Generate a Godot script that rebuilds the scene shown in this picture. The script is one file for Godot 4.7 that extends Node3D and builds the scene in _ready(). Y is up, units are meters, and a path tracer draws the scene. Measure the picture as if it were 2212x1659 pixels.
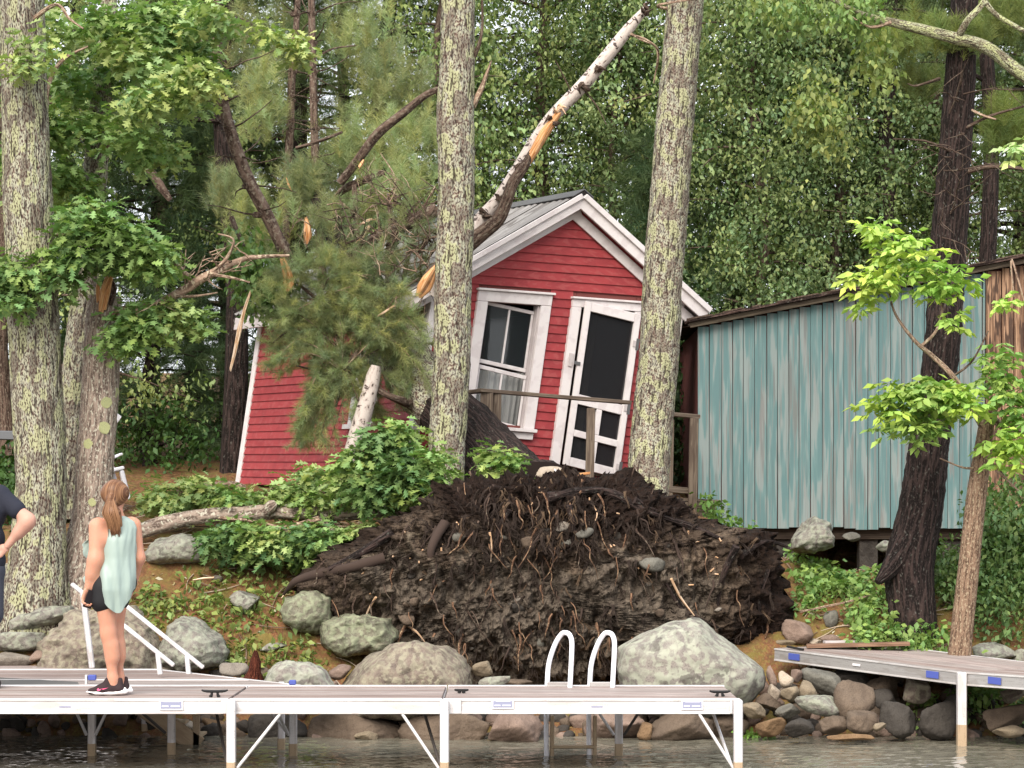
extends Node3D
# A cabin knocked over by an uprooted pine on a wooded lake shore, seen from the water.
# Lengths measured on the photograph are in pixels of a 2212 x 1659 copy of it; at() turns one of them and a distance into a place.
const F := 5480.0
const CX := 1106.0
const HY := 1104.0
const EYE := 2.07
const DECK := 0.59
var rng: RandomNumberGenerator = RandomNumberGenerator.new()
var nz: FastNoiseLite = FastNoiseLite.new()
var used := {}
var M := {}
var mesh_of := {}

func at(px: float, py: float, d: float) -> Vector3:
	return Vector3((px - CX) / F * d, EYE + (HY - py) / F * d, -d)

func rr(a: float, b: float) -> float:
	return rng.randf_range(a, b)

func rdir() -> Vector3:
	var z := rr(-1, 1)
	var t := rr(0, TAU)
	var s := sqrt(maxf(0.0, 1 - z * z))
	return Vector3(s * cos(t), z, s * sin(t))

# ---------------------------------------------------------------- mesh builder
class Mb:
	var v := PackedVector3Array()
	var n := PackedVector3Array()
	var uv := PackedVector2Array()
	var c := PackedColorArray()
	var i := PackedInt32Array()
	var col := Color.WHITE
	var uvo := Vector2.ZERO

	func p(pos: Vector3, nor: Vector3, t: Vector2) -> int:
		v.append(pos)
		n.append(nor)
		uv.append(t + uvo)
		c.append(col)
		return v.size() - 1

	func tri(a: int, b: int, d: int) -> void:
		i.append(a)
		i.append(b)
		i.append(d)

	func quad(a: int, b: int, d: int, e: int) -> void:   # seen from outside, counter-clockwise a b d e; stored clockwise
		tri(a, d, b)
		tri(a, e, d)

	func flat(a: Vector3, b: Vector3, d: Vector3, e: Vector3) -> void:
		var nor := (b - a).cross(d - a).normalized()
		var w := (b - a).length()
		var h := (e - a).length()
		quad(p(a, nor, Vector2(0, 0)), p(b, nor, Vector2(w, 0)), p(d, nor, Vector2(w, h)), p(e, nor, Vector2(0, h)))

	func flat3(a: Vector3, b: Vector3, d: Vector3) -> void:
		var nor := (b - a).cross(d - a).normalized()
		tri(p(a, nor, Vector2(0, 0)), p(d, nor, Vector2(0, 1)), p(b, nor, Vector2(1, 0)))

	# a box with chamfered, softly shaded edges; the texture's v runs along its longest side
	func box(ctr: Vector3, size: Vector3, bev := 0.006, bas := Basis()) -> void:
		var h := size / 2
		bev = minf(bev, minf(h.x, minf(h.y, h.z)) * 0.6)
		var long := 0
		if size.y >= size.x and size.y >= size.z:
			long = 1
		elif size.z >= size.x:
			long = 2
		var id := {}
		for sx in [-1, 1]:
			for sy in [-1, 1]:
				for sz in [-1, 1]:
					var s := Vector3(sx, sy, sz)
					for ax in 3:
						var q := Vector3(sx * (h.x - bev), sy * (h.y - bev), sz * (h.z - bev))
						q[ax] = s[ax] * h[ax]
						var nor := Vector3.ZERO
						nor[ax] = s[ax]
						var o1 := (ax + 1) % 3
						var o2 := (ax + 2) % 3
						var t := Vector2(q[o1], q[o2])
						if o1 == long:
							t = Vector2(q[o2], q[o1])
						if ax == long:
							t = Vector2(q[o1], q[o2])
						id[[sx, sy, sz, ax]] = p(ctr + bas * q, bas * nor, t)
		for ax in 3:
			var a1 := (ax + 1) % 3
			var a2 := (ax + 2) % 3
			for s in [-1, 1]:
				var k := []
				for e in [[-1, -1], [1, -1], [1, 1], [-1, 1]]:
					var q := [0, 0, 0, ax]
					q[ax] = s
					q[a1] = e[0]
					q[a2] = e[1]
					k.append(id[q])
				if s > 0:
					quad(k[0], k[1], k[2], k[3])
				else:
					quad(k[3], k[2], k[1], k[0])
			for s1 in [-1, 1]:      # edges along ax
				for s2 in [-1, 1]:
					var k := []
					for e in [[-1, a1], [1, a1], [1, a2], [-1, a2]]:
						var q := [0, 0, 0, e[1]]
						q[ax] = e[0]
						q[a1] = s1
						q[a2] = s2
						k.append(id[q])
					if s1 * s2 < 0:
						quad(k[0], k[1], k[2], k[3])
					else:
						quad(k[3], k[2], k[1], k[0])
		for sx in [-1, 1]:
			for sy in [-1, 1]:
				for sz in [-1, 1]:
					var a: int = id[[sx, sy, sz, 0]]
					var b: int = id[[sx, sy, sz, 1]]
					var d: int = id[[sx, sy, sz, 2]]
					if sx * sy * sz > 0:
						tri(a, d, b)
					else:
						tri(a, b, d)

	# a bar between two points
	func bar(a: Vector3, b: Vector3, w: float, h: float, bev := 0.004, up := Vector3.UP) -> void:
		var z := (b - a).normalized()
		var x := up.cross(z)
		if x.length() < 0.01:
			x = Vector3.RIGHT.cross(z)
		x = x.normalized()
		var y := z.cross(x)
		box((a + b) / 2, Vector3(w, h, (b - a).length()), bev, Basis(x, y, z))

	func tube(pts: PackedVector3Array, rad: PackedFloat32Array, sides := 8, caps := true, wob := 0.0, noise: FastNoiseLite = null, uvs := 1.0) -> void:
		var m := pts.size()
		var x := Vector3.ZERO
		var first := v.size()
		var along := 0.0
		for k in m:
			var t := (pts[mini(k + 1, m - 1)] - pts[maxi(k - 1, 0)]).normalized()
			if k == 0:
				x = t.cross(Vector3(0.31, 0.2, 0.93)).normalized()
			else:
				x = (x - t * x.dot(t)).normalized()
				along += (pts[k] - pts[k - 1]).length()
			var y := t.cross(x)
			for s in sides + 1:
				var a := TAU * s / sides
				var d := x * cos(a) + y * sin(a)
				var r := rad[k]
				if wob > 0.0 and noise:
					var q := pts[k] + d * r
					if sides >= 20:      # the roughness of thick bark
						r += 0.16 * wob * (noise.get_noise_3d(q.x * 130, q.y * 34, q.z * 130) + 0.7 * noise.get_noise_3d(q.x * 300, q.y * 110, q.z * 300))
					r *= 1.0 + wob * noise.get_noise_3d(q.x * 9, q.y * 3, q.z * 9) + wob * 1.2 * noise.get_noise_3d(q.x * 2, q.y * 1.1 + 50, q.z * 2)
				p(pts[k] + d * r, d, Vector2(float(s) / sides * TAU * rad[0] * uvs, along * uvs))
		for k in m - 1:
			for s in sides:
				var a := first + k * (sides + 1) + s
				quad(a, a + 1, a + sides + 2, a + sides + 1)
		if caps:
			for e in 2:
				var k := 0 if e == 0 else m - 1
				var t := (pts[0] - pts[1]).normalized() if e == 0 else (pts[m - 1] - pts[m - 2]).normalized()
				var mid := p(pts[k], t, Vector2.ZERO)
				var base := v.size()
				for s in sides:
					var o := first + k * (sides + 1) + s
					p(v[o], t, Vector2.ZERO)
				for s in sides:
					var a := base + s
					var b := base + (s + 1) % sides
					if e == 0:
						tri(mid, a, b)
					else:
						tri(mid, b, a)

	func smooth(first_vertex := 0, first_index := 0) -> void:
		var acc := PackedVector3Array()
		acc.resize(v.size())
		var k := first_index
		while k < i.size():
			var a := i[k]
			var b := i[k + 1]
			var d := i[k + 2]
			var f := (v[d] - v[a]).cross(v[b] - v[a])
			acc[a] += f
			acc[b] += f
			acc[d] += f
			k += 3
		for q in range(first_vertex, v.size()):
			if acc[q].length_squared() > 1e-18:
				n[q] = acc[q].normalized()

	func mesh() -> ArrayMesh:
		if i.size() < 15000:      # turn triangles whose winding disagrees with their normals
			for k in range(0, i.size(), 3):
				var f := (v[i[k + 2]] - v[i[k]]).cross(v[i[k + 1]] - v[i[k]])
				if f.dot(n[i[k]] + n[i[k + 1]] + n[i[k + 2]]) < 0.0:
					var w := i[k + 1]
					i[k + 1] = i[k + 2]
					i[k + 2] = w
		var a := []
		a.resize(Mesh.ARRAY_MAX)
		a[Mesh.ARRAY_VERTEX] = v
		a[Mesh.ARRAY_NORMAL] = n
		a[Mesh.ARRAY_TEX_UV] = uv
		a[Mesh.ARRAY_COLOR] = c
		a[Mesh.ARRAY_INDEX] = i
		var m := ArrayMesh.new()
		m.add_surface_from_arrays(Mesh.PRIMITIVE_TRIANGLES, a)
		return m

# ---------------------------------------------------------------- objects
func numbered(called: String) -> String:
	var k: int = used.get(called, 0)
	used[called] = k + 1
	return called if k == 0 else "%s_%03d" % [called, k]

func tag(o: Node3D, label: String, category: String, group := "") -> Node3D:
	o.set_meta("label", label)
	o.set_meta("category", category)
	if group:
		o.set_meta("group", group)
	return o

func thing(called: String, label: String, category: String, pos := Vector3.ZERO, group := "") -> Node3D:
	var o := Node3D.new()
	o.name = numbered(called)
	add_child(o)
	o.position = pos
	tag(o, label, category, group)
	return o

# shapes are built in world axes; under a thing they are moved to its base
func part(called: String, mb: Mb, mat: Material, parent: Node3D) -> MeshInstance3D:
	var o := MeshInstance3D.new()
	o.name = called
	var off := Vector3.ZERO
	var q: Node = parent
	while q != self:
		off += (q as Node3D).position
		q = q.get_parent()
	if off != Vector3.ZERO:
		for k in mb.v.size():
			mb.v[k] -= off
	o.mesh = mb.mesh()
	o.material_override = mat
	parent.add_child(o, true)
	return o

func solo(called: String, mb: Mb, mat: Material, label: String, category: String, group := "") -> MeshInstance3D:
	var o := MeshInstance3D.new()
	o.name = numbered(called)
	var box := AABB(mb.v[0], Vector3.ZERO)
	for q in mb.v:
		box = box.expand(q)
	var base := Vector3(box.get_center().x, box.position.y, box.get_center().z)
	for k in mb.v.size():
		mb.v[k] -= base
	o.mesh = mb.mesh()
	o.material_override = mat
	o.position = base
	add_child(o)
	tag(o, label, category, group)
	return o

func struct(called: String, mb: Mb, mat: Material) -> MeshInstance3D:
	var o := MeshInstance3D.new()
	o.name = numbered(called)
	o.mesh = mb.mesh()
	o.material_override = mat
	o.set_meta("kind", "structure")
	add_child(o)
	return o

func many(called: String, mesh: Mesh, mat: Material, xf: Array, cols: Array, parent: Node3D) -> MultiMeshInstance3D:
	var o := MultiMeshInstance3D.new()
	o.name = called if parent != self else numbered(called)
	var off := Vector3.ZERO
	var q: Node = parent
	while q != self:
		off += (q as Node3D).position
		q = q.get_parent()
	var mm := MultiMesh.new()
	mm.transform_format = MultiMesh.TRANSFORM_3D
	mm.use_colors = true
	mm.mesh = mesh
	mm.instance_count = xf.size()
	for k in xf.size():
		var t: Transform3D = xf[k]
		t.origin -= off
		mm.set_instance_transform(k, t)
		mm.set_instance_color(k, cols[k])
	o.multimesh = mm
	o.material_override = mat
	o.set_meta("kind", "stuff")
	parent.add_child(o, true)
	return o

# ---------------------------------------------------------------- textures and materials
func nimg(kind: int, freq: float, sd: int, w := 512, h := 512, oct := 4, stretch := Vector2i(1, 1)) -> PackedByteArray:
	var f := FastNoiseLite.new()
	f.noise_type = kind
	f.frequency = freq
	f.seed = sd
	f.fractal_octaves = oct
	if kind == FastNoiseLite.TYPE_CELLULAR:
		f.fractal_type = FastNoiseLite.FRACTAL_NONE
		f.cellular_return_type = FastNoiseLite.RETURN_DISTANCE
		f.domain_warp_enabled = true
		f.domain_warp_amplitude = 14.0
		f.domain_warp_frequency = 0.02
	var im: Image = f.get_seamless_image(w / stretch.x, h / stretch.y)
	im.convert(Image.FORMAT_L8)
	if stretch != Vector2i(1, 1):
		im.resize(w, h, Image.INTERPOLATE_CUBIC)
	return im.get_data()

# layers: [noise, low, high, colour (linear)], each laid over those before it where its noise lies past low .. high
func mixtex(w: int, h: int, base: Color, layers: Array) -> ImageTexture:
	var nl := layers.size()
	var luts := []
	for L in layers:
		var lut := PackedFloat32Array()
		lut.resize(256)
		for k in 256:
			var t: float = (k / 255.0 - L[1]) / (L[2] - L[1])
			t = clampf(t, 0, 1)
			lut[k] = t * t * (3 - 2 * t) * (L[4] if L.size() > 4 else 1.0)
		luts.append(lut)
	var gam := PackedByteArray()
	gam.resize(1025)
	for k in 1025:
		gam[k] = int(clampf(Color(k / 1024.0, 0, 0).linear_to_srgb().r * 255.0 + 0.5, 0, 255))
	var out := PackedByteArray()
	out.resize(w * h * 3)
	for k in w * h:
		var r := base.r
		var g := base.g
		var b := base.b
		for l in nl:
			var L: Array = layers[l]
			var d: PackedByteArray = L[0]
			var lut: PackedFloat32Array = luts[l]
			var a := lut[d[k]]
			if a > 0.0:
				var cc: Color = L[3]
				r += (cc.r - r) * a
				g += (cc.g - g) * a
				b += (cc.b - b) * a
		out[k * 3] = gam[int(r * 1024)]
		out[k * 3 + 1] = gam[int(g * 1024)]
		out[k * 3 + 2] = gam[int(b * 1024)]
	return ImageTexture.create_from_image(Image.create_from_data(w, h, false, Image.FORMAT_RGB8, out))

func hmap(d: PackedByteArray, w: int, h: int) -> ImageTexture:
	return ImageTexture.create_from_image(Image.create_from_data(w, h, false, Image.FORMAT_L8, d))

func mat(col: Color, rough := 0.8, metal := 0.0) -> StandardMaterial3D:
	var m := StandardMaterial3D.new()
	m.albedo_color = col.linear_to_srgb()
	m.roughness = rough
	m.metallic = metal
	m.metallic_specular = 0.35
	return m

func texmat(t: Texture2D, rough: float, scale: Vector3, tri := false, bump: Texture2D = null, bump_cm := 1.0) -> StandardMaterial3D:
	var m := StandardMaterial3D.new()
	m.albedo_texture = t
	m.roughness = rough
	m.metallic_specular = 0.3
	m.uv1_scale = scale
	if tri:
		m.uv1_triplanar = true
		m.uv1_world_triplanar = true
	if bump:
		m.heightmap_enabled = true
		m.heightmap_texture = bump
		m.heightmap_scale = bump_cm
	return m

func tinted(m: StandardMaterial3D, c: Color) -> StandardMaterial3D:
	var k: StandardMaterial3D = m.duplicate()
	k.albedo_color = c.linear_to_srgb()
	return k

func leafmat(back: Color, rough := 0.5) -> StandardMaterial3D:
	var m := StandardMaterial3D.new()
	m.vertex_color_use_as_albedo = true
	m.roughness = rough
	m.metallic_specular = 0.35
	m.backlight_enabled = true
	m.backlight = back.linear_to_srgb()
	m.cull_mode = BaseMaterial3D.CULL_DISABLED
	return m

func materials() -> void:
	var S := FastNoiseLite.TYPE_SIMPLEX_SMOOTH
	var CE := FastNoiseLite.TYPE_CELLULAR
	var PE := FastNoiseLite.TYPE_PERLIN
	# bark: vertical fissures, plates, then lichen in blotches of two sizes
	var fiss := nimg(S, 0.035, 3, 512, 512, 4, Vector2i(1, 4))
	var grain := nimg(S, 0.09, 5, 512, 512, 3)
	var blot := nimg(S, 0.030, 11, 512, 512, 4)
	var blot2 := nimg(S, 0.042, 17, 512, 512, 4)
	var big := nimg(S, 0.010, 23, 512, 512, 3)
	var fine := nimg(S, 0.085, 31, 512, 512, 3)
	var cells := nimg(CE, 0.045, 29, 512, 512, 1)
	var speck0 := nimg(S, 0.12, 133, 512, 512, 2)
	var huge := nimg(S, 0.0075, 131, 512, 512, 3)
	var bark := [[fiss, 0.35, 0.62, Color(0.20, 0.145, 0.115)], [grain, 0.5, 0.72, Color(0.27, 0.21, 0.17), 0.5]]
	var b0 := Color(0.055, 0.032, 0.026)
	var pale := Color(0.36, 0.355, 0.265)
	var yel := Color(0.34, 0.345, 0.205)
	var gry := Color(0.255, 0.255, 0.215)
	var t1 := mixtex(512, 512, b0, bark + [[blot, 0.48, 0.53, gry, 0.9], [blot2, 0.50, 0.54, pale], [fine, 0.56, 0.60, pale, 0.8], [huge, 0.42, 0.62, Color(0.075, 0.050, 0.042), 0.6], [big, 0.53, 0.55, pale, 0.9], [big, 0.56, 0.58, yel, 0.9], [fine, 0.44, 0.38, b0, 0.9], [fiss, 0.32, 0.25, Color(0.02, 0.013, 0.011), 0.8]])
	var t2 := mixtex(512, 512, b0, bark + [[blot, 0.46, 0.52, gry, 0.85], [blot2, 0.52, 0.56, pale, 0.9], [fine, 0.59, 0.63, pale, 0.7], [huge, 0.42, 0.64, Color(0.10, 0.068, 0.058), 0.55], [big, 0.57, 0.59, pale, 0.9], [big, 0.60, 0.62, yel, 0.9], [fine, 0.42, 0.37, b0, 0.85], [fiss, 0.32, 0.25, Color(0.022, 0.014, 0.012), 0.8]])
	var t3 := mixtex(512, 512, Color(0.11, 0.08, 0.065), [[fiss, 0.35, 0.6, Color(0.27, 0.21, 0.17)], [grain, 0.5, 0.72, Color(0.36, 0.30, 0.25), 0.6], [blot2, 0.64, 0.68, Color(0.45, 0.43, 0.35), 0.8]])
	var fh := hmap(fiss, 512, 512)
	var bh := hmap(blot, 512, 512)
	M.lichen_heavy = texmat(t1, 0.9, Vector3(0.62, 0.52, 1), false, fh, 2.6)
	M.lichen = texmat(t2, 0.9, Vector3(0.72, 0.56, 1), false, fh, 2.6)
	M.lichen_fine = texmat(t2, 0.9, Vector3(0.85, 0.72, 1), false, fh, 2.2)
	M.oak = texmat(t3, 0.9, Vector3(0.9, 0.7, 1), false, fh, 2.2)
	M.limb_lichen = tinted(texmat(t1, 0.9, Vector3(1.1, 0.9, 1), false, bh, 1.0), Color(1.0, 1.05, 0.9))
	var t4 := mixtex(512, 512, Color(0.010, 0.007, 0.0065), [[fiss, 0.4, 0.7, Color(0.042, 0.028, 0.025)], [grain, 0.55, 0.8, Color(0.062, 0.046, 0.042), 0.6], [blot2, 0.74, 0.78, Color(0.15, 0.15, 0.13), 0.4]])
	M.pine = texmat(t4, 0.95, Vector3(0.9, 0.6, 1), false, fh, 3.0)
	M.pine_grey = tinted(M.pine, Color(1.9, 2.1, 2.0))
	M.pine_brown = tinted(M.oak, Color(0.46, 0.40, 0.38))
	M.twig = tinted(M.oak, Color(1.05, 0.92, 0.82))
	M.twig_dark = tinted(M.oak, Color(0.36, 0.31, 0.29))
	M.sapling = tinted(texmat(t3, 0.85, Vector3(1.5, 0.9, 1), false, bh, 0.8), Color(0.72, 0.60, 0.50))
	M.disc = texmat(mixtex(512, 512, Color(0.37, 0.38, 0.19), [[blot2, 0.45, 0.6, Color(0.27, 0.28, 0.15)], [speck0, 0.6, 0.75, Color(0.20, 0.20, 0.12), 0.8]]), 0.95, Vector3(4, 4, 4), true)
	# birch
	var dash := nimg(S, 0.03, 41, 512, 512, 3, Vector2i(7, 1))
	var peel := nimg(S, 0.018, 43, 512, 512, 4)
	var t5 := mixtex(512, 512, Color(0.50, 0.445, 0.41), [[peel, 0.45, 0.65, Color(0.36, 0.29, 0.26), 0.6], [grain, 0.6, 0.8, Color(0.35, 0.27, 0.23), 0.4], [dash, 0.72, 0.77, Color(0.07, 0.05, 0.045)], [peel, 0.76, 0.80, Color(0.07, 0.05, 0.045)]])
	M.birch = texmat(t5, 0.6, Vector3(1.4, 1.0, 1))
	# raw split wood
	var streak := nimg(S, 0.05, 47, 256, 256, 4, Vector2i(1, 12))
	M.raw = texmat(mixtex(256, 256, Color(0.52, 0.25, 0.10), [[streak, 0.45, 0.7, Color(0.68, 0.42, 0.23)], [streak, 0.36, 0.22, Color(0.26, 0.10, 0.04), 0.7]]), 0.7, Vector3(6, 1.4, 1))
	M.raw_pale = tinted(M.raw, Color(1.05, 1.35, 1.9))
	# rock
	var rk := nimg(S, 0.012, 53, 512, 512, 5)
	var speck := nimg(S, 0.16, 59, 512, 512, 2)
	var lich := nimg(S, 0.032, 61, 512, 512, 4)
	var lich2 := nimg(CE, 0.022, 67, 512, 512, 1)
	var t6 := mixtex(512, 512, Color(0.36, 0.33, 0.29), [[rk, 0.4, 0.7, Color(0.25, 0.225, 0.20)], [speck, 0.6, 0.75, Color(0.13, 0.115, 0.10), 0.6], [speck, 0.25, 0.1, Color(0.5, 0.48, 0.44), 0.4]])
	var t7 := mixtex(512, 512, Color(0.30, 0.27, 0.24), [[rk, 0.4, 0.7, Color(0.20, 0.18, 0.165)], [speck, 0.58, 0.75, Color(0.10, 0.09, 0.08), 0.6], [lich, 0.48, 0.55, Color(0.40, 0.42, 0.33), 0.85], [lich2, 0.24, 0.12, Color(0.46, 0.48, 0.38), 0.7], [rk, 0.70, 0.78, Color(0.09, 0.08, 0.07), 0.8]])
	var rh := hmap(lich, 512, 512)
	var gh2 := hmap(rk, 512, 512)
	M.rock = tinted(texmat(t6, 0.9, Vector3(0.8, 0.8, 0.8), true, rh, 1.2), Color(0.62, 0.60, 0.58))
	M.rock_lichen = tinted(texmat(t7, 0.92, Vector3(0.75, 0.75, 0.75), true, rh, 1.6), Color(0.66, 0.66, 0.66))
	M.rock_pink = tinted(M.rock, Color(0.62, 0.49, 0.45))
	M.rock_tan = tinted(M.rock, Color(0.68, 0.60, 0.48))
	M.rock_orange = tinted(M.rock, Color(0.56, 0.39, 0.25))
	M.rock_pale = tinted(M.rock, Color(1.05, 0.96, 0.86))
	M.rock_dark = tinted(M.rock, Color(0.15, 0.145, 0.145))
	M.rock_brown = tinted(M.rock, Color(0.36, 0.295, 0.25))
	M.rock_grey = tinted(M.rock, Color(0.42, 0.44, 0.43))
	M.rock_big = tinted(texmat(t7, 0.9, Vector3(0.6, 0.6, 0.6), true, gh2, 1.6), Color(0.80, 0.79, 0.80))
	M.rock_moss = tinted(M.rock_lichen, Color(0.58, 0.60, 0.50))
	M.rock_mauve = tinted(M.rock_lichen, Color(0.64, 0.56, 0.52))
	# ground: pine needles, moss, soil; the soil of the root plate
	var t8 := mixtex(512, 512, Color(0.135, 0.060, 0.030), [[speck, 0.45, 0.7, Color(0.215, 0.100, 0.048), 0.8], [lich, 0.5, 0.6, Color(0.085, 0.05, 0.027), 0.6], [rk, 0.52, 0.64, Color(0.13, 0.115, 0.03), 0.7], [grain, 0.62, 0.75, Color(0.19, 0.19, 0.05), 0.6], [speck, 0.24, 0.12, Color(0.34, 0.24, 0.15), 0.6]])
	M.ground = texmat(t8, 1.0, Vector3(0.42, 0.42, 0.42), true, rh, 4.0)
	var t9 := mixtex(512, 512, Color(0.075, 0.059, 0.046), [[rk, 0.42, 0.62, Color(0.13, 0.105, 0.082)], [lich, 0.5, 0.6, Color(0.038, 0.028, 0.022), 0.85], [speck, 0.62, 0.75, Color(0.19, 0.16, 0.125), 0.6]])
	M.soil = texmat(t9, 1.0, Vector3(0.9, 0.9, 0.9), true, rh, 5.0)
	M.soil.vertex_color_use_as_albedo = true
	# boards
	var wg := nimg(S, 0.06, 71, 256, 512, 4, Vector2i(1, 16))
	var wl := nimg(S, 0.02, 73, 256, 512, 4, Vector2i(1, 4))
	M.wood = texmat(mixtex(256, 512, Color(0.105, 0.08, 0.062), [[wg, 0.4, 0.65, Color(0.165, 0.13, 0.10)], [wl, 0.55, 0.75, Color(0.075, 0.053, 0.042), 0.7]]), 0.85, Vector3(3, 0.7, 1))
	M.decking = texmat(mixtex(256, 512, Color(0.24, 0.20, 0.185), [[wg, 0.4, 0.62, Color(0.33, 0.285, 0.265)], [wl, 0.52, 0.7, Color(0.19, 0.15, 0.145), 0.6], [wg, 0.3, 0.2, Color(0.20, 0.16, 0.15), 0.5]]), 0.6, Vector3(3, 0.5, 1))
	M.decking_b = tinted(M.decking, Color(0.86, 0.78, 0.76))
	M.decking_c = tinted(M.decking, Color(1.1, 1.06, 1.06))
	var teal0 := Color(0.115, 0.200, 0.205)
	M.teal = []
	for k in 4:
		var s1 := nimg(S, 0.030, 80 + k, 256, 1024, 4, Vector2i(1, 14))
		var hair := nimg(S, 0.09, 86 + k, 256, 1024, 3, Vector2i(1, 32))
		var s2 := nimg(S, 0.018, 90 + k, 256, 1024, 4, Vector2i(1, 6))
		var amount: float = [0.60, 0.52, 0.46, 0.56][k]
		var tt := mixtex(256, 1024, teal0, [[s2, 0.35, 0.7, Color(0.165, 0.255, 0.255), 0.8], [s1, amount, amount + 0.16, Color(0.235, 0.228, 0.22), 0.5], [s2, 0.55, 0.70, Color(0.265, 0.28, 0.275), 0.6], [s1, amount + 0.14, amount + 0.24, Color(0.13, 0.10, 0.09), 0.3], [hair, 0.58, 0.75, Color(0.12, 0.11, 0.11), 0.2]])
		M.teal.append(texmat(tt, 0.85, Vector3(2.0, 0.26, 1)))
	M.fresh = texmat(mixtex(256, 512, Color(0.19, 0.11, 0.07), [[wg, 0.45, 0.7, Color(0.40, 0.25, 0.16)], [wl, 0.50, 0.66, Color(0.06, 0.038, 0.03), 0.9]]), 0.8, Vector3(2.5, 0.6, 1))
	# painted clapboard, trim, metal
	var dirt := nimg(S, 0.014, 101, 256, 256, 4)
	M.red = texmat(mixtex(256, 256, Color(0.30, 0.044, 0.049), [[dirt, 0.4, 0.7, Color(0.245, 0.036, 0.041), 0.8], [nimg(S, 0.03, 137, 256, 256, 4), 0.6, 0.72, Color(0.33, 0.075, 0.075), 0.6], [nimg(S, 0.1, 103, 256, 256, 2), 0.6, 0.8, Color(0.31, 0.055, 0.055), 0.5]]), 0.6, Vector3(0.8, 0.8, 0.8))
	M.red_b = tinted(M.red, Color(0.92, 0.91, 0.93))
	M.white = texmat(mixtex(256, 256, Color(0.66, 0.615, 0.62), [[dirt, 0.45, 0.7, Color(0.56, 0.51, 0.515), 0.7]]), 0.55, Vector3(1.3, 1.3, 1))
	M.white_dull = tinted(M.white, Color(0.72, 0.70, 0.70))
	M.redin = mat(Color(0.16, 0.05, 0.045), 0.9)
	M.black = mat(Color(0.012, 0.012, 0.013), 0.6)
	M.glass = mat(Color(0.04, 0.05, 0.055, 0.25), 0.03)
	M.glass.metallic_specular = 0.42
	M.glass.transparency = BaseMaterial3D.TRANSPARENCY_ALPHA
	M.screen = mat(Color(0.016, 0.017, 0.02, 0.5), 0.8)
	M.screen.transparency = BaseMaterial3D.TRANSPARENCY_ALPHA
	M.curtain = mat(Color(0.80, 0.80, 0.78), 0.9)
	M.curtain.backlight_enabled = true
	M.curtain.backlight = Color(0.4, 0.4, 0.4)
	var rf := nimg(S, 0.02, 107, 256, 256, 4, Vector2i(1, 5))
	M.roof = texmat(mixtex(256, 256, Color(0.22, 0.21, 0.205), [[rf, 0.45, 0.65, Color(0.13, 0.12, 0.115)], [dirt, 0.55, 0.75, Color(0.31, 0.30, 0.295), 0.7]]), 0.6, Vector3(0.9, 0.6, 1))
	M.cap = mat(Color(0.10, 0.10, 0.105), 0.6)
	M.alu = texmat(mixtex(256, 256, Color(0.66, 0.635, 0.645), [[nimg(S, 0.03, 109, 256, 256, 4, Vector2i(1, 8)), 0.48, 0.72, Color(0.53, 0.495, 0.50), 0.8], [dirt, 0.6, 0.7, Color(0.44, 0.40, 0.38), 0.5], [speck, 0.7, 0.8, Color(0.35, 0.32, 0.30), 0.5]]), 0.5, Vector3(1.5, 0.4, 1))
	M.alu.metallic = 0.25
	M.alu_grey = tinted(M.alu, Color(0.62, 0.62, 0.60))
	M.alu_grey.metallic = 0.5
	M.alu_lip = tinted(M.alu, Color(0.80, 0.80, 0.78))
	M.alu_stain = tinted(M.alu, Color(0.62, 0.48, 0.32))
	M.alu_dark = mat(Color(0.07, 0.06, 0.055), 0.6)
	M.blue = mat(Color(0.065, 0.09, 0.33), 0.5)
	M.plate = mat(Color(0.25, 0.26, 0.37), 0.5)
	M.plate_line = mat(Color(0.62, 0.62, 0.72), 0.5)
	M.plate_edge = mat(Color(0.72, 0.71, 0.73), 0.5)
	M.plastic = mat(Color(0.82, 0.81, 0.86), 0.45)
	# foliage
	M.leaf = leafmat(Color(0.40, 0.54, 0.22))
	M.needle = leafmat(Color(0.6, 0.7, 0.32), 0.6)
	M.root = tinted(M.oak, Color(0.75, 0.55, 0.42))
	M.root_dark = mat(Color(0.045, 0.030, 0.024), 0.95)
	M.fibre = leafmat(Color(0.02, 0.02, 0.02), 0.95)
	# people
	M.skin = mat(Color(0.47, 0.235, 0.16), 0.5)
	M.skin.subsurf_scatter_enabled = true
	M.skin.subsurf_scatter_strength = 0.25
	M.skin_man = mat(Color(0.47, 0.26, 0.20), 0.5)
	var hairn := nimg(S, 0.06, 113, 256, 256, 3, Vector2i(1, 14))
	M.hair = texmat(mixtex(256, 256, Color(0.10, 0.045, 0.025), [[hairn, 0.4, 0.65, Color(0.24, 0.125, 0.065)]]), 0.4, Vector3(9, 2, 1))
	M.mint = mat(Color(0.27, 0.34, 0.315), 0.38)
	M.mint.rim_enabled = true
	M.mint.rim = 0.4
	M.shorts = mat(Color(0.012, 0.012, 0.014), 0.7)
	M.navy = mat(Color(0.018, 0.020, 0.032), 0.85)
	M.shoe = mat(Color(0.030, 0.018, 0.020), 0.8)
	M.sole = mat(Color(0.82, 0.80, 0.80), 0.6)
	M.pink = mat(Color(0.80, 0.12, 0.26), 0.5)
	M.phone = mat(Color(0.015, 0.012, 0.014), 0.25)

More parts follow.
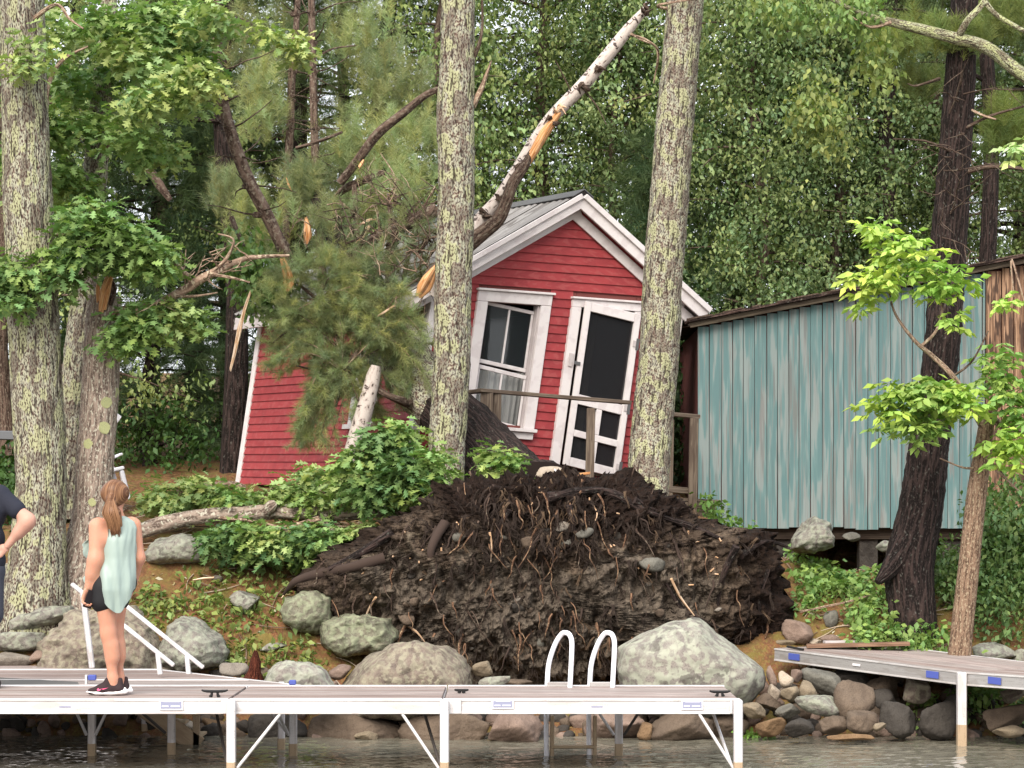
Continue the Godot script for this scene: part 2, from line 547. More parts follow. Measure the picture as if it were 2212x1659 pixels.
# ---------------------------------------------------------------- leaves and sprays
func leaf_oval(mb: Mb, o: Vector3, d: Vector3, nor: Vector3, len: float, wid: float) -> void:
	var s := d.cross(nor).normalized()
	var up := s.cross(d)
	var n1 := (up + s * 0.35).normalized()
	var n2 := (up - s * 0.35).normalized()
	var mid := o + d * len * 0.45 - up * wid * 0.18
	var a := mb.p(o, up, Vector2(0, 0))
	var l := mb.p(o + d * len * 0.42 + s * wid * 0.5, n2, Vector2(0, 1))
	var r := mb.p(o + d * len * 0.42 - s * wid * 0.5, n1, Vector2(1, 0))
	var c := mb.p(mid, up, Vector2(0.5, 0.5))
	var t := mb.p(o + d * len - up * len * 0.14, up, Vector2(1, 1))
	mb.tri(a, l, c)
	mb.tri(a, c, r)
	mb.tri(l, t, c)
	mb.tri(c, t, r)

func leaf_oak(mb: Mb, o: Vector3, d: Vector3, nor: Vector3, len: float, wid: float) -> void:
	var s := d.cross(nor).normalized()
	var up := s.cross(d)
	var prof := [0.08, 0.30, 0.11, 0.52, 0.15, 0.46, 0.12, 0.0]
	var at_ := [0.06, 0.24, 0.32, 0.54, 0.60, 0.82, 0.84, 1.0]
	var mids := []
	for k in prof.size():
		var a: float = at_[k]
		mids.append(mb.p(o + d * len * a - up * (len * 0.16 * a * a), up, Vector2(0.5, a)))
	for side in [1.0, -1.0]:
		var nn: Vector3 = (up - s * side * 0.3).normalized()
		var last := mb.p(o, up, Vector2(0.5, 0))
		var lastm := last
		for k in prof.size():
			var a: float = at_[k]
			var w: float = prof[k] * wid
			var e := mb.p(o + d * len * (a + (0.06 if k % 2 == 1 and k < 7 else 0.0)) + s * side * w + up * w * 0.25 - up * (len * 0.16 * a * a), nn, Vector2(0.5 + side * 0.5, a))
			mb.tri(lastm, last, mids[k]) if side > 0 else mb.tri(lastm, mids[k], last)
			mb.tri(last, e, mids[k]) if side > 0 else mb.tri(last, mids[k], e)
			last = e
			lastm = mids[k]

func shade_of(v: float) -> Color:   # a leaf's own tone
	return Color(1.0 * v, 1.0 * v, 0.9 * v)

func spray_broad(sd: int, count: int, len: float, spread: float, droop: float) -> ArrayMesh:
	rng.seed = sd
	var mb := Mb.new()
	for k in count:
		var t := (k + 0.5) / count
		var o := Vector3(rr(-1, 1) * spread * 0.55, (0.5 - t) * spread * droop + rr(-1, 1) * spread * 0.35, rr(-1, 1) * spread * 0.55)
		var d := Vector3(rr(-1, 1), rr(-1.1, 0.15) * (0.4 + droop), rr(-1, 1)).normalized()
		var nor := (Vector3(0, 1, 0.25) + rdir() * 0.75).normalized()
		mb.col = shade_of(rr(0.7, 1.3))
		var l := len * rr(0.7, 1.2)
		leaf_oval(mb, o, d, nor, l, l * 0.62)
	return mb.mesh()

func spray_oak(sd: int, count: int, len: float) -> ArrayMesh:
	rng.seed = sd
	var mb := Mb.new()
	for k in count:
		var a := TAU * k / count + rr(-0.4, 0.4)
		var d := Vector3(cos(a), rr(-1.3, 0.3), sin(a)).normalized()
		var nor := (Vector3(0, 1, 0.5) + rdir() * 0.8).normalized()
		mb.col = shade_of(rr(0.72, 1.3))
		var l := len * rr(0.75, 1.15)
		leaf_oak(mb, d * rr(0.01, 0.11) + Vector3(rr(-0.04, 0.04), rr(-0.08, 0.08), rr(-0.04, 0.04)), d, nor, l, l * 0.70)
	return mb.mesh()

func spray_compound(sd: int, len: float) -> ArrayMesh:
	rng.seed = sd
	var mb := Mb.new()
	for q in 3:
		var a := TAU * q / 3 + rr(-0.5, 0.5)
		var dd := Vector3(cos(a), rr(-0.6, 0.5), sin(a)).normalized()
		var side := dd.cross(Vector3.UP).normalized()
		for k in 5:
			var t := 0.35 + 0.18 * (k / 2)
			var sgn := 1.0 if k % 2 == 0 else -1.0
			var d := dd if k == 4 else (dd * 0.5 + side * sgn).normalized()
			d = (d + Vector3(0, rr(-0.45, 0.05), 0)).normalized()
			mb.col = shade_of(rr(0.8, 1.2))
			var l := len * rr(0.8, 1.15)
			leaf_oval(mb, dd * len * 1.7 * t, d, (Vector3(0, 1, 0.25) + rdir() * 0.7).normalized(), l, l * 0.52)
	return mb.mesh()

# a pine shoot along +y with needles swept forward
func spray_pine(sd: int, count: int, len: float, shoot: float, wid := 0.0035) -> ArrayMesh:
	rng.seed = sd
	var mb := Mb.new()
	for k in count:
		var t := rng.randf()
		var a := rr(0, TAU)
		var out := Vector3(cos(a), 0, sin(a))
		var d := (out * rr(0.5, 1.0) + Vector3.UP * rr(0.3, 1.1) + rdir() * 0.15).normalized()
		var o := Vector3(0, t * shoot, 0)
		var s := d.cross(rdir()).normalized()
		var l := len * rr(0.75, 1.15)
		mb.col = shade_of(rr(0.65, 1.35))
		var nor := s.cross(d)
		var q0 := mb.p(o - s * wid * 0.5, nor, Vector2.ZERO)
		var q1 := mb.p(o + s * wid * 0.5, nor, Vector2.ZERO)
		var q2 := mb.p(o + d * l + Vector3(0, -0.12 * l, 0), nor, Vector2.ZERO)
		mb.tri(q0, q1, q2)
	return mb.mesh()

func sprays() -> void:
	for k in 3:
		mesh_of["broad%d" % k] = spray_broad(100 + k, 16, 0.085, 0.30, 1.3)
		mesh_of["oak%d" % k] = spray_oak(200 + k, 10, 0.125)
		mesh_of["pine%d" % k] = spray_pine(300 + k, 110, 0.12, 0.22)
		mesh_of["farpine%d" % k] = spray_pine(330 + k, 60, 0.19, 0.34, 0.008)
		mesh_of["comp%d" % k] = spray_compound(400 + k, 0.098)
		mesh_of["herb%d" % k] = spray_broad(500 + k, 9, 0.062, 0.20, 0.4)
		mesh_of["small%d" % k] = spray_broad(540 + k, 16, 0.055, 0.26, 0.8)
		mesh_of["dark%d" % k] = spray_broad(600 + k, 22, 0.075, 0.34, 0.7)
	rng.seed = 1

func turn(yaw: float, tilt: float, dir: float) -> Basis:
	return Basis(Vector3(cos(dir), 0, sin(dir)), tilt) * Basis(Vector3.UP, yaw)

func along_y(d: Vector3) -> Basis:
	var y := d.normalized()
	var x := y.cross(Vector3(0.3, 0.1, 0.9)).normalized()
	return Basis(x, y, x.cross(y))

# kinds of foliage put under a parent: one field of copies per kind of spray
func leaves(called: String, kind: String, xf: Array, cols: Array, m: Material, parent: Node3D) -> void:
	for k in 3:
		var a := []
		var b := []
		for q in range(k, xf.size(), 3):
			a.append(xf[q])
			b.append(cols[q])
		if a.size():
			many(called, mesh_of["%s%d" % [kind, k]], m, a, b, parent)

func tone(base: Color, spread := 0.25) -> Color:
	var v := rr(1 - spread, 1 + spread)
	var y := rr(-0.12, 0.16)
	return Color(base.r * v * (1 + y), base.g * v, base.b * v * (1 - y))

# sprays filling lumps: [centre, radii, number]
func lump(xf: Array, cols: Array, c: Vector3, r: Vector3, n: int, base: Color, smin := 0.8, smax := 1.2, hollow := 0.35, tilt := 0.5) -> void:
	for k in n:
		var q := rdir() * pow(rr(hollow, 1.0), 0.6)
		var s := rr(smin, smax)
		xf.append(Transform3D(turn(rr(0, TAU), rr(-tilt, tilt), rr(0, TAU)).scaled(Vector3(s, s, s)), c + q * r))
		cols.append(tone(base))

func curve(pts: Array, n: int) -> PackedVector3Array:   # a smooth line through points
	var out := PackedVector3Array()
	var m := pts.size()
	for k in m - 1:
		var p0: Vector3 = pts[maxi(k - 1, 0)]
		var p1: Vector3 = pts[k]
		var p2: Vector3 = pts[k + 1]
		var p3: Vector3 = pts[mini(k + 2, m - 1)]
		for j in n:
			var t := float(j) / n
			out.append(p1.cubic_interpolate(p2, p0, p3, t))
	out.append(pts[m - 1])
	return out

func radii(rad: Array, n: int) -> PackedFloat32Array:
	var out := PackedFloat32Array()
	for k in rad.size() - 1:
		for j in n:
			out.append(lerpf(rad[k], rad[k + 1], float(j) / n))
	out.append(rad[rad.size() - 1])
	return out

# a stem along measured points [px, py, distance, radius]
func stem(mb: Mb, p: Array, sides := 10, n := 5, wob := 0.06, caps := true) -> void:
	var pts := []
	var rad := []
	for q in p:
		pts.append(at(q[0], q[1], q[2]))
		rad.append(q[3])
	mb.tube(curve(pts, n), radii(rad, n), sides, caps, wob, nz)

func twigs(mb: Mb, from: Vector3, dir: Vector3, len: float, r: float, depth: int) -> void:
	var pts := PackedVector3Array()
	var rad := PackedFloat32Array()
	var p := from
	var d := dir.normalized()
	for k in 5:
		pts.append(p)
		rad.append(r * (1 - 0.16 * k))
		p += d * len / 4
		d = (d + rdir() * 0.28).normalized()
	mb.tube(pts, rad, 5, false)
	if depth > 0:
		for k in 3:
			var j: int = 1 + k
			twigs(mb, pts[j], (d + rdir() * 1.1).normalized(), len * rr(0.4, 0.7), r * 0.6, depth - 1)

# ---------------------------------------------------------------- ground and water
func ground_y(x: float, d: float) -> float:
	var ks := [[-60.0, -3.0], [15.0, -2.0], [20.0, -1.2], [22.4, -0.55], [23.3, -0.06], [24.2, 0.46], [25.0, 1.12], [25.7, 1.60], [26.5, 1.90], [28.0, 2.05], [30.0, 2.2], [33.0, 2.45], [40.0, 3.0], [60.0, 4.6], [100.0, 7.5], [200.0, 12.0]]
	var y := 0.0
	for k in ks.size() - 1:
		if d <= ks[k + 1][0] or k == ks.size() - 2:
			var t := clampf((d - ks[k][0]) / (ks[k + 1][0] - ks[k][0]), 0, 1)
			y = lerpf(ks[k][1], ks[k + 1][1], t)
			break
	var right := smoothstep(1.8, 3.2, x)
	y -= right * 0.62 * smoothstep(25.0, 28.5, d) * (1 - smoothstep(31, 35, d))
	y -= smoothstep(2.8, 4.0, x) * 0.28 * smoothstep(26.0, 28.0, d) * (1 - smoothstep(31, 35, d))
	y -= smoothstep(2.6, 3.4, x) * 0.14 * exp(-pow((d - 26.2) / 0.9, 2.0))
	y -= right * 0.12 * smoothstep(23.5, 25.0, d) * (1 - smoothstep(25.0, 28.5, d))
	# the hollow that the roots left
	var dx := (x - 0.35) / 2.1
	var dz := (d - 25.2) / 1.5
	y -= 0.9 * exp(-(dx * dx + dz * dz) * 1.6) * smoothstep(23.2, 24.2, d)
	y += nz.get_noise_2d(x * 6, d * 6) * 0.10 * smoothstep(23.0, 24.5, d) + nz.get_noise_2d(x * 22, d * 22) * 0.035
	return y

func steps(parts: Array) -> PackedFloat32Array:
	var out := PackedFloat32Array()
	for q in parts:
		var n := int(round((q[1] - q[0]) / q[2]))
		for k in n:
			out.append(lerpf(q[0], q[1], float(k) / n))
	out.append(parts[-1][1])
	return out

func sheet(xs: PackedFloat32Array, ds: PackedFloat32Array, height: Callable) -> Mb:
	var mb := Mb.new()
	for d in ds:
		for x in xs:
			mb.p(Vector3(x, height.call(x, d), -d), Vector3.UP, Vector2(x, d))
	var w := xs.size()
	for j in ds.size() - 1:
		for k in w - 1:
			var a := j * w + k
			mb.quad(a, a + 1, a + w + 1, a + w)
	mb.smooth()
	return mb

func wave(x: float, d: float) -> float:
	var near := smoothstep(10.0, 16.0, d) * (1 - smoothstep(8.0, 14.0, absf(x)))
	return near * (0.007 * nz.get_noise_3d(x * 55, d * 95, 3) + 0.012 * nz.get_noise_3d(x * 17, d * 34, 9) + 0.0035 * nz.get_noise_3d(x * 130, d * 170, 15))

func setting() -> void:
	var g := sheet(steps([[-150, -30, 20], [-30, -8, 2], [-8, 8, 0.13], [8, 30, 2], [30, 150, 20]]), steps([[-60, 15, 15], [15, 22, 1], [22, 34, 0.12], [34, 60, 1], [60, 200, 14]]), ground_y)
	struct("ground", g, M.ground)
	var w := sheet(steps([[-150, -10, 20], [-10, -6, 0.4], [-6, 6, 0.035], [6, 10, 0.4], [10, 150, 20]]), steps([[-60, 16, 19], [16, 18, 0.2], [18, 24, 0.03], [24, 27, 1]]), wave)
	var m := mat(Color(0.16, 0.148, 0.115), 0.06)
	m.metallic_specular = 0.5
	struct("water", w, m)

# ---------------------------------------------------------------- trees of the forest behind
func forest_tree(called: String, label: String, px: float, d: float, r0: float, tall: float, kind: String, low: float, reach: float, n: int, base: Color, mm: Material, bark: Material, lean := 0.0, group := "trees of the wood behind") -> Node3D:
	var x := (px - CX) / F * d
	var y := ground_y(x, d) - 0.1
	var t := thing(called, label, "tree", Vector3(x, y, -d), group)
	var mb := Mb.new()
	var pts := []
	var rad := []
	for k in 7:
		var h := tall * k / 6.0
		pts.append(Vector3(x + lean * h + nz.get_noise_2d(px, h * 9) * 0.25, y + h, -d + nz.get_noise_2d(h * 9, px) * 0.25))
		rad.append(r0 * (1.25 if k == 0 else 1.0) * (1 - 0.75 * k / 6.0))
	mb.tube(curve(pts, 4), radii(rad, 4), 9, true, 0.05, nz)
	var xf := []
	var cols := []
	n = int(n * 1.35)
	var nb := int(n / 26.0) + 5
	var each := maxi(3, int(float(n) / nb))
	for b in nb:
		var h := lerpf(low, tall, pow((b + rng.randf()) / nb, 0.9))
		var trunk: Vector3 = Vector3(x + lean * h, y + h, -d)
		var a := b * 2.4 + rr(-0.4, 0.4)
		var len := reach * rr(0.55, 1.0) * (1.0 - 0.55 * (h - low) / maxf(tall - low, 0.1))
		var dir := Vector3(cos(a), rr(-0.1, 0.35), sin(a)).normalized()
		var end := trunk + dir * len + Vector3(0, -0.12 * len if kind != "farpine" else -0.2 * len, 0)
		mb.tube(curve([trunk, trunk.lerp(end, 0.5) + Vector3(0, 0.08 * len, 0), end], 3), radii([r0 * 0.26, r0 * 0.14, r0 * 0.05], 3), 5, false)
		for k in each:
			var f := rr(0.3, 1.08)
			var q := trunk.lerp(end, f) + Vector3(0, 0.08 * len * (1 - absf(2 * f - 1)), 0) + rdir() * rr(0.05, 0.55) * Vector3(1, 0.65, 1) * (0.5 + 0.3 * reach)
			var s := rr(0.65, 1.2)
			var bas := turn(rr(0, TAU), rr(-0.5, 0.5), rr(0, TAU))
			if kind == "farpine":
				bas = along_y(dir * 0.8 + rdir() * 0.9 + Vector3(0, 0.25, 0))
			xf.append(Transform3D(bas.scaled(Vector3(s, s, s)), q))
			cols.append(tone(base, 0.22))
	part("trunk", mb, bark, t)
	leaves("crown", kind, xf, cols, mm, t)
	return t

func forest() -> void:
	rng.seed = 77
	var broad := Color(0.255, 0.335, 0.140)
	var under := Color(0.180, 0.250, 0.115)
	var lite := Color(0.310, 0.390, 0.175)
	var deep := Color(0.085, 0.135, 0.065)
	var pine := Color(0.115, 0.160, 0.080)
	var pinel := Color(0.175, 0.225, 0.100)
	# [name, label, px, distance, radius, height, spray, crown base, reach, sprays, colour, bark]
	var T := [
		["oak_tree", "young broadleaf tree behind the leftmost lichen trunk, at the left edge", 20, 34, 0.13, 11, "broad", 1.6, 2.6, 900, broad, M.pine_brown],
		["oak_tree", "slim broadleaf tree in the gap right of the grey oak with yellow lichen discs", 330, 38, 0.12, 13, "broad", 2.4, 2.8, 1000, broad, M.pine_brown],
		["pine_tree", "tall pine standing behind the bent snapped pine pole", 430, 41, 0.17, 16, "farpine", 3.0, 2.6, 1300, pine, M.pine],
		["pine_tree", "brown pine trunk left of the cabin's white corner board, dark shade behind it", 495, 34.5, 0.165, 15, "farpine", 4.4, 2.4, 800, pine, M.pine],
		["pine_tree", "pine with a full crown behind the two straight poles above the cabin", 640, 39, 0.16, 15, "farpine", 2.6, 2.6, 1400, pinel, M.pine],
		["pine_tree", "pine whose crown fills the space left of the middle lichen trunk", 830, 38, 0.17, 15, "farpine", 3.4, 2.6, 1300, pinel, M.pine],
		["pine_tree", "far pine between the middle trunks, high above the cabin roof", 1000, 45, 0.18, 17, "farpine", 3.0, 3.0, 1300, pine, M.pine],
		["maple_tree", "broadleaf tree right behind the cabin's roof ridge", 1180, 39, 0.14, 13, "broad", 2.0, 3.0, 1500, broad, M.pine_brown],
		["maple_tree", "broadleaf tree behind the right slope of the cabin roof", 1380, 40, 0.15, 13, "broad", 2.2, 2.8, 1300, broad, M.pine_brown],
		["birch_tree", "birch with pale drooping leaves right of the lichen trunk beside the door", 1600, 36, 0.12, 12, "broad", 2.4, 2.5, 1500, lite, M.pine_brown],
		["birch_tree", "birch with drooping leaves over the low end of the teal shed's roof", 1760, 37.5, 0.12, 12, "broad", 2.2, 2.4, 1400, lite, M.pine_brown],
		["maple_tree", "dark broadleaf tree close behind the low end of the teal shed", 1640, 35, 0.10, 7, "dark", 0.6, 2.2, 900, under, M.pine_brown],
		["maple_tree", "broadleaf tree behind the middle of the teal shed's roof", 1860, 38, 0.13, 10, "broad", 1.4, 2.3, 1000, broad, M.pine_brown],
		["pine_tree", "thick dark pine trunk with ringed branch stubs, high above the teal shed", 1905, 36, 0.17, 15, "farpine", 6.8, 2.4, 500, pine, M.pine_grey],
		["pine_tree", "pine with soft olive crown behind the big dark leaning trunk", 2010, 39, 0.18, 15, "farpine", 3.4, 2.8, 1300, pinel, M.pine],
		["pine_tree", "almost black pine trunk just right of the big dark leaning trunk", 2130, 34, 0.14, 14, "farpine", 5.2, 2.4, 800, pine, M.pine],
		["pine_tree", "pine crown reaching in at the upper right corner", 2260, 38, 0.2, 15, "farpine", 2.6, 2.8, 1200, pinel, M.pine],
		["maple_tree", "broadleaf tree behind the unpainted end of the shed", 2200, 41, 0.14, 12, "broad", 1.5, 2.8, 1000, broad, M.pine_brown],
		["pine_tree", "far left pine closing the wood behind the lichen trunks", 150, 44, 0.18, 16, "farpine", 2.4, 3.2, 1300, pine, M.pine],
		["maple_tree", "far broadleaf tree seen through the gap between poles and middle trunk", 740, 48, 0.16, 15, "broad", 1.5, 3.6, 1500, broad, M.pine_brown],
		["maple_tree", "far broadleaf tree closing the wood behind the broken birch", 1290, 50, 0.16, 15, "broad", 1.0, 3.8, 1700, deep, M.pine_brown],
		["maple_tree", "far broadleaf tree closing the wood behind the birches", 1690, 49, 0.16, 14, "broad", 0.8, 3.8, 1800, deep, M.pine_brown],
		["pine_tree", "far pine closing the wood behind the dark trunks at right", 2080, 50, 0.18, 16, "farpine", 1.2, 3.6, 1500, pine, M.pine],
		["maple_tree", "far broadleaf tree closing the wood behind the snapped poles", 480, 52, 0.16, 14, "broad", 0.8, 4.0, 1700, deep, M.pine_brown],
		["hemlock_tree", "low dark evergreen filling the shade left of the brown pine trunk", 330, 37, 0.10, 5.5, "farpine", 0.3, 2.2, 1000, deep, M.pine],
		["hemlock_tree", "low dark evergreen behind the cabin's back corner", 480, 40, 0.10, 5.5, "farpine", 0.3, 2.6, 1100, deep, M.pine],
		["hemlock_tree", "low dark evergreen behind the leftmost trunks", 60, 39, 0.10, 6, "farpine", 0.3, 2.6, 1100, deep, M.pine],
		["hemlock_tree", "dark evergreen in the gap between the cabin and the teal shed", 1470, 36, 0.09, 5.0, "farpine", 0.2, 1.7, 800, deep, M.pine],
		["hemlock_tree", "dark evergreen hidden for the most part behind the cabin", 1050, 41, 0.10, 6.5, "farpine", 0.3, 2.8, 1100, deep, M.pine],
		["maple_tree", "dark leafy tree filling the wood low behind the middle of the teal shed", 1800, 36, 0.10, 7.5, "dark", 0.8, 2.4, 1100, under, M.pine_brown],
		["maple_tree", "dark leafy tree filling the wood low behind the high end of the teal shed", 2040, 36.5, 0.10, 8.0, "dark", 0.8, 2.4, 1100, under, M.pine_brown],
		["maple_tree", "dark leafy tree low in the wood behind the cabin ridge", 1330, 38, 0.10, 7.5, "dark", 0.8, 2.4, 1000, under, M.pine_brown],
		["pine_tree", "pine standing beyond the right edge, past the end of the shed", 2420, 40, 0.18, 15, "farpine", 1.0, 3.0, 900, pine, M.pine],
		["maple_tree", "broadleaf tree beyond the right edge, behind the oak with the crossing limb", 2620, 38, 0.14, 12, "broad", 0.6, 3.2, 900, broad, M.pine_brown],
		["maple_tree", "broadleaf tree beyond the left edge, behind the leftmost lichen trunk", -200, 37, 0.14, 12, "broad", 0.6, 3.2, 900, broad, M.pine_brown],
		["maple_tree", "leafy tree high behind the left slope of the cabin roof", 960, 36.5, 0.10, 9, "broad", 2.8, 1.9, 700, broad, M.pine_brown],
	]
	for q in T:
		forest_tree(q[0], q[1], q[2], q[3], q[4], q[5], q[6], q[7], q[8], q[9], q[10], M.needle if q[6] == "farpine" else M.leaf, q[11])

# ---------------------------------------------------------------- the trees near the shore
func near_trunk(called: String, label: String, p: Array, m: Material, uvo: Vector2, sides := 28, wob := 0.07) -> Node3D:
	var b := at(p[0][0], p[0][1], p[0][2])
	var t := thing(called, label, "tree", b)
	var mb := Mb.new()
	mb.uvo = uvo
	stem(mb, p, sides + 8 if sides >= 20 else sides, 22 if sides >= 20 else 9, wob)
	part("trunk", mb, m, t)
	return t

func limb(t: Node3D, p: Array, m: Material, called := "limb", sides := 9) -> void:
	var mb := Mb.new()
	mb.uvo = Vector2(p[0][0] * 0.013, p[0][1] * 0.017)
	stem(mb, p, sides, 6, 0.08)
	part(called, mb, m, t)

func bunches(t: Node3D, kind: String, m: Material, list: Array, called := "crown") -> void:
	# list: [px, py, distance, rx px, ry px, depth m, number, colour, smallest, largest]
	var xf := []
	var cols := []
	for q in list:
		var s: float = q[2] / F
		lump(xf, cols, at(q[0], q[1], q[2]), Vector3(q[3] * s, q[4] * s, q[5]), q[6], q[7], q[8], q[9], 0.1)
	leaves(called, kind, xf, cols, m, t)

# bare twigs from a limb point towards the spots where leaves hang
func reach_twigs(t: Node3D, from: Vector3, list: Array, m: Material, r := 0.012) -> void:
	for q in list:
		var mb := Mb.new()
		var e := at(q[0], q[1], q[2])
		mb.tube(curve([from, from.lerp(e, 0.5) + Vector3(0, 0.06, 0.03), e], 5), radii([r, r * 0.7, r * 0.3], 5), 6, false, 0.1, nz)
		for k in 4:
			twigs(mb, from.lerp(e, rr(0.5, 0.95)), (e - from).normalized() + rdir() * 0.8, (e - from).length() * 0.25, r * 0.4, 0)
		part("twig", mb, m, t)

func near_trees() -> void:
	rng.seed = 301
	var oakc := Color(0.225, 0.340, 0.120)
	var oakd := Color(0.165, 0.265, 0.095)
	var oakl := Color(0.33, 0.43, 0.18)
	# leftmost lichen trunk
	var a := near_trunk("lichen_oak", "thick trunk crusted with pale yellow lichen at the left edge, leaves at mid height", [[66, 1460, 25.0, 0.50], [70, 1380, 25.0, 0.43], [76, 1300, 25.0, 0.36], [82, 1220, 25.0, 0.295], [86, 1120, 25.0, 0.262], [88, 1000, 25.0, 0.245], [72, 700, 25.0, 0.25], [58, 400, 25.0, 0.245], [50, 100, 25.0, 0.225], [48, -120, 25.0, 0.21]], M.lichen_heavy, Vector2(0.3, 0.1), 32, 0.09)
	limb(a, [[95, 240, 25.0, 0.04], [105, 180, 25.0, 0.025], [135, 130, 25.0, 0.02], [190, 100, 25.0, 0.008]], M.twig)
	limb(a, [[62, 50, 24.9, 0.03], [120, 10, 24.7, 0.018], [150, 40, 24.65, 0.014], [180, 62, 24.6, 0.008]], M.twig)
	bunches(a, "oak", M.leaf, [[60, 110, 24.6, 60, 60, 0.3, 20, oakl, 0.8, 1.1], [20, 590, 24.6, 70, 45, 0.3, 34, oakc, 0.8, 1.1], [40, 640, 24.5, 60, 35, 0.3, 22, oakd, 0.8, 1.1], [200, 480, 24.7, 70, 50, 0.4, 46, oakc, 0.8, 1.2], [270, 520, 24.7, 75, 60, 0.4, 56, oakd, 0.8, 1.2], [330, 560, 24.8, 60, 45, 0.4, 36, oakc, 0.8, 1.2], [160, 560, 24.7, 80, 60, 0.4, 46, oakd, 0.8, 1.2]])
	# grey oak, snapped
	var b := near_trunk("grey_oak", "snapped grey oak trunk with round yellow lichen discs, orange splintered top", [[150, 1330, 25.2, 0.30], [165, 1250, 25.3, 0.24], [196, 1130, 25.4, 0.205], [206, 1000, 25.4, 0.195], [217, 850, 25.4, 0.19], [220, 740, 25.4, 0.175], [228, 640, 25.4, 0.16]], M.oak, Vector2(0.7, 0.4), 30, 0.08)
	for q in [[237, 870, 0.058], [233, 925, 0.062], [196, 960, 0.052], [256, 848, 0.06], [240, 790, 0.03], [205, 1085, 0.04]]:
		var o := at(q[0], q[1], 25.4)
		var axis := at(212, q[1], 25.4)
		var dx: float = clampf((o.x - axis.x) / 0.2, -0.96, 0.96)
		var nor := Vector3(dx, 0, sqrt(1 - dx * dx))
		var mb := Mb.new()
		var side := Vector3.UP.cross(nor)
		var ctr := axis + nor * 0.197
		var mid := mb.p(ctr + nor * 0.008, nor, Vector2.ZERO)
		var ring := []
		for k in 16:
			var g := TAU * k / 16
			var r: float = q[2] * (1 + 0.22 * nz.get_noise_2d(k * 40, q[1]))
			var w := Vector3(side.x * cos(g) * r, sin(g) * r * 1.08, side.z * cos(g) * r)
			ring.append(mb.p(ctr + w - nor * 0.012, (nor + w * 4).normalized(), Vector2.ZERO))
			ring.append(mb.p(ctr + w * 0.86 + nor * 0.006, nor, Vector2.ZERO))
		for k in 16:
			var j := (k + 1) % 16
			mb.quad(ring[k * 2], ring[j * 2], ring[j * 2 + 1], ring[k * 2 + 1])
			mb.tri(mid, ring[j * 2 + 1], ring[k * 2 + 1])
		part("lichen_disc", mb, M.disc, b)
	splinter("torn_wood", [[222, 672, 25.2, 0.05], [228, 630, 25.15, 0.055], [236, 600, 25.15, 0.035], [243, 578, 25.2, 0.006]], M.raw, b)
	splinter("torn_wood", [[236, 660, 25.25, 0.04], [243, 625, 25.25, 0.04], [238, 592, 25.25, 0.006]], M.twig_dark, b)
	splinter("torn_wood", [[212, 650, 25.2, 0.03], [212, 625, 25.2, 0.03], [214, 605, 25.2, 0.004]], M.raw, b)
	bunches(b, "oak", M.leaf, [[310, 690, 25.0, 70, 42, 0.3, 40, oakc, 0.85, 1.2], [390, 680, 25.1, 55, 42, 0.3, 30, oakl, 0.85, 1.15], [260, 735, 25.0, 50, 30, 0.25, 20, oakc, 0.8, 1.1], [430, 695, 25.1, 22, 22, 0.2, 8, oakc, 0.8, 1.0]])
	# its broken top lies out to the right as bare grey limbs
	var g := thing("broken_oak_limb", "bare grey broken oak limb stretching right from the snapped trunk, tangle of twigs", "branch", at(245, 665, 25.3))
	limb(g, [[240, 690, 25.3, 0.02], [262, 668, 25.2, 0.03], [330, 660, 25.1, 0.036], [400, 625, 25.1, 0.05], [440, 600, 25.1, 0.045], [520, 562, 25.2, 0.03], [560, 555, 25.3, 0.022], [625, 552, 25.4, 0.012]], M.twig)
	limb(g, [[415, 612, 25.1, 0.03], [380, 570, 25.0, 0.018], [345, 590, 25.0, 0.012], [300, 590, 25.0, 0.007]], M.twig, "side_limb", 7)
	limb(g, [[430, 605, 25.1, 0.03], [480, 570, 25.1, 0.02], [505, 520, 25.0, 0.012], [470, 505, 25.0, 0.007]], M.twig, "side_limb", 7)
	limb(g, [[450, 592, 25.1, 0.022], [500, 600, 25.0, 0.014], [540, 610, 25.0, 0.008]], M.twig, "side_limb", 7)
	limb(g, [[370, 640, 25.1, 0.02], [420, 640, 25.0, 0.013], [470, 632, 25.0, 0.007]], M.twig, "side_limb", 7)
	for q in [[440, 600], [400, 625], [470, 575], [500, 565], [350, 650], [540, 558], [420, 600], [480, 590], [380, 600]]:
		var mb := Mb.new()
		twigs(mb, at(q[0], q[1], 25.1), rdir() + Vector3(0.2, 0.3, 0), rr(0.25, 0.5), 0.011, 1)
		part("twig", mb, M.twig, g)
	splinter("torn_wood", [[296, 662, 24.95, 0.012], [297, 675, 24.95, 0.018], [299, 690, 24.95, 0.004]], M.raw_pale, g)
	# lichen trunk behind the grey oak, slanting
	var c := near_trunk("lichen_oak", "slanting lichen-speckled trunk behind the grey oak, hidden by leaves at mid height", [[140, 1120, 27.0, 0.2], [152, 950, 27.0, 0.15], [168, 760, 27.0, 0.145], [190, 560, 27.0, 0.14], [205, 380, 27.0, 0.135], [222, 180, 27.0, 0.10], [236, 0, 27.0, 0.085], [245, -150, 27.0, 0.08]], M.lichen, Vector2(1.3, 0.9), 24)
	limb(c, [[232, 110, 27.0, 0.04], [270, 70, 26.8, 0.02], [330, 30, 26.6, 0.01]], M.twig)
	limb(c, [[200, 330, 27.0, 0.03], [260, 300, 26.6, 0.018], [330, 240, 26.3, 0.01]], M.twig)
	var up := []
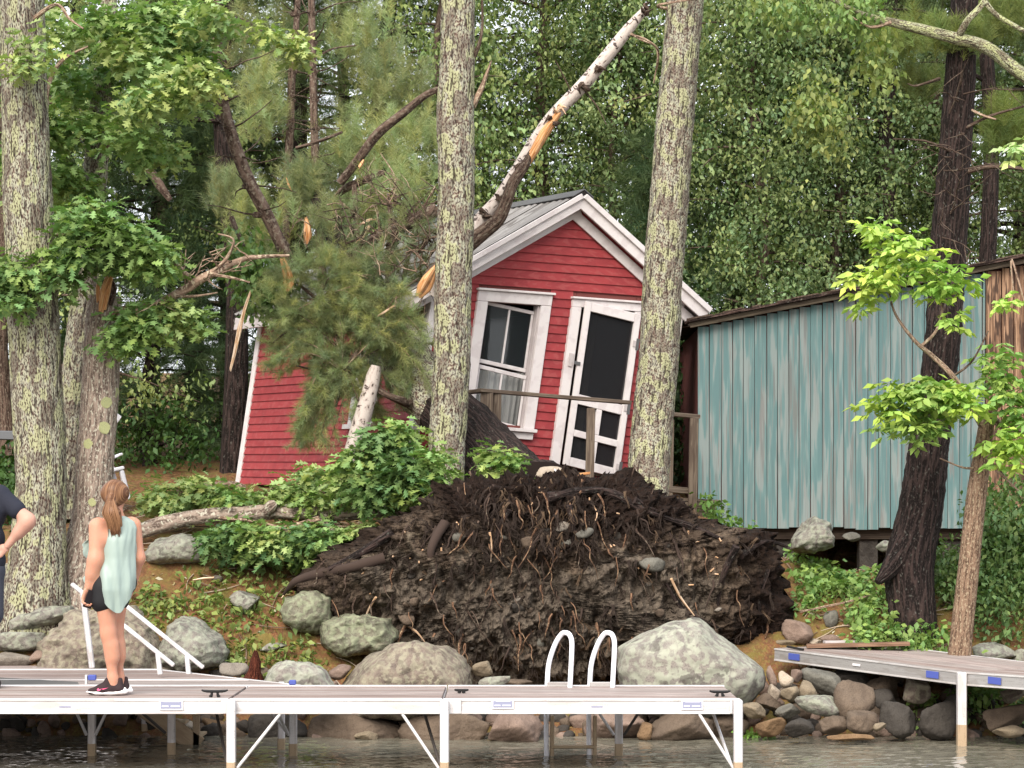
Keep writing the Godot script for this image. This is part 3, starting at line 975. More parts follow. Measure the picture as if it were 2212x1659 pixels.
	for q in [[130, 60], [210, 40], [300, 40], [380, 40], [440, 30], [150, 180], [230, 150], [310, 130], [390, 120], [440, 130], [130, 280], [200, 260], [330, 220], [400, 190], [140, 380], [270, 300], [330, 320], [180, 420], [340, 60], [260, 90], [60, 250], [40, 330]]:
		up.append([q[0] + rr(-12, 12), q[1] + rr(-12, 12), rr(25.4, 26.9), 58, 44, 0.5, 26, [oakc, oakl, oakd, oakc][rng.randi() % 4], 0.8, 1.25])
	bunches(c, "oak", M.leaf, up)
	# a few pale hanging bunches that catch the light
	bunches(c, "oak", M.leaf, [[420, 150, 25.3, 35, 30, 0.2, 12, Color(0.34, 0.42, 0.17), 0.8, 1.1], [455, 180, 25.3, 20, 26, 0.2, 8, Color(0.36, 0.42, 0.18), 0.8, 1.1], [580, 70, 25.6, 26, 24, 0.2, 9, Color(0.32, 0.42, 0.16), 0.8, 1.1], [645, 95, 25.8, 34, 32, 0.2, 14, Color(0.40, 0.45, 0.18), 0.8, 1.1]])
	# the two trunks before the cabin
	var d := near_trunk("lichen_oak", "tall lichen trunk standing before the cabin's left corner and window", [[960, 1150, 26.3, 0.24], [962, 1070, 26.4, 0.20], [966, 950, 26.5, 0.192], [975, 800, 26.5, 0.192], [978, 640, 26.5, 0.188], [984, 480, 26.5, 0.188], [986, 330, 26.5, 0.186], [984, 250, 26.5, 0.196], [988, 150, 26.5, 0.18], [990, 0, 26.5, 0.17], [991, -150, 26.5, 0.165]], M.lichen, Vector2(2.1, 0.25), 30)
	limb(d, [[1020, 130, 26.5, 0.03], [1035, 95, 26.4, 0.02], [1042, 50, 26.4, 0.014], [1040, -20, 26.4, 0.01]], M.twig_dark, "limb", 7)
	limb(d, [[1020, 230, 26.5, 0.04], [1040, 190, 26.5, 0.03], [1062, 130, 26.5, 0.006]], M.twig, "limb", 7)
	var e := near_trunk("lichen_oak", "tall lichen trunk standing beside the cabin's screen door", [[1392, 1130, 26.5, 0.26], [1396, 1080, 26.6, 0.225], [1402, 1000, 26.7, 0.215], [1413, 880, 26.8, 0.212], [1424, 760, 26.8, 0.205], [1432, 600, 26.8, 0.202], [1445, 430, 26.8, 0.198], [1458, 260, 26.8, 0.192], [1470, 120, 26.8, 0.19], [1480, 0, 26.8, 0.19], [1490, -150, 26.8, 0.18]], M.lichen_fine, Vector2(0.15, 1.6), 30)
	limb(e, [[1450, 20, 26.8, 0.02], [1425, 10, 26.6, 0.013], [1560, -10, 26.5, 0.01]], M.twig, "limb", 7)
	limb(e, [[1418, 150, 26.6, 0.012], [1422, 110, 26.4, 0.010], [1400, 88, 26.3, 0.010], [1375, 78, 26.3, 0.012]], M.twig, "dead_twig", 6)
	# the big dark pine at right and its neighbours
	var f := near_trunk("dark_pine", "big dark pine trunk leaning in front of the teal shed, flared foot", [[1978, 1420, 24.9, 0.26], [1972, 1330, 25.0, 0.235], [1966, 1220, 25.1, 0.25], [1990, 1090, 25.2, 0.225], [2006, 960, 25.2, 0.195], [2026, 820, 25.2, 0.182], [2042, 640, 25.2, 0.18], [2056, 430, 25.2, 0.185], [2070, 240, 25.2, 0.165], [2078, 100, 25.2, 0.14], [2086, -60, 25.2, 0.13]], M.pine, Vector2(0.5, 0.6), 28, 0.09)
	limb(f, [[1955, 1170, 25.0, 0.12], [1925, 1225, 24.9, 0.10], [1895, 1258, 24.8, 0.03]], M.pine, "root_flare")
	limb(f, [[2060, 330, 25.1, 0.02], [2000, 305, 24.9, 0.012], [1930, 300, 24.8, 0.006]], M.twig_dark, "dead_limb", 6)
	limb(f, [[2080, 280, 25.1, 0.02], [2140, 250, 24.9, 0.014], [2230, 225, 24.8, 0.01]], M.twig_dark, "dead_limb", 6)
	limb(f, [[2090, 370, 25.1, 0.03], [2150, 360, 25.0, 0.022], [2240, 368, 24.9, 0.018]], M.twig_dark, "dead_limb", 6)
	limb(f, [[2030, 170, 25.1, 0.02], [1980, 185, 25.0, 0.012], [1960, 180, 25.0, 0.004]], M.twig_dark, "dead_limb", 6)
	limb(f, [[2100, 238, 25.0, 0.016], [2120, 248, 24.9, 0.014], [2152, 258, 24.8, 0.008]], M.twig, "dead_limb", 6)
	for k in 14:
		var mb := Mb.new()
		var py := rr(180, 520)
		twigs(mb, at(2065 - (py - 200) * 0.05 + rr(-25, 25), py, 25.0), Vector3(rr(-1, 1), rr(-0.5, 0.5), 0.5), rr(0.3, 0.7), 0.008, 1)
		part("dead_twig", mb, M.twig_dark, f)
	bunches(f, "pine", M.needle, [[2060, 105, 25.0, 90, 34, 0.2, 60, Color(0.21, 0.26, 0.09), 0.9, 1.4], [1940, 105, 26.0, 90, 45, 0.4, 60, Color(0.22, 0.27, 0.09), 0.9, 1.4], [2160, 60, 26.4, 70, 60, 0.4, 90, Color(0.20, 0.25, 0.09), 0.9, 1.4], [2170, 300, 26.4, 60, 70, 0.4, 90, Color(0.21, 0.27, 0.09), 0.9, 1.4], [1990, 200, 26.4, 50, 30, 0.3, 40, Color(0.17, 0.21, 0.08), 0.9, 1.3]], "needles")
	# lichen limb of an oak that stands to the right of the picture
	var hk := thing("lichen_oak", "pale lichen-covered limb crossing the upper right corner", "tree", Vector3(6.9, 0.9, -24.8))
	var mb0 := Mb.new()
	mb0.tube(curve([Vector3(6.9, 0.5, -24.8), Vector3(6.85, 3.4, -24.8), Vector3(6.75, 5.9, -24.8), Vector3(6.8, 8.8, -24.8)], 8), radii([0.34, 0.25, 0.22, 0.16], 8), 20, true, 0.07, nz)
	part("trunk", mb0, M.lichen, hk)
	limb(hk, [[2610, 236, 24.8, 0.13], [2520, 240, 24.8, 0.12], [2400, 235, 24.7, 0.09], [2280, 200, 24.6, 0.075], [2205, 158, 24.6, 0.065], [2130, 102, 24.6, 0.065], [2060, 82, 24.6, 0.06], [1985, 62, 24.6, 0.055], [1925, 48, 24.6, 0.045], [1860, 30, 24.6, 0.03], [1800, 0, 24.6, 0.02], [1760, -20, 24.6, 0.012]], M.limb_lichen, "limb", 14)
	limb(hk, [[2068, 85, 24.6, 0.04], [2090, 45, 24.5, 0.035], [2120, 12, 24.5, 0.032], [2145, -30, 24.5, 0.03]], M.limb_lichen)
	limb(hk, [[2125, 0, 24.5, 0.03], [2150, 30, 24.5, 0.026], [2190, 55, 24.5, 0.024], [2240, 80, 24.5, 0.02]], M.limb_lichen)
	limb(hk, [[1925, 48, 24.5, 0.02], [1880, 58, 24.5, 0.015], [1830, 30, 24.5, 0.006]], M.twig)
	bunches(hk, "broad", M.leaf, [[1850, 20, 24.6, 50, 26, 0.3, 26, Color(0.20, 0.30, 0.10), 0.8, 1.1], [1700, 30, 26.5, 110, 40, 0.5, 60, Color(0.22, 0.30, 0.11), 0.8, 1.1], [1895, 130, 25.0, 30, 60, 0.3, 26, Color(0.26, 0.32, 0.11), 0.8, 1.1], [1760, 240, 26.6, 60, 60, 0.4, 46, Color(0.24, 0.30, 0.11), 0.8, 1.1], [1800, 280, 26.4, 26, 60, 0.3, 22, Color(0.28, 0.34, 0.13), 0.8, 1.1]], "hanging_leaves")
	# sapling with bright leaves at right
	var s := near_trunk("sapling", "slim mottled sapling by the right dock with bright green leaves", [[2072, 1440, 24.0, 0.125], [2076, 1380, 24.0, 0.105], [2092, 1230, 24.0, 0.10], [2108, 1080, 24.0, 0.095], [2122, 980, 24.0, 0.085], [2135, 900, 24.0, 0.07], [2155, 860, 24.0, 0.05]], M.sapling, Vector2(0.2, 0.3), 16, 0.06)
	limb(s, [[2130, 930, 24.0, 0.05], [2100, 880, 23.9, 0.035], [2060, 815, 23.8, 0.028], [2015, 770, 23.8, 0.024], [1975, 735, 23.7, 0.018], [1935, 680, 23.7, 0.012], [1920, 630, 23.7, 0.008]], M.twig)
	limb(s, [[1990, 748, 23.8, 0.018], [2022, 715, 23.7, 0.014], [2035, 670, 23.7, 0.011], [2028, 640, 23.7, 0.006]], M.twig)
	limb(s, [[2060, 812, 23.8, 0.014], [2100, 780, 23.7, 0.010], [2135, 715, 23.7, 0.006]], M.twig_dark)
	limb(s, [[2140, 900, 24.0, 0.04], [2180, 930, 23.9, 0.03], [2240, 940, 23.8, 0.02]], M.twig)
	limb(s, [[2125, 975, 24.0, 0.03], [2150, 1010, 23.8, 0.018], [2200, 1060, 23.7, 0.008]], M.twig)
	limb(s, [[2110, 1010, 24.0, 0.016], [2080, 1010, 23.8, 0.01], [2030, 990, 23.7, 0.006]], M.twig)
	limb(s, [[2190, 640, 23.6, 0.008], [2185, 560, 23.6, 0.010], [2215, 660, 23.6, 0.008]], M.twig)
	var lit := Color(0.36, 0.53, 0.12)
	var lit2 := Color(0.29, 0.44, 0.13)
	var lit3 := Color(0.45, 0.60, 0.15)
	bunches(s, "comp", M.leaf, [[1890, 500, 23.6, 42, 31, 0.2, 10, lit3, 0.9, 1.2], [1960, 545, 23.6, 75, 46, 0.25, 24, lit3, 0.9, 1.2], [1880, 600, 23.6, 70, 36, 0.25, 18, lit3, 0.9, 1.2], [2020, 600, 23.6, 90, 46, 0.25, 28, lit, 0.9, 1.2], [1850, 650, 23.6, 30, 21, 0.15, 4, lit3, 0.9, 1.1], [2060, 690, 23.6, 40, 21, 0.15, 5, lit3, 0.9, 1.1], [1930, 870, 23.6, 60, 49, 0.25, 21, lit, 0.9, 1.2], [2000, 860, 23.6, 80, 59, 0.3, 36, lit2, 0.9, 1.25], [2070, 870, 23.6, 60, 54, 0.3, 24, lit, 0.9, 1.2], [1960, 920, 23.6, 70, 36, 0.25, 18, lit2, 0.9, 1.2], [2160, 800, 23.7, 50, 79, 0.3, 24, lit2, 0.9, 1.2], [2180, 960, 23.6, 50, 66, 0.3, 28, lit, 0.9, 1.2], [2200, 880, 23.6, 40, 54, 0.3, 17, lit2, 0.9, 1.2], [2175, 650, 23.6, 40, 24, 0.2, 5, lit3, 0.9, 1.1], [2200, 330, 23.6, 20, 36, 0.2, 5, Color(0.5, 0.62, 0.3), 0.9, 1.1]])
	var hl := thing("broken_maple_branch", "dark green leaves hanging over the cabin's back eave, left of the pine boughs", "branch", at(560, 560, 28.0))
	limb(hl, [[500, 470, 28.2, 0.03], [530, 540, 28.0, 0.022], [565, 600, 27.9, 0.015], [580, 650, 27.8, 0.006]], M.twig_dark)
	bunches(hl, "broad", M.leaf, [[520, 560, 28.0, 34, 40, 0.25, 26, oakd, 0.9, 1.2], [560, 610, 27.9, 40, 44, 0.25, 36, oakd, 0.9, 1.2], [600, 640, 27.8, 34, 30, 0.2, 22, oakd, 0.9, 1.2], [545, 655, 27.8, 22, 20, 0.2, 8, oakd, 0.8, 1.1]], "leaves")
	# snapped pine poles over the cabin, their tops lost above
	var p := near_trunk("snapped_pine_pole", "bent snapped pine pole hanging down left of the cabin, orange break at its foot", [[629, 592, 27.6, 0.046], [612, 540, 27.6, 0.063], [575, 462, 27.6, 0.070], [535, 385, 27.6, 0.072], [503, 300, 27.6, 0.069], [480, 215, 27.6, 0.064], [468, 130, 27.6, 0.057], [466, 50, 27.6, 0.051], [470, -150, 27.6, 0.037]], M.pine_brown, Vector2(0.1, 0.1), 14)
	splinter("torn_wood", [[610, 560, 27.45, 0.03], [618, 590, 27.45, 0.055], [622, 612, 27.45, 0.06], [622, 626, 27.45, 0.02]], M.raw, p)
	near_trunk("pine_pole", "straight thin pine pole with dark branch rings, left one of the pair above the cabin", [[616, 700, 31.6, 0.06], [618, 450, 31.6, 0.052], [626, 300, 31.6, 0.056], [631, 150, 31.6, 0.052], [640, 60, 31.6, 0.04], [650, -150, 31.6, 0.03]], M.pine_brown, Vector2(0.6, 0.5), 12)
	near_trunk("pine_pole", "straight thin pine pole with dark branch rings, right one of the pair above the cabin", [[702, 720, 31.2, 0.065], [694, 560, 31.2, 0.060], [682, 350, 31.2, 0.056], [677, 200, 31.2, 0.052], [673, 0, 31.2, 0.046], [672, -150, 31.2, 0.04]], M.pine_brown, Vector2(0.9, 0.2), 12)
	for o in get_children():
		if str(o.name).begins_with("pine_pole") or str(o.name).begins_with("snapped_pine_pole"):
			var is_bent := str(o.name).begins_with("snapped")
			for k in 8:
				var py := 30.0 + k * 62
				var px := 0.0
				if is_bent:
					px = 468 + pow(maxf(py - 90, 0) / 450.0, 1.6) * 120
				elif "left one" in str(o.get_meta("label")):
					px = 640 - py * 0.048
				else:
					px = 673 + py * 0.035
				var dd := 27.6 if is_bent else (31.6 if px < 660 else 31.2)
				var mb := Mb.new()
				var q := at(px, py, dd)
				mb.tube(PackedVector3Array([q - Vector3(0, 0.03, 0), q, q + Vector3(0, 0.03, 0)]), PackedFloat32Array([0.05, 0.074, 0.05]), 12, false, 0.2, nz)
				for j in 3:
					twigs(mb, q, Vector3(cos(j * 2.1 + k), rr(-0.2, 0.5), sin(j * 2.1 + k)), rr(0.25, 0.7), 0.012, 0)
				part("branch_ring", mb, M.twig_dark, o)
	# broken birch with a strip of orange wood, and the dark limb beside it
	var bi := near_trunk("broken_birch", "pale broken birch stem leaning over the cabin roof, split orange wood midway", [[940, 640, 28.0, 0.11], [1000, 545, 27.9, 0.095], [1038, 478, 27.9, 0.090], [1075, 432, 27.9, 0.069], [1120, 362, 27.9, 0.065], [1160, 300, 27.9, 0.073], [1195, 250, 27.9, 0.077], [1262, 180, 27.9, 0.076], [1320, 110, 27.9, 0.071], [1360, 60, 27.9, 0.065], [1396, 18, 27.9, 0.043]], M.birch, Vector2(0.2, 0.5), 18, 0.14)
	splinter("split_wood", [[1136, 360, 27.86, 0.035], [1156, 326, 27.83, 0.068], [1182, 280, 27.82, 0.072], [1208, 244, 27.84, 0.03]], M.raw, bi)
	limb(bi, [[1355, 70, 27.9, 0.02], [1385, 85, 27.8, 0.016], [1420, 108, 27.7, 0.012], [1412, 180, 27.7, 0.006]], M.twig, "twig", 6)
	limb(bi, [[1240, 210, 27.9, 0.012], [1225, 180, 27.8, 0.01], [1200, 130, 27.7, 0.006]], M.twig_dark, "twig", 6)
	limb(bi, [[1262, 195, 27.9, 0.012], [1290, 230, 27.8, 0.008], [1310, 270, 27.7, 0.004]], M.twig_dark, "twig", 6)
	for q in [[1120, 372], [1050, 462], [1080, 428], [1190, 262], [1210, 238], [1290, 150], [1265, 188], [1395, 22]]:
		var mb := Mb.new()
		for k in 3:
			var o := at(q[0] + rr(-8, 8), q[1] + rr(-8, 8), 27.82)
			mb.tube(curve([o, o + rdir() * 0.05 + Vector3(0, 0, 0.02), o + rdir() * 0.09], 2), radii([0.03, 0.024, 0.004], 2), 5)
		part("torn_bark", mb, M.twig_dark if rng.randf() < 0.6 else M.raw_pale, bi)
	var dl := thing("dark_broken_limb", "dark bare limb pressed against the underside of the leaning birch, on the roof", "branch", at(1000, 545, 27.6))
	limb(dl, [[930, 600, 27.75, 0.09], [990, 545, 27.75, 0.10], [1040, 505, 27.75, 0.085], [1075, 475, 27.75, 0.075], [1092, 440, 27.75, 0.066], [1108, 395, 27.75, 0.064], [1135, 355, 27.8, 0.05], [1150, 318, 27.85, 0.012]], M.twig_dark, "limb", 14)
	# birch stub before the cabin's side wall
	near_trunk("birch_stub", "white birch stem leaning against the red side wall below the pine boughs", [[735, 1070, 27.3, 0.11], [760, 985, 27.3, 0.10], [775, 930, 27.3, 0.098], [792, 870, 27.3, 0.092], [806, 815, 27.3, 0.08], [812, 790, 27.3, 0.05]], M.birch, Vector2(1.2, 0.1), 16, 0.05)

func splinter(called: String, p: Array, m: Material, parent: Node3D) -> void:
	# torn wood: a bundle of slivers of unequal length
	var mb := Mb.new()
	var big := 0.0
	for q in p:
		big = maxf(big, q[3])
	for k in (5 if big > 0.03 else 3):
		var pts := []
		var rad := []
		var side := Vector3(rr(-1, 1), 0, rr(-0.6, 0.6)) * big * 0.62
		var f0 := rr(0.0, 0.25)
		for j in p.size():
			var q: Array = p[j]
			var w: float = q[3] / maxf(big, 0.001)
			pts.append(at(q[0], q[1] + rr(-4, 4) * (1 if k else 0), q[2]) + side * w + Vector3(rr(-1, 1), 0, 0) * big * 0.12)
			rad.append(maxf(q[3] * (0.62 if k == 0 else rr(0.3, 0.5)), 0.003))
		rad[0] *= 0.6
		mb.tube(curve(pts, 3), radii(rad, 3), 4 if k else 5, true, 0.3, nz, 2.0)
	part(called, mb, m, parent)

func loose_splinter(label: String, p: Array, m: Material) -> void:
	var t := thing("wood_splinter", label, "splinter", at(p[0][0], p[0][1], p[0][2]))
	splinter("torn_wood", p, m, t)

# ---------------------------------------------------------------- the fallen pine
func blob(outline: Array, d: float, thick: float, sd: int, amp: float, nu := 40, nv := 14, back := 1.0) -> Mb:
	# a boulder whose outline was measured, swelling by «thick» in front and behind, with worn facets
	var mb := disc_body(outline, d, thick, thick * back, nu)
	var f := FastNoiseLite.new()
	f.seed = sd
	f.frequency = 1.0
	f.fractal_octaves = 4
	for k in mb.v.size():
		var q := mb.v[k]
		mb.v[k] = q + mb.n[k] * amp * (1.7 * f.get_noise_3d(q.x * 1.7, q.y * 1.7, q.z * 1.7) - 0.5 * absf(f.get_noise_3d(q.x * 2.6 + 9, q.y * 2.6, q.z * 2.6)) + 0.22 * f.get_noise_3d(q.x * 9, q.y * 9, q.z * 9))
	mb.smooth()
	weld(mb)
	return mb

func bank(px: float, py: float) -> float:   # how far off the ground lies that is seen at this pixel
	var d := 23.3
	while d < 29.0:
		if ground_y((px - CX) / F * d, d) >= EYE + (HY - py) / F * d:
			return d
		d += 0.03
	return 26.0

func weld(mb: Mb) -> void:   # one normal where vertices share a place
	var by := {}
	for k in mb.v.size():
		var key := (mb.v[k] * 2000).round()
		by[key] = by.get(key, Vector3.ZERO) + mb.n[k]
	for k in mb.v.size():
		mb.n[k] = (by[(mb.v[k] * 2000).round()] as Vector3).normalized()

func fallen_pine() -> void:
	rng.seed = 909
	var t := thing("fallen_pine", "uprooted pine fallen onto the cabin, wall of black soil and torn roots facing the lake", "tree", at(1150, 1440, 24.6))
	# the root plate: black humus above, stony grey-brown subsoil below
	var ol := [[655, 1262], [700, 1228], [760, 1188], [850, 1132], [925, 1092], [1000, 1062], [1075, 1042], [1135, 1032], [1210, 1038], [1330, 1042], [1385, 1088], [1450, 1120], [1540, 1152], [1610, 1146], [1650, 1158], [1672, 1195], [1680, 1290], [1682, 1335], [1660, 1405], [1560, 1430], [1420, 1445], [1300, 1470], [1150, 1485], [1020, 1478], [950, 1442], [880, 1415], [800, 1395], [725, 1385], [700, 1340], [690, 1290]]
	var mb := disc_body(ol, 25.2, 0.62, 0.6, 210)
	var f := FastNoiseLite.new()
	f.seed = 8
	f.frequency = 1.0
	f.fractal_type = FastNoiseLite.FRACTAL_RIDGED
	f.fractal_octaves = 4
	var g := FastNoiseLite.new()
	g.seed = 9
	g.frequency = 1.0
	g.fractal_octaves = 5
	for k in mb.v.size():
		var q := mb.v[k]
		var nn := mb.n[k]
		var h := 0.24 * g.get_noise_3d(q.x * 1.0, q.y * 1.2, q.z) + 0.16 * f.get_noise_3d(q.x * 1.9, q.y * 1.1, q.z * 1.9) + 0.10 * f.get_noise_3d(q.x * 5.0, q.y * 2.6, q.z * 5.0 + 7) + 0.075 * g.get_noise_3d(q.x * 11, q.y * 8, q.z * 11) + 0.035 * g.get_noise_3d(q.x * 30, q.y * 24, q.z * 30)
		mb.v[k] = q + nn * h + Vector3(0, 0, 0.16 * (q.y - 1.2))
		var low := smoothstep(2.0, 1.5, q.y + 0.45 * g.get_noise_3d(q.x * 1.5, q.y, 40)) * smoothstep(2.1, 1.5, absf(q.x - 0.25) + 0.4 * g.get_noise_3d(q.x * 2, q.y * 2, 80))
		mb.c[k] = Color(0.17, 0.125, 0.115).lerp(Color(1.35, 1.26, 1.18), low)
	mb.smooth()
	var wv := mb.v.duplicate()      # the places in the world, kept before they are moved under the tree
	var wn := mb.n.duplicate()
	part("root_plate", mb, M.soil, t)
	# trunk, over the cabin's near eave, and its broken crown
	var tr := Mb.new()
	stem(tr, [[1165, 1120, 25.9, 0.62], [1105, 1060, 26.6, 0.44], [1040, 975, 27.2, 0.36], [975, 900, 27.6, 0.33], [915, 840, 27.9, 0.32], [875, 780, 28.2, 0.30], [830, 700, 28.6, 0.26], [780, 600, 29.2, 0.2], [730, 510, 30.0, 0.15], [680, 420, 31.0, 0.11]], 30, 9, 0.12)
	part("trunk", tr, M.pine, t)
	var lc := Mb.new()
	lc.uvo = Vector2(0.4, 0.7)
	stem(lc, [[958, 884, 27.68, 0.325], [915, 840, 27.88, 0.335], [875, 780, 28.18, 0.315], [838, 714, 28.52, 0.272]], 30, 9, 0.15, false)
	part("lichen_crust", lc, M.lichen_fine, t)
	# thick roots
	var roots := [
		[[1180, 1075, 24.6, 0.07], [1300, 1060, 24.5, 0.06], [1400, 1105, 24.5, 0.05], [1500, 1140, 24.6, 0.045], [1560, 1165, 24.7, 0.02]],
		[[1370, 1080, 24.7, 0.05], [1450, 1122, 24.6, 0.05], [1520, 1150, 24.6, 0.03]],
		[[830, 1205, 24.7, 0.06], [760, 1225, 24.6, 0.05], [690, 1240, 24.5, 0.045], [640, 1255, 24.5, 0.035], [612, 1285, 24.4, 0.012]],
		[[850, 1150, 24.6, 0.05], [770, 1200, 24.5, 0.04], [710, 1230, 24.5, 0.02]],
		[[1440, 1260, 24.3, 0.02], [1470, 1310, 24.2, 0.025], [1500, 1330, 24.15, 0.02], [1560, 1360, 24.2, 0.012]],
		[[1600, 1200, 24.5, 0.04], [1650, 1170, 24.5, 0.03], [1700, 1180, 24.6, 0.015]],
		[[1590, 1180, 24.5, 0.04], [1560, 1250, 24.4, 0.03], [1550, 1310, 24.4, 0.012]],
		[[960, 1130, 24.5, 0.05], [930, 1190, 24.4, 0.035], [940, 1260, 24.35, 0.014]],
		[[1230, 1090, 24.5, 0.06], [1240, 1150, 24.35, 0.04], [1225, 1210, 24.3, 0.015]],
		[[1100, 1100, 24.5, 0.05], [1075, 1160, 24.4, 0.03], [1090, 1220, 24.3, 0.012]],
		[[1660, 1230, 24.6, 0.03], [1640, 1300, 24.5, 0.025], [1650, 1370, 24.5, 0.01]],
	]
	for q in roots:
		var r := Mb.new()
		for w in q:
			var z := surface(wv, wn, at(w[0], w[1], 24.6))
			if z > -1e8:
				w[2] = -z - w[3] * 0.3
		stem(r, q, 12, 9, 0.55)
		part("root", r, M.pine if rng.randf() < 0.7 else M.root_dark, t)
	for q in [[[812, 1290, 24.3, 0.014], [795, 1320, 24.2, 0.011], [783, 1355, 24.2, 0.004]], [[880, 1352, 24.25, 0.012], [900, 1365, 24.2, 0.010], [920, 1390, 24.2, 0.005]], [[1058, 1150, 24.15, 0.014], [1062, 1180, 24.1, 0.012], [1060, 1215, 24.1, 0.005]], [[1450, 1250, 24.15, 0.016], [1470, 1290, 24.1, 0.013], [1500, 1330, 24.1, 0.006]], [[640, 1262, 24.4, 0.014], [622, 1275, 24.35, 0.010], [608, 1292, 24.3, 0.004]], [[1275, 1080, 24.2, 0.01], [1290, 1110, 24.15, 0.008], [1280, 1135, 24.15, 0.003]]]:
		var r := Mb.new()
		for w in q:
			var z := surface(wv, wn, at(w[0], w[1], 24.6))
			if z > -1e8:
				w[2] = -z - 0.03
		stem(r, q, 6, 4, 0.3)
		part("torn_root", r, M.raw_pale, t)
	# lesser roots that hang and fork from the soil
	for k in 230:
		var j := rng.randi() % wv.size()
		if wn[j].z < 0.1 or wv[j].y < 0.75:
			continue
		var r := Mb.new()
		var o := wv[j]
		var d := Vector3(rr(-0.7, 0.7), -1, rr(0.0, 0.35)).normalized()
		var len := rr(0.10, 0.42)
		var r0 := rr(0.006, 0.016)
		var pts := []
		for w in 5:
			pts.append(o + d * len * w / 4.0 + rdir() * len * 0.07 + Vector3(0, 0, 0.02 + 0.03 * sin(w * 0.8)))
		r.tube(curve(pts, 3), radii([r0, r0 * 0.85, r0 * 0.6, r0 * 0.45, r0 * 0.2], 3), 6, false, 0.2, nz)
		part("root", r, [M.root_dark, M.root, M.root, M.twig_dark][k % 4], t)
	# stones held in the soil
	for k in 34:
		var px := rr(860, 1560)
		var py := rr(1130, 1420)
		var s := rr(0.02, 0.075)
		var r := rock_shape(at(px, py, 24.5), Vector3(s * rr(1, 1.9), s, s), rr(0, 3), 700 + k, 4)
		snap(r, wv, wn, 0.35)
		part("stone", r, [M.rock_brown, M.rock_grey, M.rock_dark, M.rock][k % 4], t)
	# pale wood chips and needles on the rim
	for k in 40:
		var px := rr(760, 1560)
		var edge := 1040.0 + absf(px - 1180) * 0.32
		var r := Mb.new()
		var o := at(px, edge + rr(5, 130), 24.5)
		r.box(Vector3.ZERO, Vector3(rr(0.02, 0.06), 0.012, rr(0.012, 0.02)), 0.003, Basis(rdir(), rr(0, 3)))
		for j in r.v.size():
			r.v[j] += o
		snap(r, wv, wn, 0.0)
		part("wood_chip", r, M.raw_pale, t)
	# fine roots hanging from the soil
	var fm := Mb.new()
	for k in 7:
		var o := Vector3(rr(-0.02, 0.02), 0, rr(-0.01, 0.02))
		var pts := [o, o + Vector3(rr(-0.03, 0.03), -0.06, 0.02), o + Vector3(rr(-0.06, 0.06), -0.13, 0.02), o + Vector3(rr(-0.09, 0.09), -0.2, rr(0, 0.04))]
		fm.tube(curve(pts, 2), radii([0.004, 0.0035, 0.003, 0.0015], 2), 4, false)
	var fmesh := fm.mesh()
	var xf := []
	var cols := []
	for k in 2600:
		var j := rng.randi() % wv.size()
		if wn[j].z < 0.0 or (wv[j].y < 1.75 and rng.randf() < 0.75):
			continue
		var s := rr(0.25, 0.95)
		xf.append(Transform3D(Basis(Vector3.UP, rr(0, TAU)).rotated(Vector3(0, 0, 1), rr(-0.7, 0.7)).scaled(Vector3(s, s, s)), wv[j] + Vector3(0, 0, 0.015)))
		cols.append(Color(0.036, 0.025, 0.020) if rng.randf() < 0.86 else Color(0.12, 0.08, 0.052))
	many("fine_roots", fmesh, M.fibre, xf, cols, t)
	# crown: boughs of needles hanging down before the cabin's side wall
	var b1 := [
		[[800, 640, 28.2, 0.05], [740, 690, 27.7, 0.035], [690, 650, 27.6, 0.025], [640, 610, 27.6, 0.012]],
		[[790, 690, 28.0, 0.05], [720, 720, 27.6, 0.03], [650, 700, 27.5, 0.016], [590, 740, 27.5, 0.008]],
		[[790, 700, 28.0, 0.04], [770, 760, 27.5, 0.03], [740, 800, 27.4, 0.02], [690, 850, 27.4, 0.008]],
		[[800, 700, 28.0, 0.04], [840, 660, 27.6, 0.025], [880, 620, 27.5, 0.015], [905, 600, 27.5, 0.006]],
		[[780, 790, 27.7, 0.03], [700, 800, 27.5, 0.02], [640, 790, 27.4, 0.008]],
		[[770, 800, 27.6, 0.045], [800, 830, 27.4, 0.04], [840, 855, 27.3, 0.035], [880, 870, 27.5, 0.06]],
		[[765, 800, 27.6, 0.03], [740, 830, 27.4, 0.025], [725, 880, 27.4, 0.01]],
		[[800, 640, 28.2, 0.03], [770, 590, 27.8, 0.02], [700, 570, 27.7, 0.008]],
	]
	for q in b1:
		var r := Mb.new()
		stem(r, q, 8, 5, 0.1)
		part("bough", r, M.twig_dark, t)
	var bough := Color(0.37, 0.42, 0.21)
	var boughd := Color(0.27, 0.31, 0.17)
	var hubs := [[800, 690, 28.0], [772, 800, 27.6], [800, 640, 28.2], [720, 720, 27.6], [690, 650, 27.6], [840, 660, 27.6], [740, 800, 27.4]]
	xf = []
	cols = []
	for k in 96:
		var h: Array = hubs[k % hubs.size()]
		var a := rr(0, TAU)
		var m := sqrt(rr(0.12, 1.0))
		var tip := at(755 + 178 * m * cos(a), 735 + 165 * m * sin(a) + 40 * (1 - m), rr(27.2, 27.9))
		if k % 7 == 0:
			tip = at(rr(640, 720), rr(850, 950), rr(27.2, 27.5))
		var o := at(h[0], h[1], h[2])
		if (tip - o).length() > 1.0:
			o = tip + (o - tip).normalized() * 1.0
		var c := curve([o, o.lerp(tip, 0.55) + Vector3(rr(-0.06, 0.06), 0.08, 0.05), tip + Vector3(0, -0.04, 0)], 6)
		var r := Mb.new()
		r.tube(c, radii([0.010, 0.007, 0.003], 6), 5, false)
		part("bough", r, M.twig if k % 3 else M.twig_dark, t)
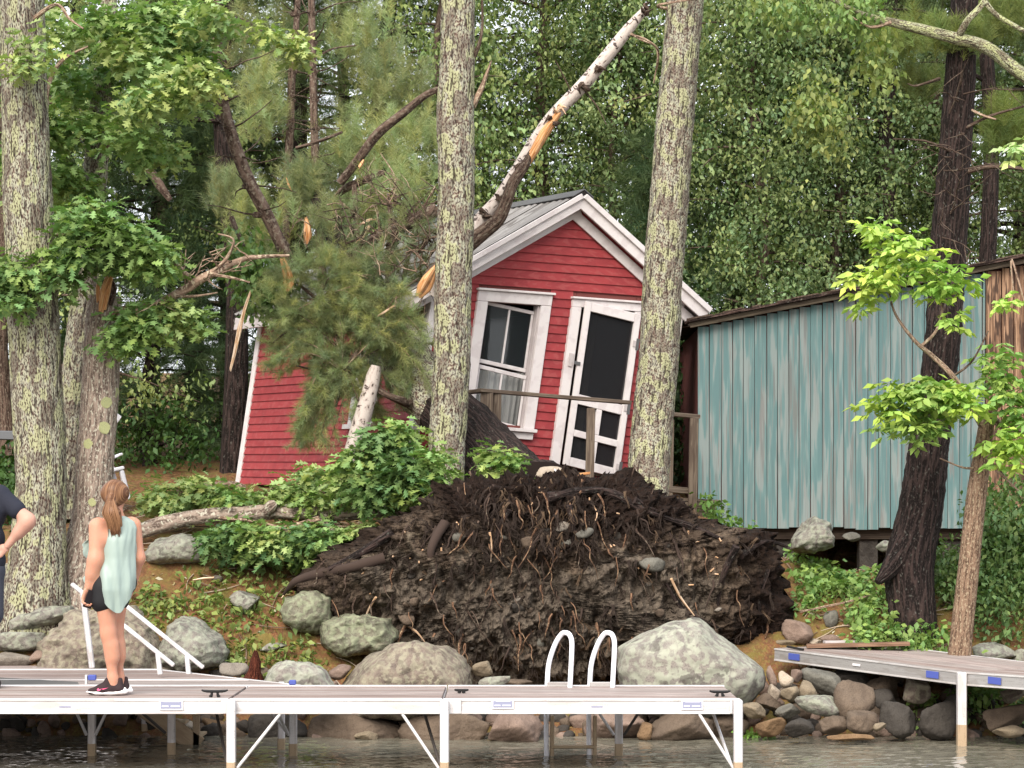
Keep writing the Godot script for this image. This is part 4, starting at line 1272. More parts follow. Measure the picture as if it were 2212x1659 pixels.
		for j in range(3, c.size()):
			for e in 2:
				var dir := (c[j] - c[j - 1]).normalized() * 0.9 + rdir() * 0.75 + Vector3(0, -0.1, 0.1)
				var s := rr(0.55, 0.95)
				xf.append(Transform3D(along_y(dir).scaled(Vector3(s, s, s)), c[j] + rdir() * 0.03))
				cols.append(tone(bough if rng.randf() < 0.6 else boughd, 0.3))
	lump(xf, cols, at(600, 640, 27.4), Vector3(0.25, 0.2, 0.3), 26, bough, 0.6, 1.0, 0.1, 2.0)
	lump(xf, cols, at(630, 590, 27.5), Vector3(0.32, 0.2, 0.3), 55, boughd, 0.6, 1.0, 0.1, 2.0)
	lump(xf, cols, at(690, 570, 27.6), Vector3(0.3, 0.2, 0.3), 50, bough, 0.6, 1.0, 0.1, 2.0)
	lump(xf, cols, at(780, 575, 27.7), Vector3(0.35, 0.2, 0.3), 50, boughd, 0.6, 1.0, 0.1, 2.0)
	for q in [[850, 570], [800, 530], [900, 545], [860, 490], [920, 500], [780, 480], [830, 600], [890, 590], [920, 590], [740, 540], [870, 430]]:
		lump(xf, cols, at(q[0], q[1], rr(28.0, 28.5)), Vector3(0.28, 0.22, 0.25), 14, boughd, 0.6, 1.0, 0.1, 2.5)
	leaves("needles", "pine", xf, cols, M.needle, t)
	for k in 46:
		var r := Mb.new()
		var o := at(rr(740, 940), rr(430, 620), rr(28.0, 28.6))
		r.tube(curve([o, o + rdir() * 0.2 + Vector3(0, 0.1, 0), o + rdir() * 0.3 + Vector3(0, 0.25, 0)], 4), radii([0.014, 0.010, 0.004], 4), 5, false, 0.1, nz)
		twigs(r, o, rdir() + Vector3(0, 0.5, 0), rr(0.3, 0.7), 0.009, 1)
		part("twig", r, M.twig_dark if k % 3 else M.twig, t)
	bunches(t, "pine", M.needle, [[740, 500, 30.0, 100, 80, 0.6, 90, boughd, 0.9, 1.4], [840, 430, 30.0, 100, 90, 0.6, 90, bough, 0.9, 1.4], [880, 330, 30.5, 90, 90, 0.6, 80, bough, 0.9, 1.4], [560, 500, 30.5, 90, 70, 0.6, 90, bough, 0.9, 1.4], [500, 430, 30.8, 70, 60, 0.5, 60, boughd, 0.9, 1.4], [760, 330, 31.5, 100, 80, 0.6, 90, bough, 0.9, 1.4], [660, 420, 31.0, 60, 60, 0.4, 110, boughd, 0.9, 1.4], [560, 250, 31.5, 80, 100, 0.6, 80, bough, 0.9, 1.4], [850, 200, 31.5, 90, 90, 0.6, 90, boughd, 0.9, 1.4], [560, 110, 32, 100, 100, 0.6, 80, boughd, 0.9, 1.4], [780, 100, 32, 100, 100, 0.6, 80, bough, 0.9, 1.4]], "needles")
	# dark broken limbs in the crown
	for q in [
		[[955, 190, 29.4, 0.035], [920, 205, 29.4, 0.04], [870, 245, 29.4, 0.05], [815, 290, 29.4, 0.055], [770, 350, 29.5, 0.055], [735, 395, 29.6, 0.05]],
		[[945, 452, 29.0, 0.075], [900, 475, 29.0, 0.078], [850, 498, 29.0, 0.072], [800, 520, 28.9, 0.065], [778, 528, 28.9, 0.06]],
		[[830, 372, 29.6, 0.03], [790, 388, 29.6, 0.045], [750, 405, 29.7, 0.05], [725, 425, 29.8, 0.03]],
		[[845, 640, 28.9, 0.06], [842, 560, 29.0, 0.06], [848, 500, 29.0, 0.05], [838, 420, 29.1, 0.012]],
		[[770, 620, 29.0, 0.04], [772, 520, 29.3, 0.035], [765, 400, 29.5, 0.03]],
		[[322, 365, 31.0, 0.05], [345, 400, 31.0, 0.055], [368, 432, 31.0, 0.03]],
		[[870, 620, 28.7, 0.03], [880, 560, 28.8, 0.025], [900, 500, 28.9, 0.02]],
		[[640, 320, 30.6, 0.025], [690, 305, 30.5, 0.022], [740, 285, 30.5, 0.015]],
		[[690, 120, 31.0, 0.016], [720, 105, 31.0, 0.012], [770, 98, 31.0, 0.006]]]:
		var r := Mb.new()
		stem(r, q, 10, 5, 0.12)
		part("broken_limb", r, M.twig_dark, t)
	splinter("torn_wood", [[772, 530, 28.7, 0.03], [785, 505, 28.7, 0.045], [800, 485, 28.7, 0.012]], M.raw_pale, t)
	splinter("torn_wood", [[776, 362, 29.3, 0.012], [780, 355, 29.3, 0.03], [786, 345, 29.3, 0.012]], M.raw, t)
	splinter("torn_wood", [[768, 488, 28.7, 0.02], [795, 478, 28.7, 0.02], [812, 474, 28.7, 0.006]], M.raw_pale, t)
	splinter("torn_wood", [[815, 684, 27.3, 0.008], [835, 672, 27.3, 0.02], [852, 660, 27.3, 0.005]], M.raw_pale, t)
	for k in 40:
		var r := Mb.new()
		twigs(r, at(rr(620, 900), rr(420, 830), rr(27.3, 28.2)), rdir(), rr(0.2, 0.5), 0.007, 1)
		part("twig", r, M.twig, t)
	loose_splinter("long pale splinter hanging point down left of the cabin's white corner board", [[540, 630, 27.4, 0.010], [527, 668, 27.4, 0.022], [516, 715, 27.4, 0.032], [505, 765, 27.4, 0.028], [497, 800, 27.4, 0.006]], M.raw_pale)
	loose_splinter("orange splinter upright between the bent pole and the straight pole", [[660, 470, 29.5, 0.01], [664, 490, 29.5, 0.045], [664, 510, 29.5, 0.05], [662, 526, 29.5, 0.02]], M.raw)
	loose_splinter("thin orange splinter high up between the poles", [[618, 380, 30.8, 0.006], [623, 398, 30.8, 0.018], [630, 412, 30.8, 0.005]], M.raw)
	loose_splinter("broad orange torn board end at the cabin's left eave by the lichen trunk", [[905, 640, 27.6, 0.04], [915, 620, 27.6, 0.085], [928, 600, 27.6, 0.08], [942, 575, 27.6, 0.02]], M.raw)

func surface(wv: PackedVector3Array, wn: PackedVector3Array, c: Vector3) -> float:
	var best := 0.02
	var z := -1e9
	for k in range(0, wv.size(), 2):
		var q := wv[k]
		var dx := q.x - c.x
		if dx > 0.15 or dx < -0.15 or wn[k].z < 0.05:
			continue
		var d2 := dx * dx + (q.y - c.y) * (q.y - c.y)
		if d2 < best:
			best = d2
			z = q.z
	return z

func snap(r: Mb, wv: PackedVector3Array, wn: PackedVector3Array, sink: float) -> void:   # move a small piece to the face of the soil
	var lo := Vector3(1e9, 1e9, 1e9)
	var hi := -lo
	for q in r.v:
		lo = lo.min(q)
		hi = hi.max(q)
	var c := (lo + hi) / 2
	var z := surface(wv, wn, c)
	if z < -1e8:
		z = -25.6
	for k in r.v.size():
		r.v[k].z += z - c.z + (hi.z - lo.z) * (0.25 - sink)

func disc_body(outline: Array, d: float, front: float, back: float, n: int) -> Mb:
	# a slab within a measured outline: an even grid over it in front and behind; the normals point the way it may swell
	var mb := Mb.new()
	var cx := 0.0
	var cy := 0.0
	for q in outline:
		cx += q[0] / outline.size()
		cy += q[1] / outline.size()
	var R := []
	for k in 257:
		var dir := Vector2(cos(TAU * k / 256), sin(TAU * k / 256))
		var best := 0.0
		for j in outline.size():
			var p0 := Vector2(outline[j][0] - cx, -(outline[j][1] - cy))
			var e := Vector2(outline[(j + 1) % outline.size()][0] - cx, -(outline[(j + 1) % outline.size()][1] - cy)) - p0
			var den := dir.cross(e)
			if absf(den) > 1e-6:
				var tt := p0.cross(e) / den
				var s := p0.cross(dir) / den
				if tt > 0 and s >= -1e-4 and s <= 1.0001:
					best = maxf(best, tt)
		R.append(best * d / F)
	var c := at(cx, cy, d)
	for side in 2:
		var m := n if side == 0 or n < 100 else n / 4
		var o := mb.v.size()
		for j in m + 1:
			for k in m + 1:
				var u := 2.0 * k / m - 1
				var w := 2.0 * j / m - 1
				var r := maxf(absf(u), absf(w))
				var a := 0.0
				if r > 1e-6:
					if absf(u) > absf(w):
						a = PI / 4 * (w / u) + (PI if u < 0 else 0.0)
					else:
						a = PI / 2 - PI / 4 * (u / w) + (PI if w < 0 else 0.0)
				a = fposmod(a, TAU)
				var x := a / TAU * 256
				var i0 := int(x)
				var rr_: float = lerpf(R[i0], R[mini(i0 + 1, 256)], x - i0) * r
				var dir := Vector3(cos(a), sin(a), 0)
				var z := sqrt(maxf(0.0, 1 - pow(r, 3.0)))
				var zz := Vector3(0, 0, z * front if side == 0 else -z * back)
				mb.p(c + dir * rr_ + zz, (dir * pow(r, 5.0) + Vector3(0, 0, (1 - pow(r, 5.0)) * (1 if side == 0 else -1))).normalized(), Vector2.ZERO)
		for j in m:
			for k in m:
				var q := o + j * (m + 1) + k
				if side == 0:
					mb.quad(q, q + 1, q + m + 2, q + m + 1)
				else:
					mb.quad(q + m + 1, q + m + 2, q + 1, q)
	return mb

func rock_shape(c: Vector3, half: Vector3, roll: float, sd: int, n := 9, yaw := 0.0) -> Mb:
	var g := RandomNumberGenerator.new()
	g.seed = sd
	var pl := []
	for k in 9:
		var z := g.randf_range(-1, 1)
		var a := g.randf_range(0, TAU)
		var s := sqrt(1 - z * z)
		pl.append([Vector3(s * cos(a), z, s * sin(a)), g.randf_range(0.50, 0.86)])
	var mb := Mb.new()
	var bas := Basis(Vector3(0, 0, 1), roll) * Basis(Vector3.UP, yaw)
	for face in 6:
		var ax := face / 2
		var sg := 1.0 if face % 2 == 0 else -1.0
		for j in n + 1:
			for k in n + 1:
				var q := Vector3.ZERO
				q[ax] = sg
				q[(ax + 1) % 3] = tan(lerpf(-1, 1, float(k) / n) * PI / 4)
				q[(ax + 2) % 3] = tan(lerpf(-1, 1, float(j) / n) * PI / 4)
				q = q.normalized()
				var acc := pow(1.0 / 1.05, 22.0)
				for w in pl:
					var dd: float = q.dot(w[0])
					if dd > 0.05:
						acc += pow(dd / w[1], 22.0)
				var r := pow(acc, -1.0 / 22.0)
				r *= 1.0 + 0.07 * nz.get_noise_3d(q.x * 22 + sd, q.y * 22, q.z * 22) + 0.04 * nz.get_noise_3d(q.x * 60, q.y * 60 + sd, q.z * 60)
				mb.p(q * r, q, Vector2.ZERO)
		var o := face * (n + 1) * (n + 1)
		for j in n:
			for k in n:
				var a := o + j * (n + 1) + k
				if sg > 0:
					mb.quad(a, a + 1, a + n + 2, a + n + 1)
				else:
					mb.quad(a + n + 1, a + n + 2, a + 1, a)
	var lo := Vector3(9, 9, 9)
	var hi := -lo
	for q in mb.v:
		var w := bas * (q * half)
		lo = lo.min(w)
		hi = hi.max(w)
	var fit := Vector3(half.x * 2 / (hi.x - lo.x), half.y * 2 / (hi.y - lo.y), 1)
	var mid := (lo + hi) / 2
	for k in mb.v.size():
		mb.v[k] = c + (bas * (mb.v[k] * half) - mid) * fit
	mb.smooth()
	weld(mb)
	return mb

# ---------------------------------------------------------------- the cabin, racked and tipped by the fallen pine
# Its own axes: u along the front, v up, w back. bent() is the lean that the fall gave it.
const HP := Vector3(-1.20, 2.27, -28.4)
const HU := Vector3(0.911, -0.03, -0.407)
const HV := Vector3(0.142, 0.985, 0.0)
const HW := Vector3(-0.47, 0.018, -0.883)
var rack := 0.0      # how far a sash or door has gone out of square
var rack_u := 0.0

func bent(q: Vector3) -> Vector3:
	var y := q.y - rack * (q.x - rack_u)
	return HP + HU * q.x + HV * y + HW * q.z + Vector3(0, -0.045 * q.x * (1 - y / 2.4), 0)

func cabin_part(called: String, mb: Mb, m: Material, parent: Node3D) -> MeshInstance3D:
	var inv := Basis(HU, HV, HW).inverse().transposed()
	for k in mb.v.size():
		mb.v[k] = bent(mb.v[k])
		mb.n[k] = (inv * mb.n[k]).normalized()
	for k in range(0, mb.i.size(), 3):      # the three axes are left-handed
		var a := mb.i[k + 1]
		mb.i[k + 1] = mb.i[k + 2]
		mb.i[k + 2] = a
	return part(called, mb, m, parent)

func cbox(called: String, lo: Vector3, hi: Vector3, m: Material, parent: Node3D, bev := 0.006) -> void:
	var mb := Mb.new()
	mb.uvo = Vector2(rr(0, 3), rr(0, 3))
	mb.box((lo + hi) / 2, hi - lo, bev)
	cabin_part(called, mb, m, parent)

# a clapboard: thick at its lower edge; from a .. b along, side 0 = front, 1 = left side
func clapboard(a0: float, b0: float, a1: float, b1: float, v0: float, v1: float, side: int, parent: Node3D) -> void:
	var mb := Mb.new()
	mb.uvo = Vector2(rr(0, 5), rr(0, 5))
	var j := rr(-0.002, 0.002)
	var lowout := -0.024 + j
	var q := []
	for e in [[a0, v0, lowout], [b0, v0, lowout], [b1, v1, -0.006], [a1, v1, -0.006], [a0, v0, 0.0], [b0, v0, 0.0]]:
		q.append(Vector3(e[0], e[1], e[2]) if side == 0 else Vector3(e[2], e[1], e[0]))
	mb.flat(q[0], q[1], q[2], q[3])
	mb.flat(q[4], q[5], q[1], q[0])
	mb.flat3(q[0], q[3], q[4])
	mb.flat3(q[1], q[5], q[2])
	if side == 0:        # handedness: flip the front ones so their faces look out
		for k in mb.n.size():
			mb.n[k] = -mb.n[k] if mb.n[k].z > 0.3 else mb.n[k]
	else:
		for k in mb.n.size():
			mb.n[k] = -mb.n[k] if mb.n[k].x > 0.3 else mb.n[k]
	for k in mb.n.size():
		if mb.n[k].y > 0.8:
			mb.n[k] = -mb.n[k]
	cabin_part("plank", mb, M.red if rng.randf() < 0.7 else M.red_b, parent)

func cabin() -> void:
	rng.seed = 41
	var WID := 3.12
	var LEN := 5.0
	var EAVE := 2.40
	var SLOPE := 0.645
	var mid := WID / 2
	var top := EAVE + mid * SLOPE
	var t := thing("red_cabin", "small red clapboard cabin with white trim, tilted and twisted by a fallen pine", "cabin", HP)
	# shell: walls round the openings, floor
	var W0 := 0.52
	var W1 := 1.44
	var WB := 0.76
	var WT := 2.34
	var D0 := 1.70
	var D1 := 2.60
	var DB := 0.40
	var DT := 2.32
	var k0 := 0.12
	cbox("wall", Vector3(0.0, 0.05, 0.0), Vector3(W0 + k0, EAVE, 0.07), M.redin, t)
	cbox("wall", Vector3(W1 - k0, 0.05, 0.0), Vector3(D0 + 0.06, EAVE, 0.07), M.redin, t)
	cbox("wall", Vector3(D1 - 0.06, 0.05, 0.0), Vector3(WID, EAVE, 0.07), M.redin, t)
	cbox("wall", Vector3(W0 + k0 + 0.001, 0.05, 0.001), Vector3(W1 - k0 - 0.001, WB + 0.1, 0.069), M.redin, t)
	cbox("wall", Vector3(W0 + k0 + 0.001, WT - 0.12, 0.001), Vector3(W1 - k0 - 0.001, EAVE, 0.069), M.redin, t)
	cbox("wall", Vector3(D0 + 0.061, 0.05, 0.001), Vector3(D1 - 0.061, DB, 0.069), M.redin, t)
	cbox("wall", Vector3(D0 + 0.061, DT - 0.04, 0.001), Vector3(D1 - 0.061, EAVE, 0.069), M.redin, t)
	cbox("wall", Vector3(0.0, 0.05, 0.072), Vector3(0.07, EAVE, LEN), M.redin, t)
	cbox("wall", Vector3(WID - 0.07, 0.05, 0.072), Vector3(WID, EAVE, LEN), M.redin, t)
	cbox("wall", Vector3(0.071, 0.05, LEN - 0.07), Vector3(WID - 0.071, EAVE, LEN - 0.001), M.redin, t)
	cbox("floor", Vector3(0.071, 0.30, 0.071), Vector3(WID - 0.071, 0.38, LEN - 0.071), M.wood, t)
	for w in [0.0, LEN - 0.06]:
		var g := Mb.new()
		var A := Vector3(0.0, EAVE + 0.001, w)
		var B := Vector3(WID, EAVE + 0.001, w)
		var C := Vector3(mid, top - 0.02, w)
		var o := Vector3(0, 0, 0.06)
		g.flat3(B, A, C)
		g.flat3(A + o, B + o, C + o)
		g.flat(A, B, B + o, A + o)
		cabin_part("gable", g, M.redin, t)
	# clapboards of the front, cut round window and door and to the roof line
	var ex := 0.098
	var v := 0.06
	while v < top - 0.06:
		var v1 := minf(v + ex + 0.006, top - 0.03)
		var l0 := 0.02
		var r0 := WID - 0.02
		var l1 := l0
		var r1 := r0
		if v > EAVE:
			l0 = maxf(l0, (v - EAVE) / SLOPE + 0.02)
			r0 = WID - l0
		if v1 > EAVE:
			l1 = maxf(l1, (v1 - EAVE) / SLOPE + 0.02)
			r1 = WID - l1
		var cuts := []
		if v1 > WB and v < WT:
			cuts.append([W0 + 0.01, W1 - 0.01])
		if v1 > DB - 0.02 and v < DT:
			cuts.append([D0 + 0.01, D1 - 0.01])
		var a := l0
		var a1 := l1
		for q in cuts:
			clapboard(a, q[0], a1, q[0], v, v1, 0, t)
			a = q[1]
			a1 = q[1]
		clapboard(a, r0, a1, r1, v, v1, 0, t)
		v += ex
	v = 0.06
	while v < EAVE - 0.05:
		var v1 := minf(v + ex + 0.006, EAVE)
		if v1 > 0.78 and v < 1.75:
			clapboard(0.05, 1.02, 0.05, 1.02, v, v1, 1, t)
			clapboard(1.74, LEN - 0.08, 1.74, LEN - 0.08, v, v1, 1, t)
		else:
			clapboard(0.05, LEN - 0.08, 0.05, LEN - 0.08, v, v1, 1, t)
		v += ex
	# white trim
	cbox("corner_board", Vector3(-0.034, 0.02, LEN - 0.10), Vector3(-0.003, EAVE, LEN + 0.03), M.white, t)
	cbox("corner_board", Vector3(-0.034, 0.05, -0.034), Vector3(0.06, EAVE, -0.002), M.white, t)
	cbox("corner_board", Vector3(-0.035, 0.05, -0.0), Vector3(-0.003, EAVE, 0.09), M.white, t)
	cbox("corner_board", Vector3(WID - 0.06, 0.05, -0.034), Vector3(WID + 0.034, EAVE, -0.002), M.white, t)
	# roof: corrugated sheets on boards, white rakes and eaves, dark ridge cap
	var over := 0.36
	var front := -0.20
	var backw := LEN + 0.06
	for s in [0, 1]:
		over = 0.36 if s == 0 else 0.27
		for k in 7:      # sheets side by side along the ridge
			var w0 := lerpf(front, backw, k / 7.0)
			var w1 := lerpf(front, backw, (k + 1) / 7.0)
			var mb := Mb.new()
			mb.uvo = Vector2(rr(0, 5), rr(0, 5))
			var nseg := 20
			var lift := rr(0.0, 0.010)
			var lastt := -1
			for j in nseg + 1:
				var w := lerpf(w0, w1, float(j) / nseg)
				var h := 0.055 + lift + 0.013 * cos(j * TAU / 4.0)
				for e in [[mid, top + 0.035], [-over, EAVE - over * SLOPE + 0.035]]:
					var uu: float = e[0] if s == 0 else WID - e[0]
					mb.p(Vector3(uu, e[1] + h, w), Vector3(-0.5 if s == 0 else 0.5, 0.8, 0.0), Vector2(w * 3, e[0]))
			for j in nseg:
				var o := j * 2
				mb.quad(o, o + 1, o + 3, o + 2)
			mb.smooth()
			for j in mb.n.size():
				if mb.n[j].y < 0:
					mb.n[j] = -mb.n[j]
			cabin_part("roof_sheet", mb, M.roof, t)
		var bd := Mb.new()
		var p0 := Vector3(mid, top + 0.005, front + 0.04)
		var p1 := Vector3(-over + 0.03, EAVE - (over - 0.03) * SLOPE + 0.005, front + 0.04)
		if s == 1:
			p0.x = WID - p0.x
			p1.x = WID - p1.x
		var dirn := (p1 - p0).normalized()
		var lenr := (p1 - p0).length()
		var zz := Vector3(0, 0, backw - front - 0.08)
		var nor := Vector3(-dirn.y, dirn.x, 0) * (1 if s == 1 else -1)
		bd.box((p0 + p1) / 2 + zz / 2 - nor * 0.0, Vector3(lenr, 0.05, zz.z), 0.004, Basis(dirn, Vector3(0, 0, 1).cross(dirn), Vector3(0, 0, 1)))
		cabin_part("roof_board", bd, M.white_dull, t)
		# rake boards: a wide fascia and a narrow one under the sheets
		for e in [[front + 0.010, 0.15, 0.03, 0.01], [front - 0.025, 0.06, 0.03, 0.065], [-0.045, 0.11, 0.025, -0.10]]:
			var rb := Mb.new()
			rb.uvo = Vector2(rr(0, 5), rr(0, 5))
			var up := Vector3(0, 0, 1).cross(dirn)
			if up.y < 0:
				up = -up
			rb.box((p0 + p1) / 2 + up * (e[3] - 0.02) + Vector3(0, 0, e[0] - front - 0.04), Vector3(lenr + 0.02, e[1], e[2]), 0.006, Basis(dirn, up, dirn.cross(up)))
			cabin_part("rake_board", rb, M.white, t)
		var eb := Mb.new()
		eb.box(p1 + Vector3(0.0, -0.05, zz.z / 2), Vector3(0.03, 0.16, zz.z + 0.05), 0.005)
		cabin_part("eave_board", eb, M.white_dull, t)
	for s in [-1.0, 1.0]:
		var rc := Mb.new()
		var dirn := Vector3(s, -SLOPE, 0).normalized()
		var up: Vector3 = Vector3(0, 0, 1).cross(dirn) * s
		rc.box(Vector3(mid, top + 0.122, (front + backw) / 2) + dirn * 0.075, Vector3(0.16, 0.012, backw - front + 0.04), 0.003, Basis(dirn, up, dirn.cross(up)))
		cabin_part("ridge_cap", rc, M.cap, t)
	# front window
	var wd := Node3D.new()
	wd.name = "window"
	t.add_child(wd, true)
	cbox("casing", Vector3(W0, WB + 0.07, -0.055), Vector3(W0 + 0.13, WT - 0.12, 0.001), M.white, wd)
	cbox("casing", Vector3(W1 - 0.13, WB + 0.07, -0.055), Vector3(W1, WT - 0.12, 0.001), M.white, wd)
	cbox("casing", Vector3(W0, WT - 0.119, -0.056), Vector3(W1, WT, 0.0), M.white, wd)
	cbox("drip_cap", Vector3(W0 - 0.02, WT + 0.001, -0.085), Vector3(W1 + 0.02, WT + 0.028, 0.0), M.white, wd)
	cbox("sill", Vector3(W0 - 0.02, WB + 0.03, -0.10), Vector3(W1 + 0.02, WB + 0.069, 0.0), M.white, wd)
	cbox("sill", Vector3(W0, WB - 0.05, -0.055), Vector3(W1, WB + 0.029, 0.0), M.white, wd)
	var i0 := W0 + 0.131
	var i1 := W1 - 0.131
	cbox("jamb", Vector3(i0, WB + 0.07, -0.02), Vector3(i0 + 0.02, WT - 0.12, 0.09), M.white_dull, wd)
	cbox("jamb", Vector3(i1 - 0.02, WB + 0.07, -0.02), Vector3(i1, WT - 0.12, 0.09), M.white_dull, wd)
	i0 += 0.021
	i1 -= 0.021
	rack_u = (i0 + i1) / 2
	rack = 0.13
	var s0 := 1.50
	var s1 := 2.195
	cbox("sash", Vector3(i0 + 0.002, s1 - 0.04, 0.045), Vector3(i1 - 0.002, s1, 0.075), M.white, wd)
	cbox("sash", Vector3(i0 + 0.002, s0, 0.045), Vector3(i1 - 0.002, s0 + 0.045, 0.075), M.white, wd)
	cbox("sash", Vector3(i0 + 0.002, s0 + 0.046, 0.046), Vector3(i0 + 0.03, s1 - 0.041, 0.074), M.white, wd)
	cbox("sash", Vector3(i1 - 0.03, s0 + 0.046, 0.046), Vector3(i1 - 0.002, s1 - 0.041, 0.074), M.white, wd)
	cbox("muntin", Vector3(rack_u - 0.011, s0 + 0.046, 0.047), Vector3(rack_u + 0.011, s1 - 0.041, 0.073), M.white, wd, 0.003)
	cbox("pane", Vector3(i0 + 0.03, s0 + 0.045, 0.059), Vector3(rack_u - 0.011, s1 - 0.04, 0.061), M.glass, wd, 0.0003)
	cbox("pane", Vector3(rack_u + 0.011, s0 + 0.045, 0.059), Vector3(i1 - 0.03, s1 - 0.04, 0.061), M.glass, wd, 0.0003)
	rack = 0.15
	s0 = WB + 0.11
	s1 = 1.47
	cbox("sash", Vector3(i0 + 0.002, s1 - 0.045, 0.01), Vector3(i1 - 0.002, s1, 0.04), M.white, wd)
	cbox("sash", Vector3(i0 + 0.002, s0 - 0.03, 0.01), Vector3(i1 - 0.002, s0 + 0.03, 0.04), M.white, wd)
	cbox("sash", Vector3(i0 + 0.002, s0 + 0.031, 0.011), Vector3(i0 + 0.03, s1 - 0.046, 0.039), M.white, wd)
	cbox("sash", Vector3(i1 - 0.03, s0 + 0.031, 0.011), Vector3(i1 - 0.002, s1 - 0.046, 0.039), M.white, wd)
	cbox("muntin", Vector3(rack_u - 0.011, s0 + 0.031, 0.012), Vector3(rack_u + 0.011, s1 - 0.046, 0.038), M.white, wd, 0.003)
	cbox("pane", Vector3(i0 + 0.03, s0 + 0.03, 0.024), Vector3(rack_u - 0.011, s1 - 0.045, 0.026), M.glass, wd, 0.0003)
	cbox("pane", Vector3(rack_u + 0.011, s0 + 0.03, 0.024), Vector3(i1 - 0.03, s1 - 0.045, 0.026), M.glass, wd, 0.0003)
	rack = 0.0
	var cu := Mb.new()
	var nc := 60
	for j in nc + 1:
		var uu := lerpf(i0 - 0.02, i1 + 0.02, float(j) / nc)
		for e in [WB + 0.02, 1.46]:
			cu.p(Vector3(uu, e, 0.13 + 0.014 * sin(j * 0.9) + 0.008 * sin(j * 2.3 + 1) + (0.02 * sin(j * 0.23) if e < 1 else 0.0)), Vector3(0, 0, -1), Vector2.ZERO)
	for j in nc:
		cu.quad(j * 2, j * 2 + 1, j * 2 + 3, j * 2 + 2)
	cu.smooth()
	cabin_part("curtain", cu, M.curtain, wd)
	# small window of the left side, mostly hidden
	var sw := Node3D.new()
	sw.name = "window"
	t.add_child(sw, true)
	cbox("casing", Vector3(-0.045, 0.80, 1.02), Vector3(0.0, 1.75, 1.13), M.white, sw)
	cbox("casing", Vector3(-0.045, 0.80, 1.63), Vector3(0.0, 1.75, 1.74), M.white, sw)
	cbox("casing", Vector3(-0.046, 1.66, 1.131), Vector3(0.0, 1.75, 1.629), M.white, sw)
	cbox("sill", Vector3(-0.09, 0.74, 0.98), Vector3(0.0, 0.799, 1.78), M.white, sw)
	cbox("sash", Vector3(-0.03, 0.80, 1.131), Vector3(-0.002, 0.88, 1.629), M.white, sw)
	cbox("sash", Vector3(-0.03, 1.20, 1.131), Vector3(-0.002, 1.25, 1.629), M.white, sw)
	cbox("pane", Vector3(-0.012, 0.88, 1.131), Vector3(-0.006, 1.20, 1.629), M.black, sw, 0.001)
	cbox("pane", Vector3(-0.012, 1.25, 1.131), Vector3(-0.006, 1.66, 1.629), M.black, sw, 0.001)
	# screen door, gone out of square in its frame
	var dr := Node3D.new()
	dr.name = "door"
	t.add_child(dr, true)
	cbox("casing", Vector3(D0, DB - 0.06, -0.06), Vector3(D0 + 0.12, DT - 0.09, 0.001), M.white, dr)
	cbox("casing", Vector3(D1 - 0.09, DB - 0.06, -0.05), Vector3(D1, DT - 0.09, 0.001), M.white, dr)
	cbox("casing", Vector3(D0, DT - 0.089, -0.056), Vector3(D1, DT, 0.0), M.white, dr)
	cbox("drip_cap", Vector3(D0 - 0.02, DT + 0.001, -0.085), Vector3(D1 + 0.02, DT + 0.026, 0.0), M.white, dr)
	cbox("threshold", Vector3(D0 + 0.121, DB - 0.03, -0.05), Vector3(D1 - 0.091, DB, 0.07), M.wood, dr)
	var e0 := D0 + 0.14
	var e1 := D1 - 0.035
	rack_u = e0
	rack = 0.145
	var f0 := DB + 0.065
	var f1 := DT - 0.02
	var zf := -0.105
	var zb := -0.067
	var l := 0.075
	cbox("stile", Vector3(e0, f0, zf), Vector3(e0 + l, f1, zb), M.white, dr)
	cbox("stile", Vector3(e1 - l, f0, zf), Vector3(e1, f1, zb), M.white, dr)
	for e in [[f1 - 0.10, f1], [1.16, 1.27], [0.80, 0.875], [f0, f0 + 0.10]]:
		cbox("rail", Vector3(e0 + l + 0.001, e[0], zf + 0.002), Vector3(e1 - l - 0.001, e[1], zb), M.white, dr)
	var um := (e0 + e1) / 2
	cbox("mullion", Vector3(um - 0.035, f0 + 0.101, zf + 0.004), Vector3(um + 0.035, 0.799, zb), M.white, dr)
	cbox("mullion", Vector3(um - 0.035, 0.876, zf + 0.004), Vector3(um + 0.035, 1.159, zb), M.white, dr)
	cbox("insect_screen", Vector3(e0 + l - 0.01, f0 + 0.05, zb + 0.004), Vector3(e1 - l + 0.01, f1 - 0.05, zb + 0.006), M.screen, dr, 0.0005)
	for e in [1.90, 1.18, 0.52]:
		cbox("hinge", Vector3(e1 - 0.02, e, zf - 0.008), Vector3(e1 + 0.02, e + 0.13, zf - 0.001), M.cap, dr, 0.003)
		cbox("hinge_leaf", Vector3(e1 - 0.06, e + 0.03, zf - 0.01), Vector3(e1 - 0.022, e + 0.10, zf - 0.001), M.white_dull, dr, 0.003)
	cbox("latch", Vector3(e0 - 0.05, 1.58, zf - 0.012), Vector3(e0 + 0.03, 1.62, zf - 0.001), M.cap, dr, 0.004)
	cbox("hook", Vector3(e0 - 0.10, 1.55, zf + 0.03), Vector3(e0 - 0.045, 1.70, zf + 0.045), M.white_dull, dr, 0.004)
	rack = 0.0
	# inside: a pale ceiling edge and a dark door post, seen dimly through the screen
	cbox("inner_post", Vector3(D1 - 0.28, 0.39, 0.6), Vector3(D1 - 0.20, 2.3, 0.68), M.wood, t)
	cbox("cupboard", Vector3(0.8, 0.39, 2.0), Vector3(1.7, 1.9, 2.5), M.redin, t)

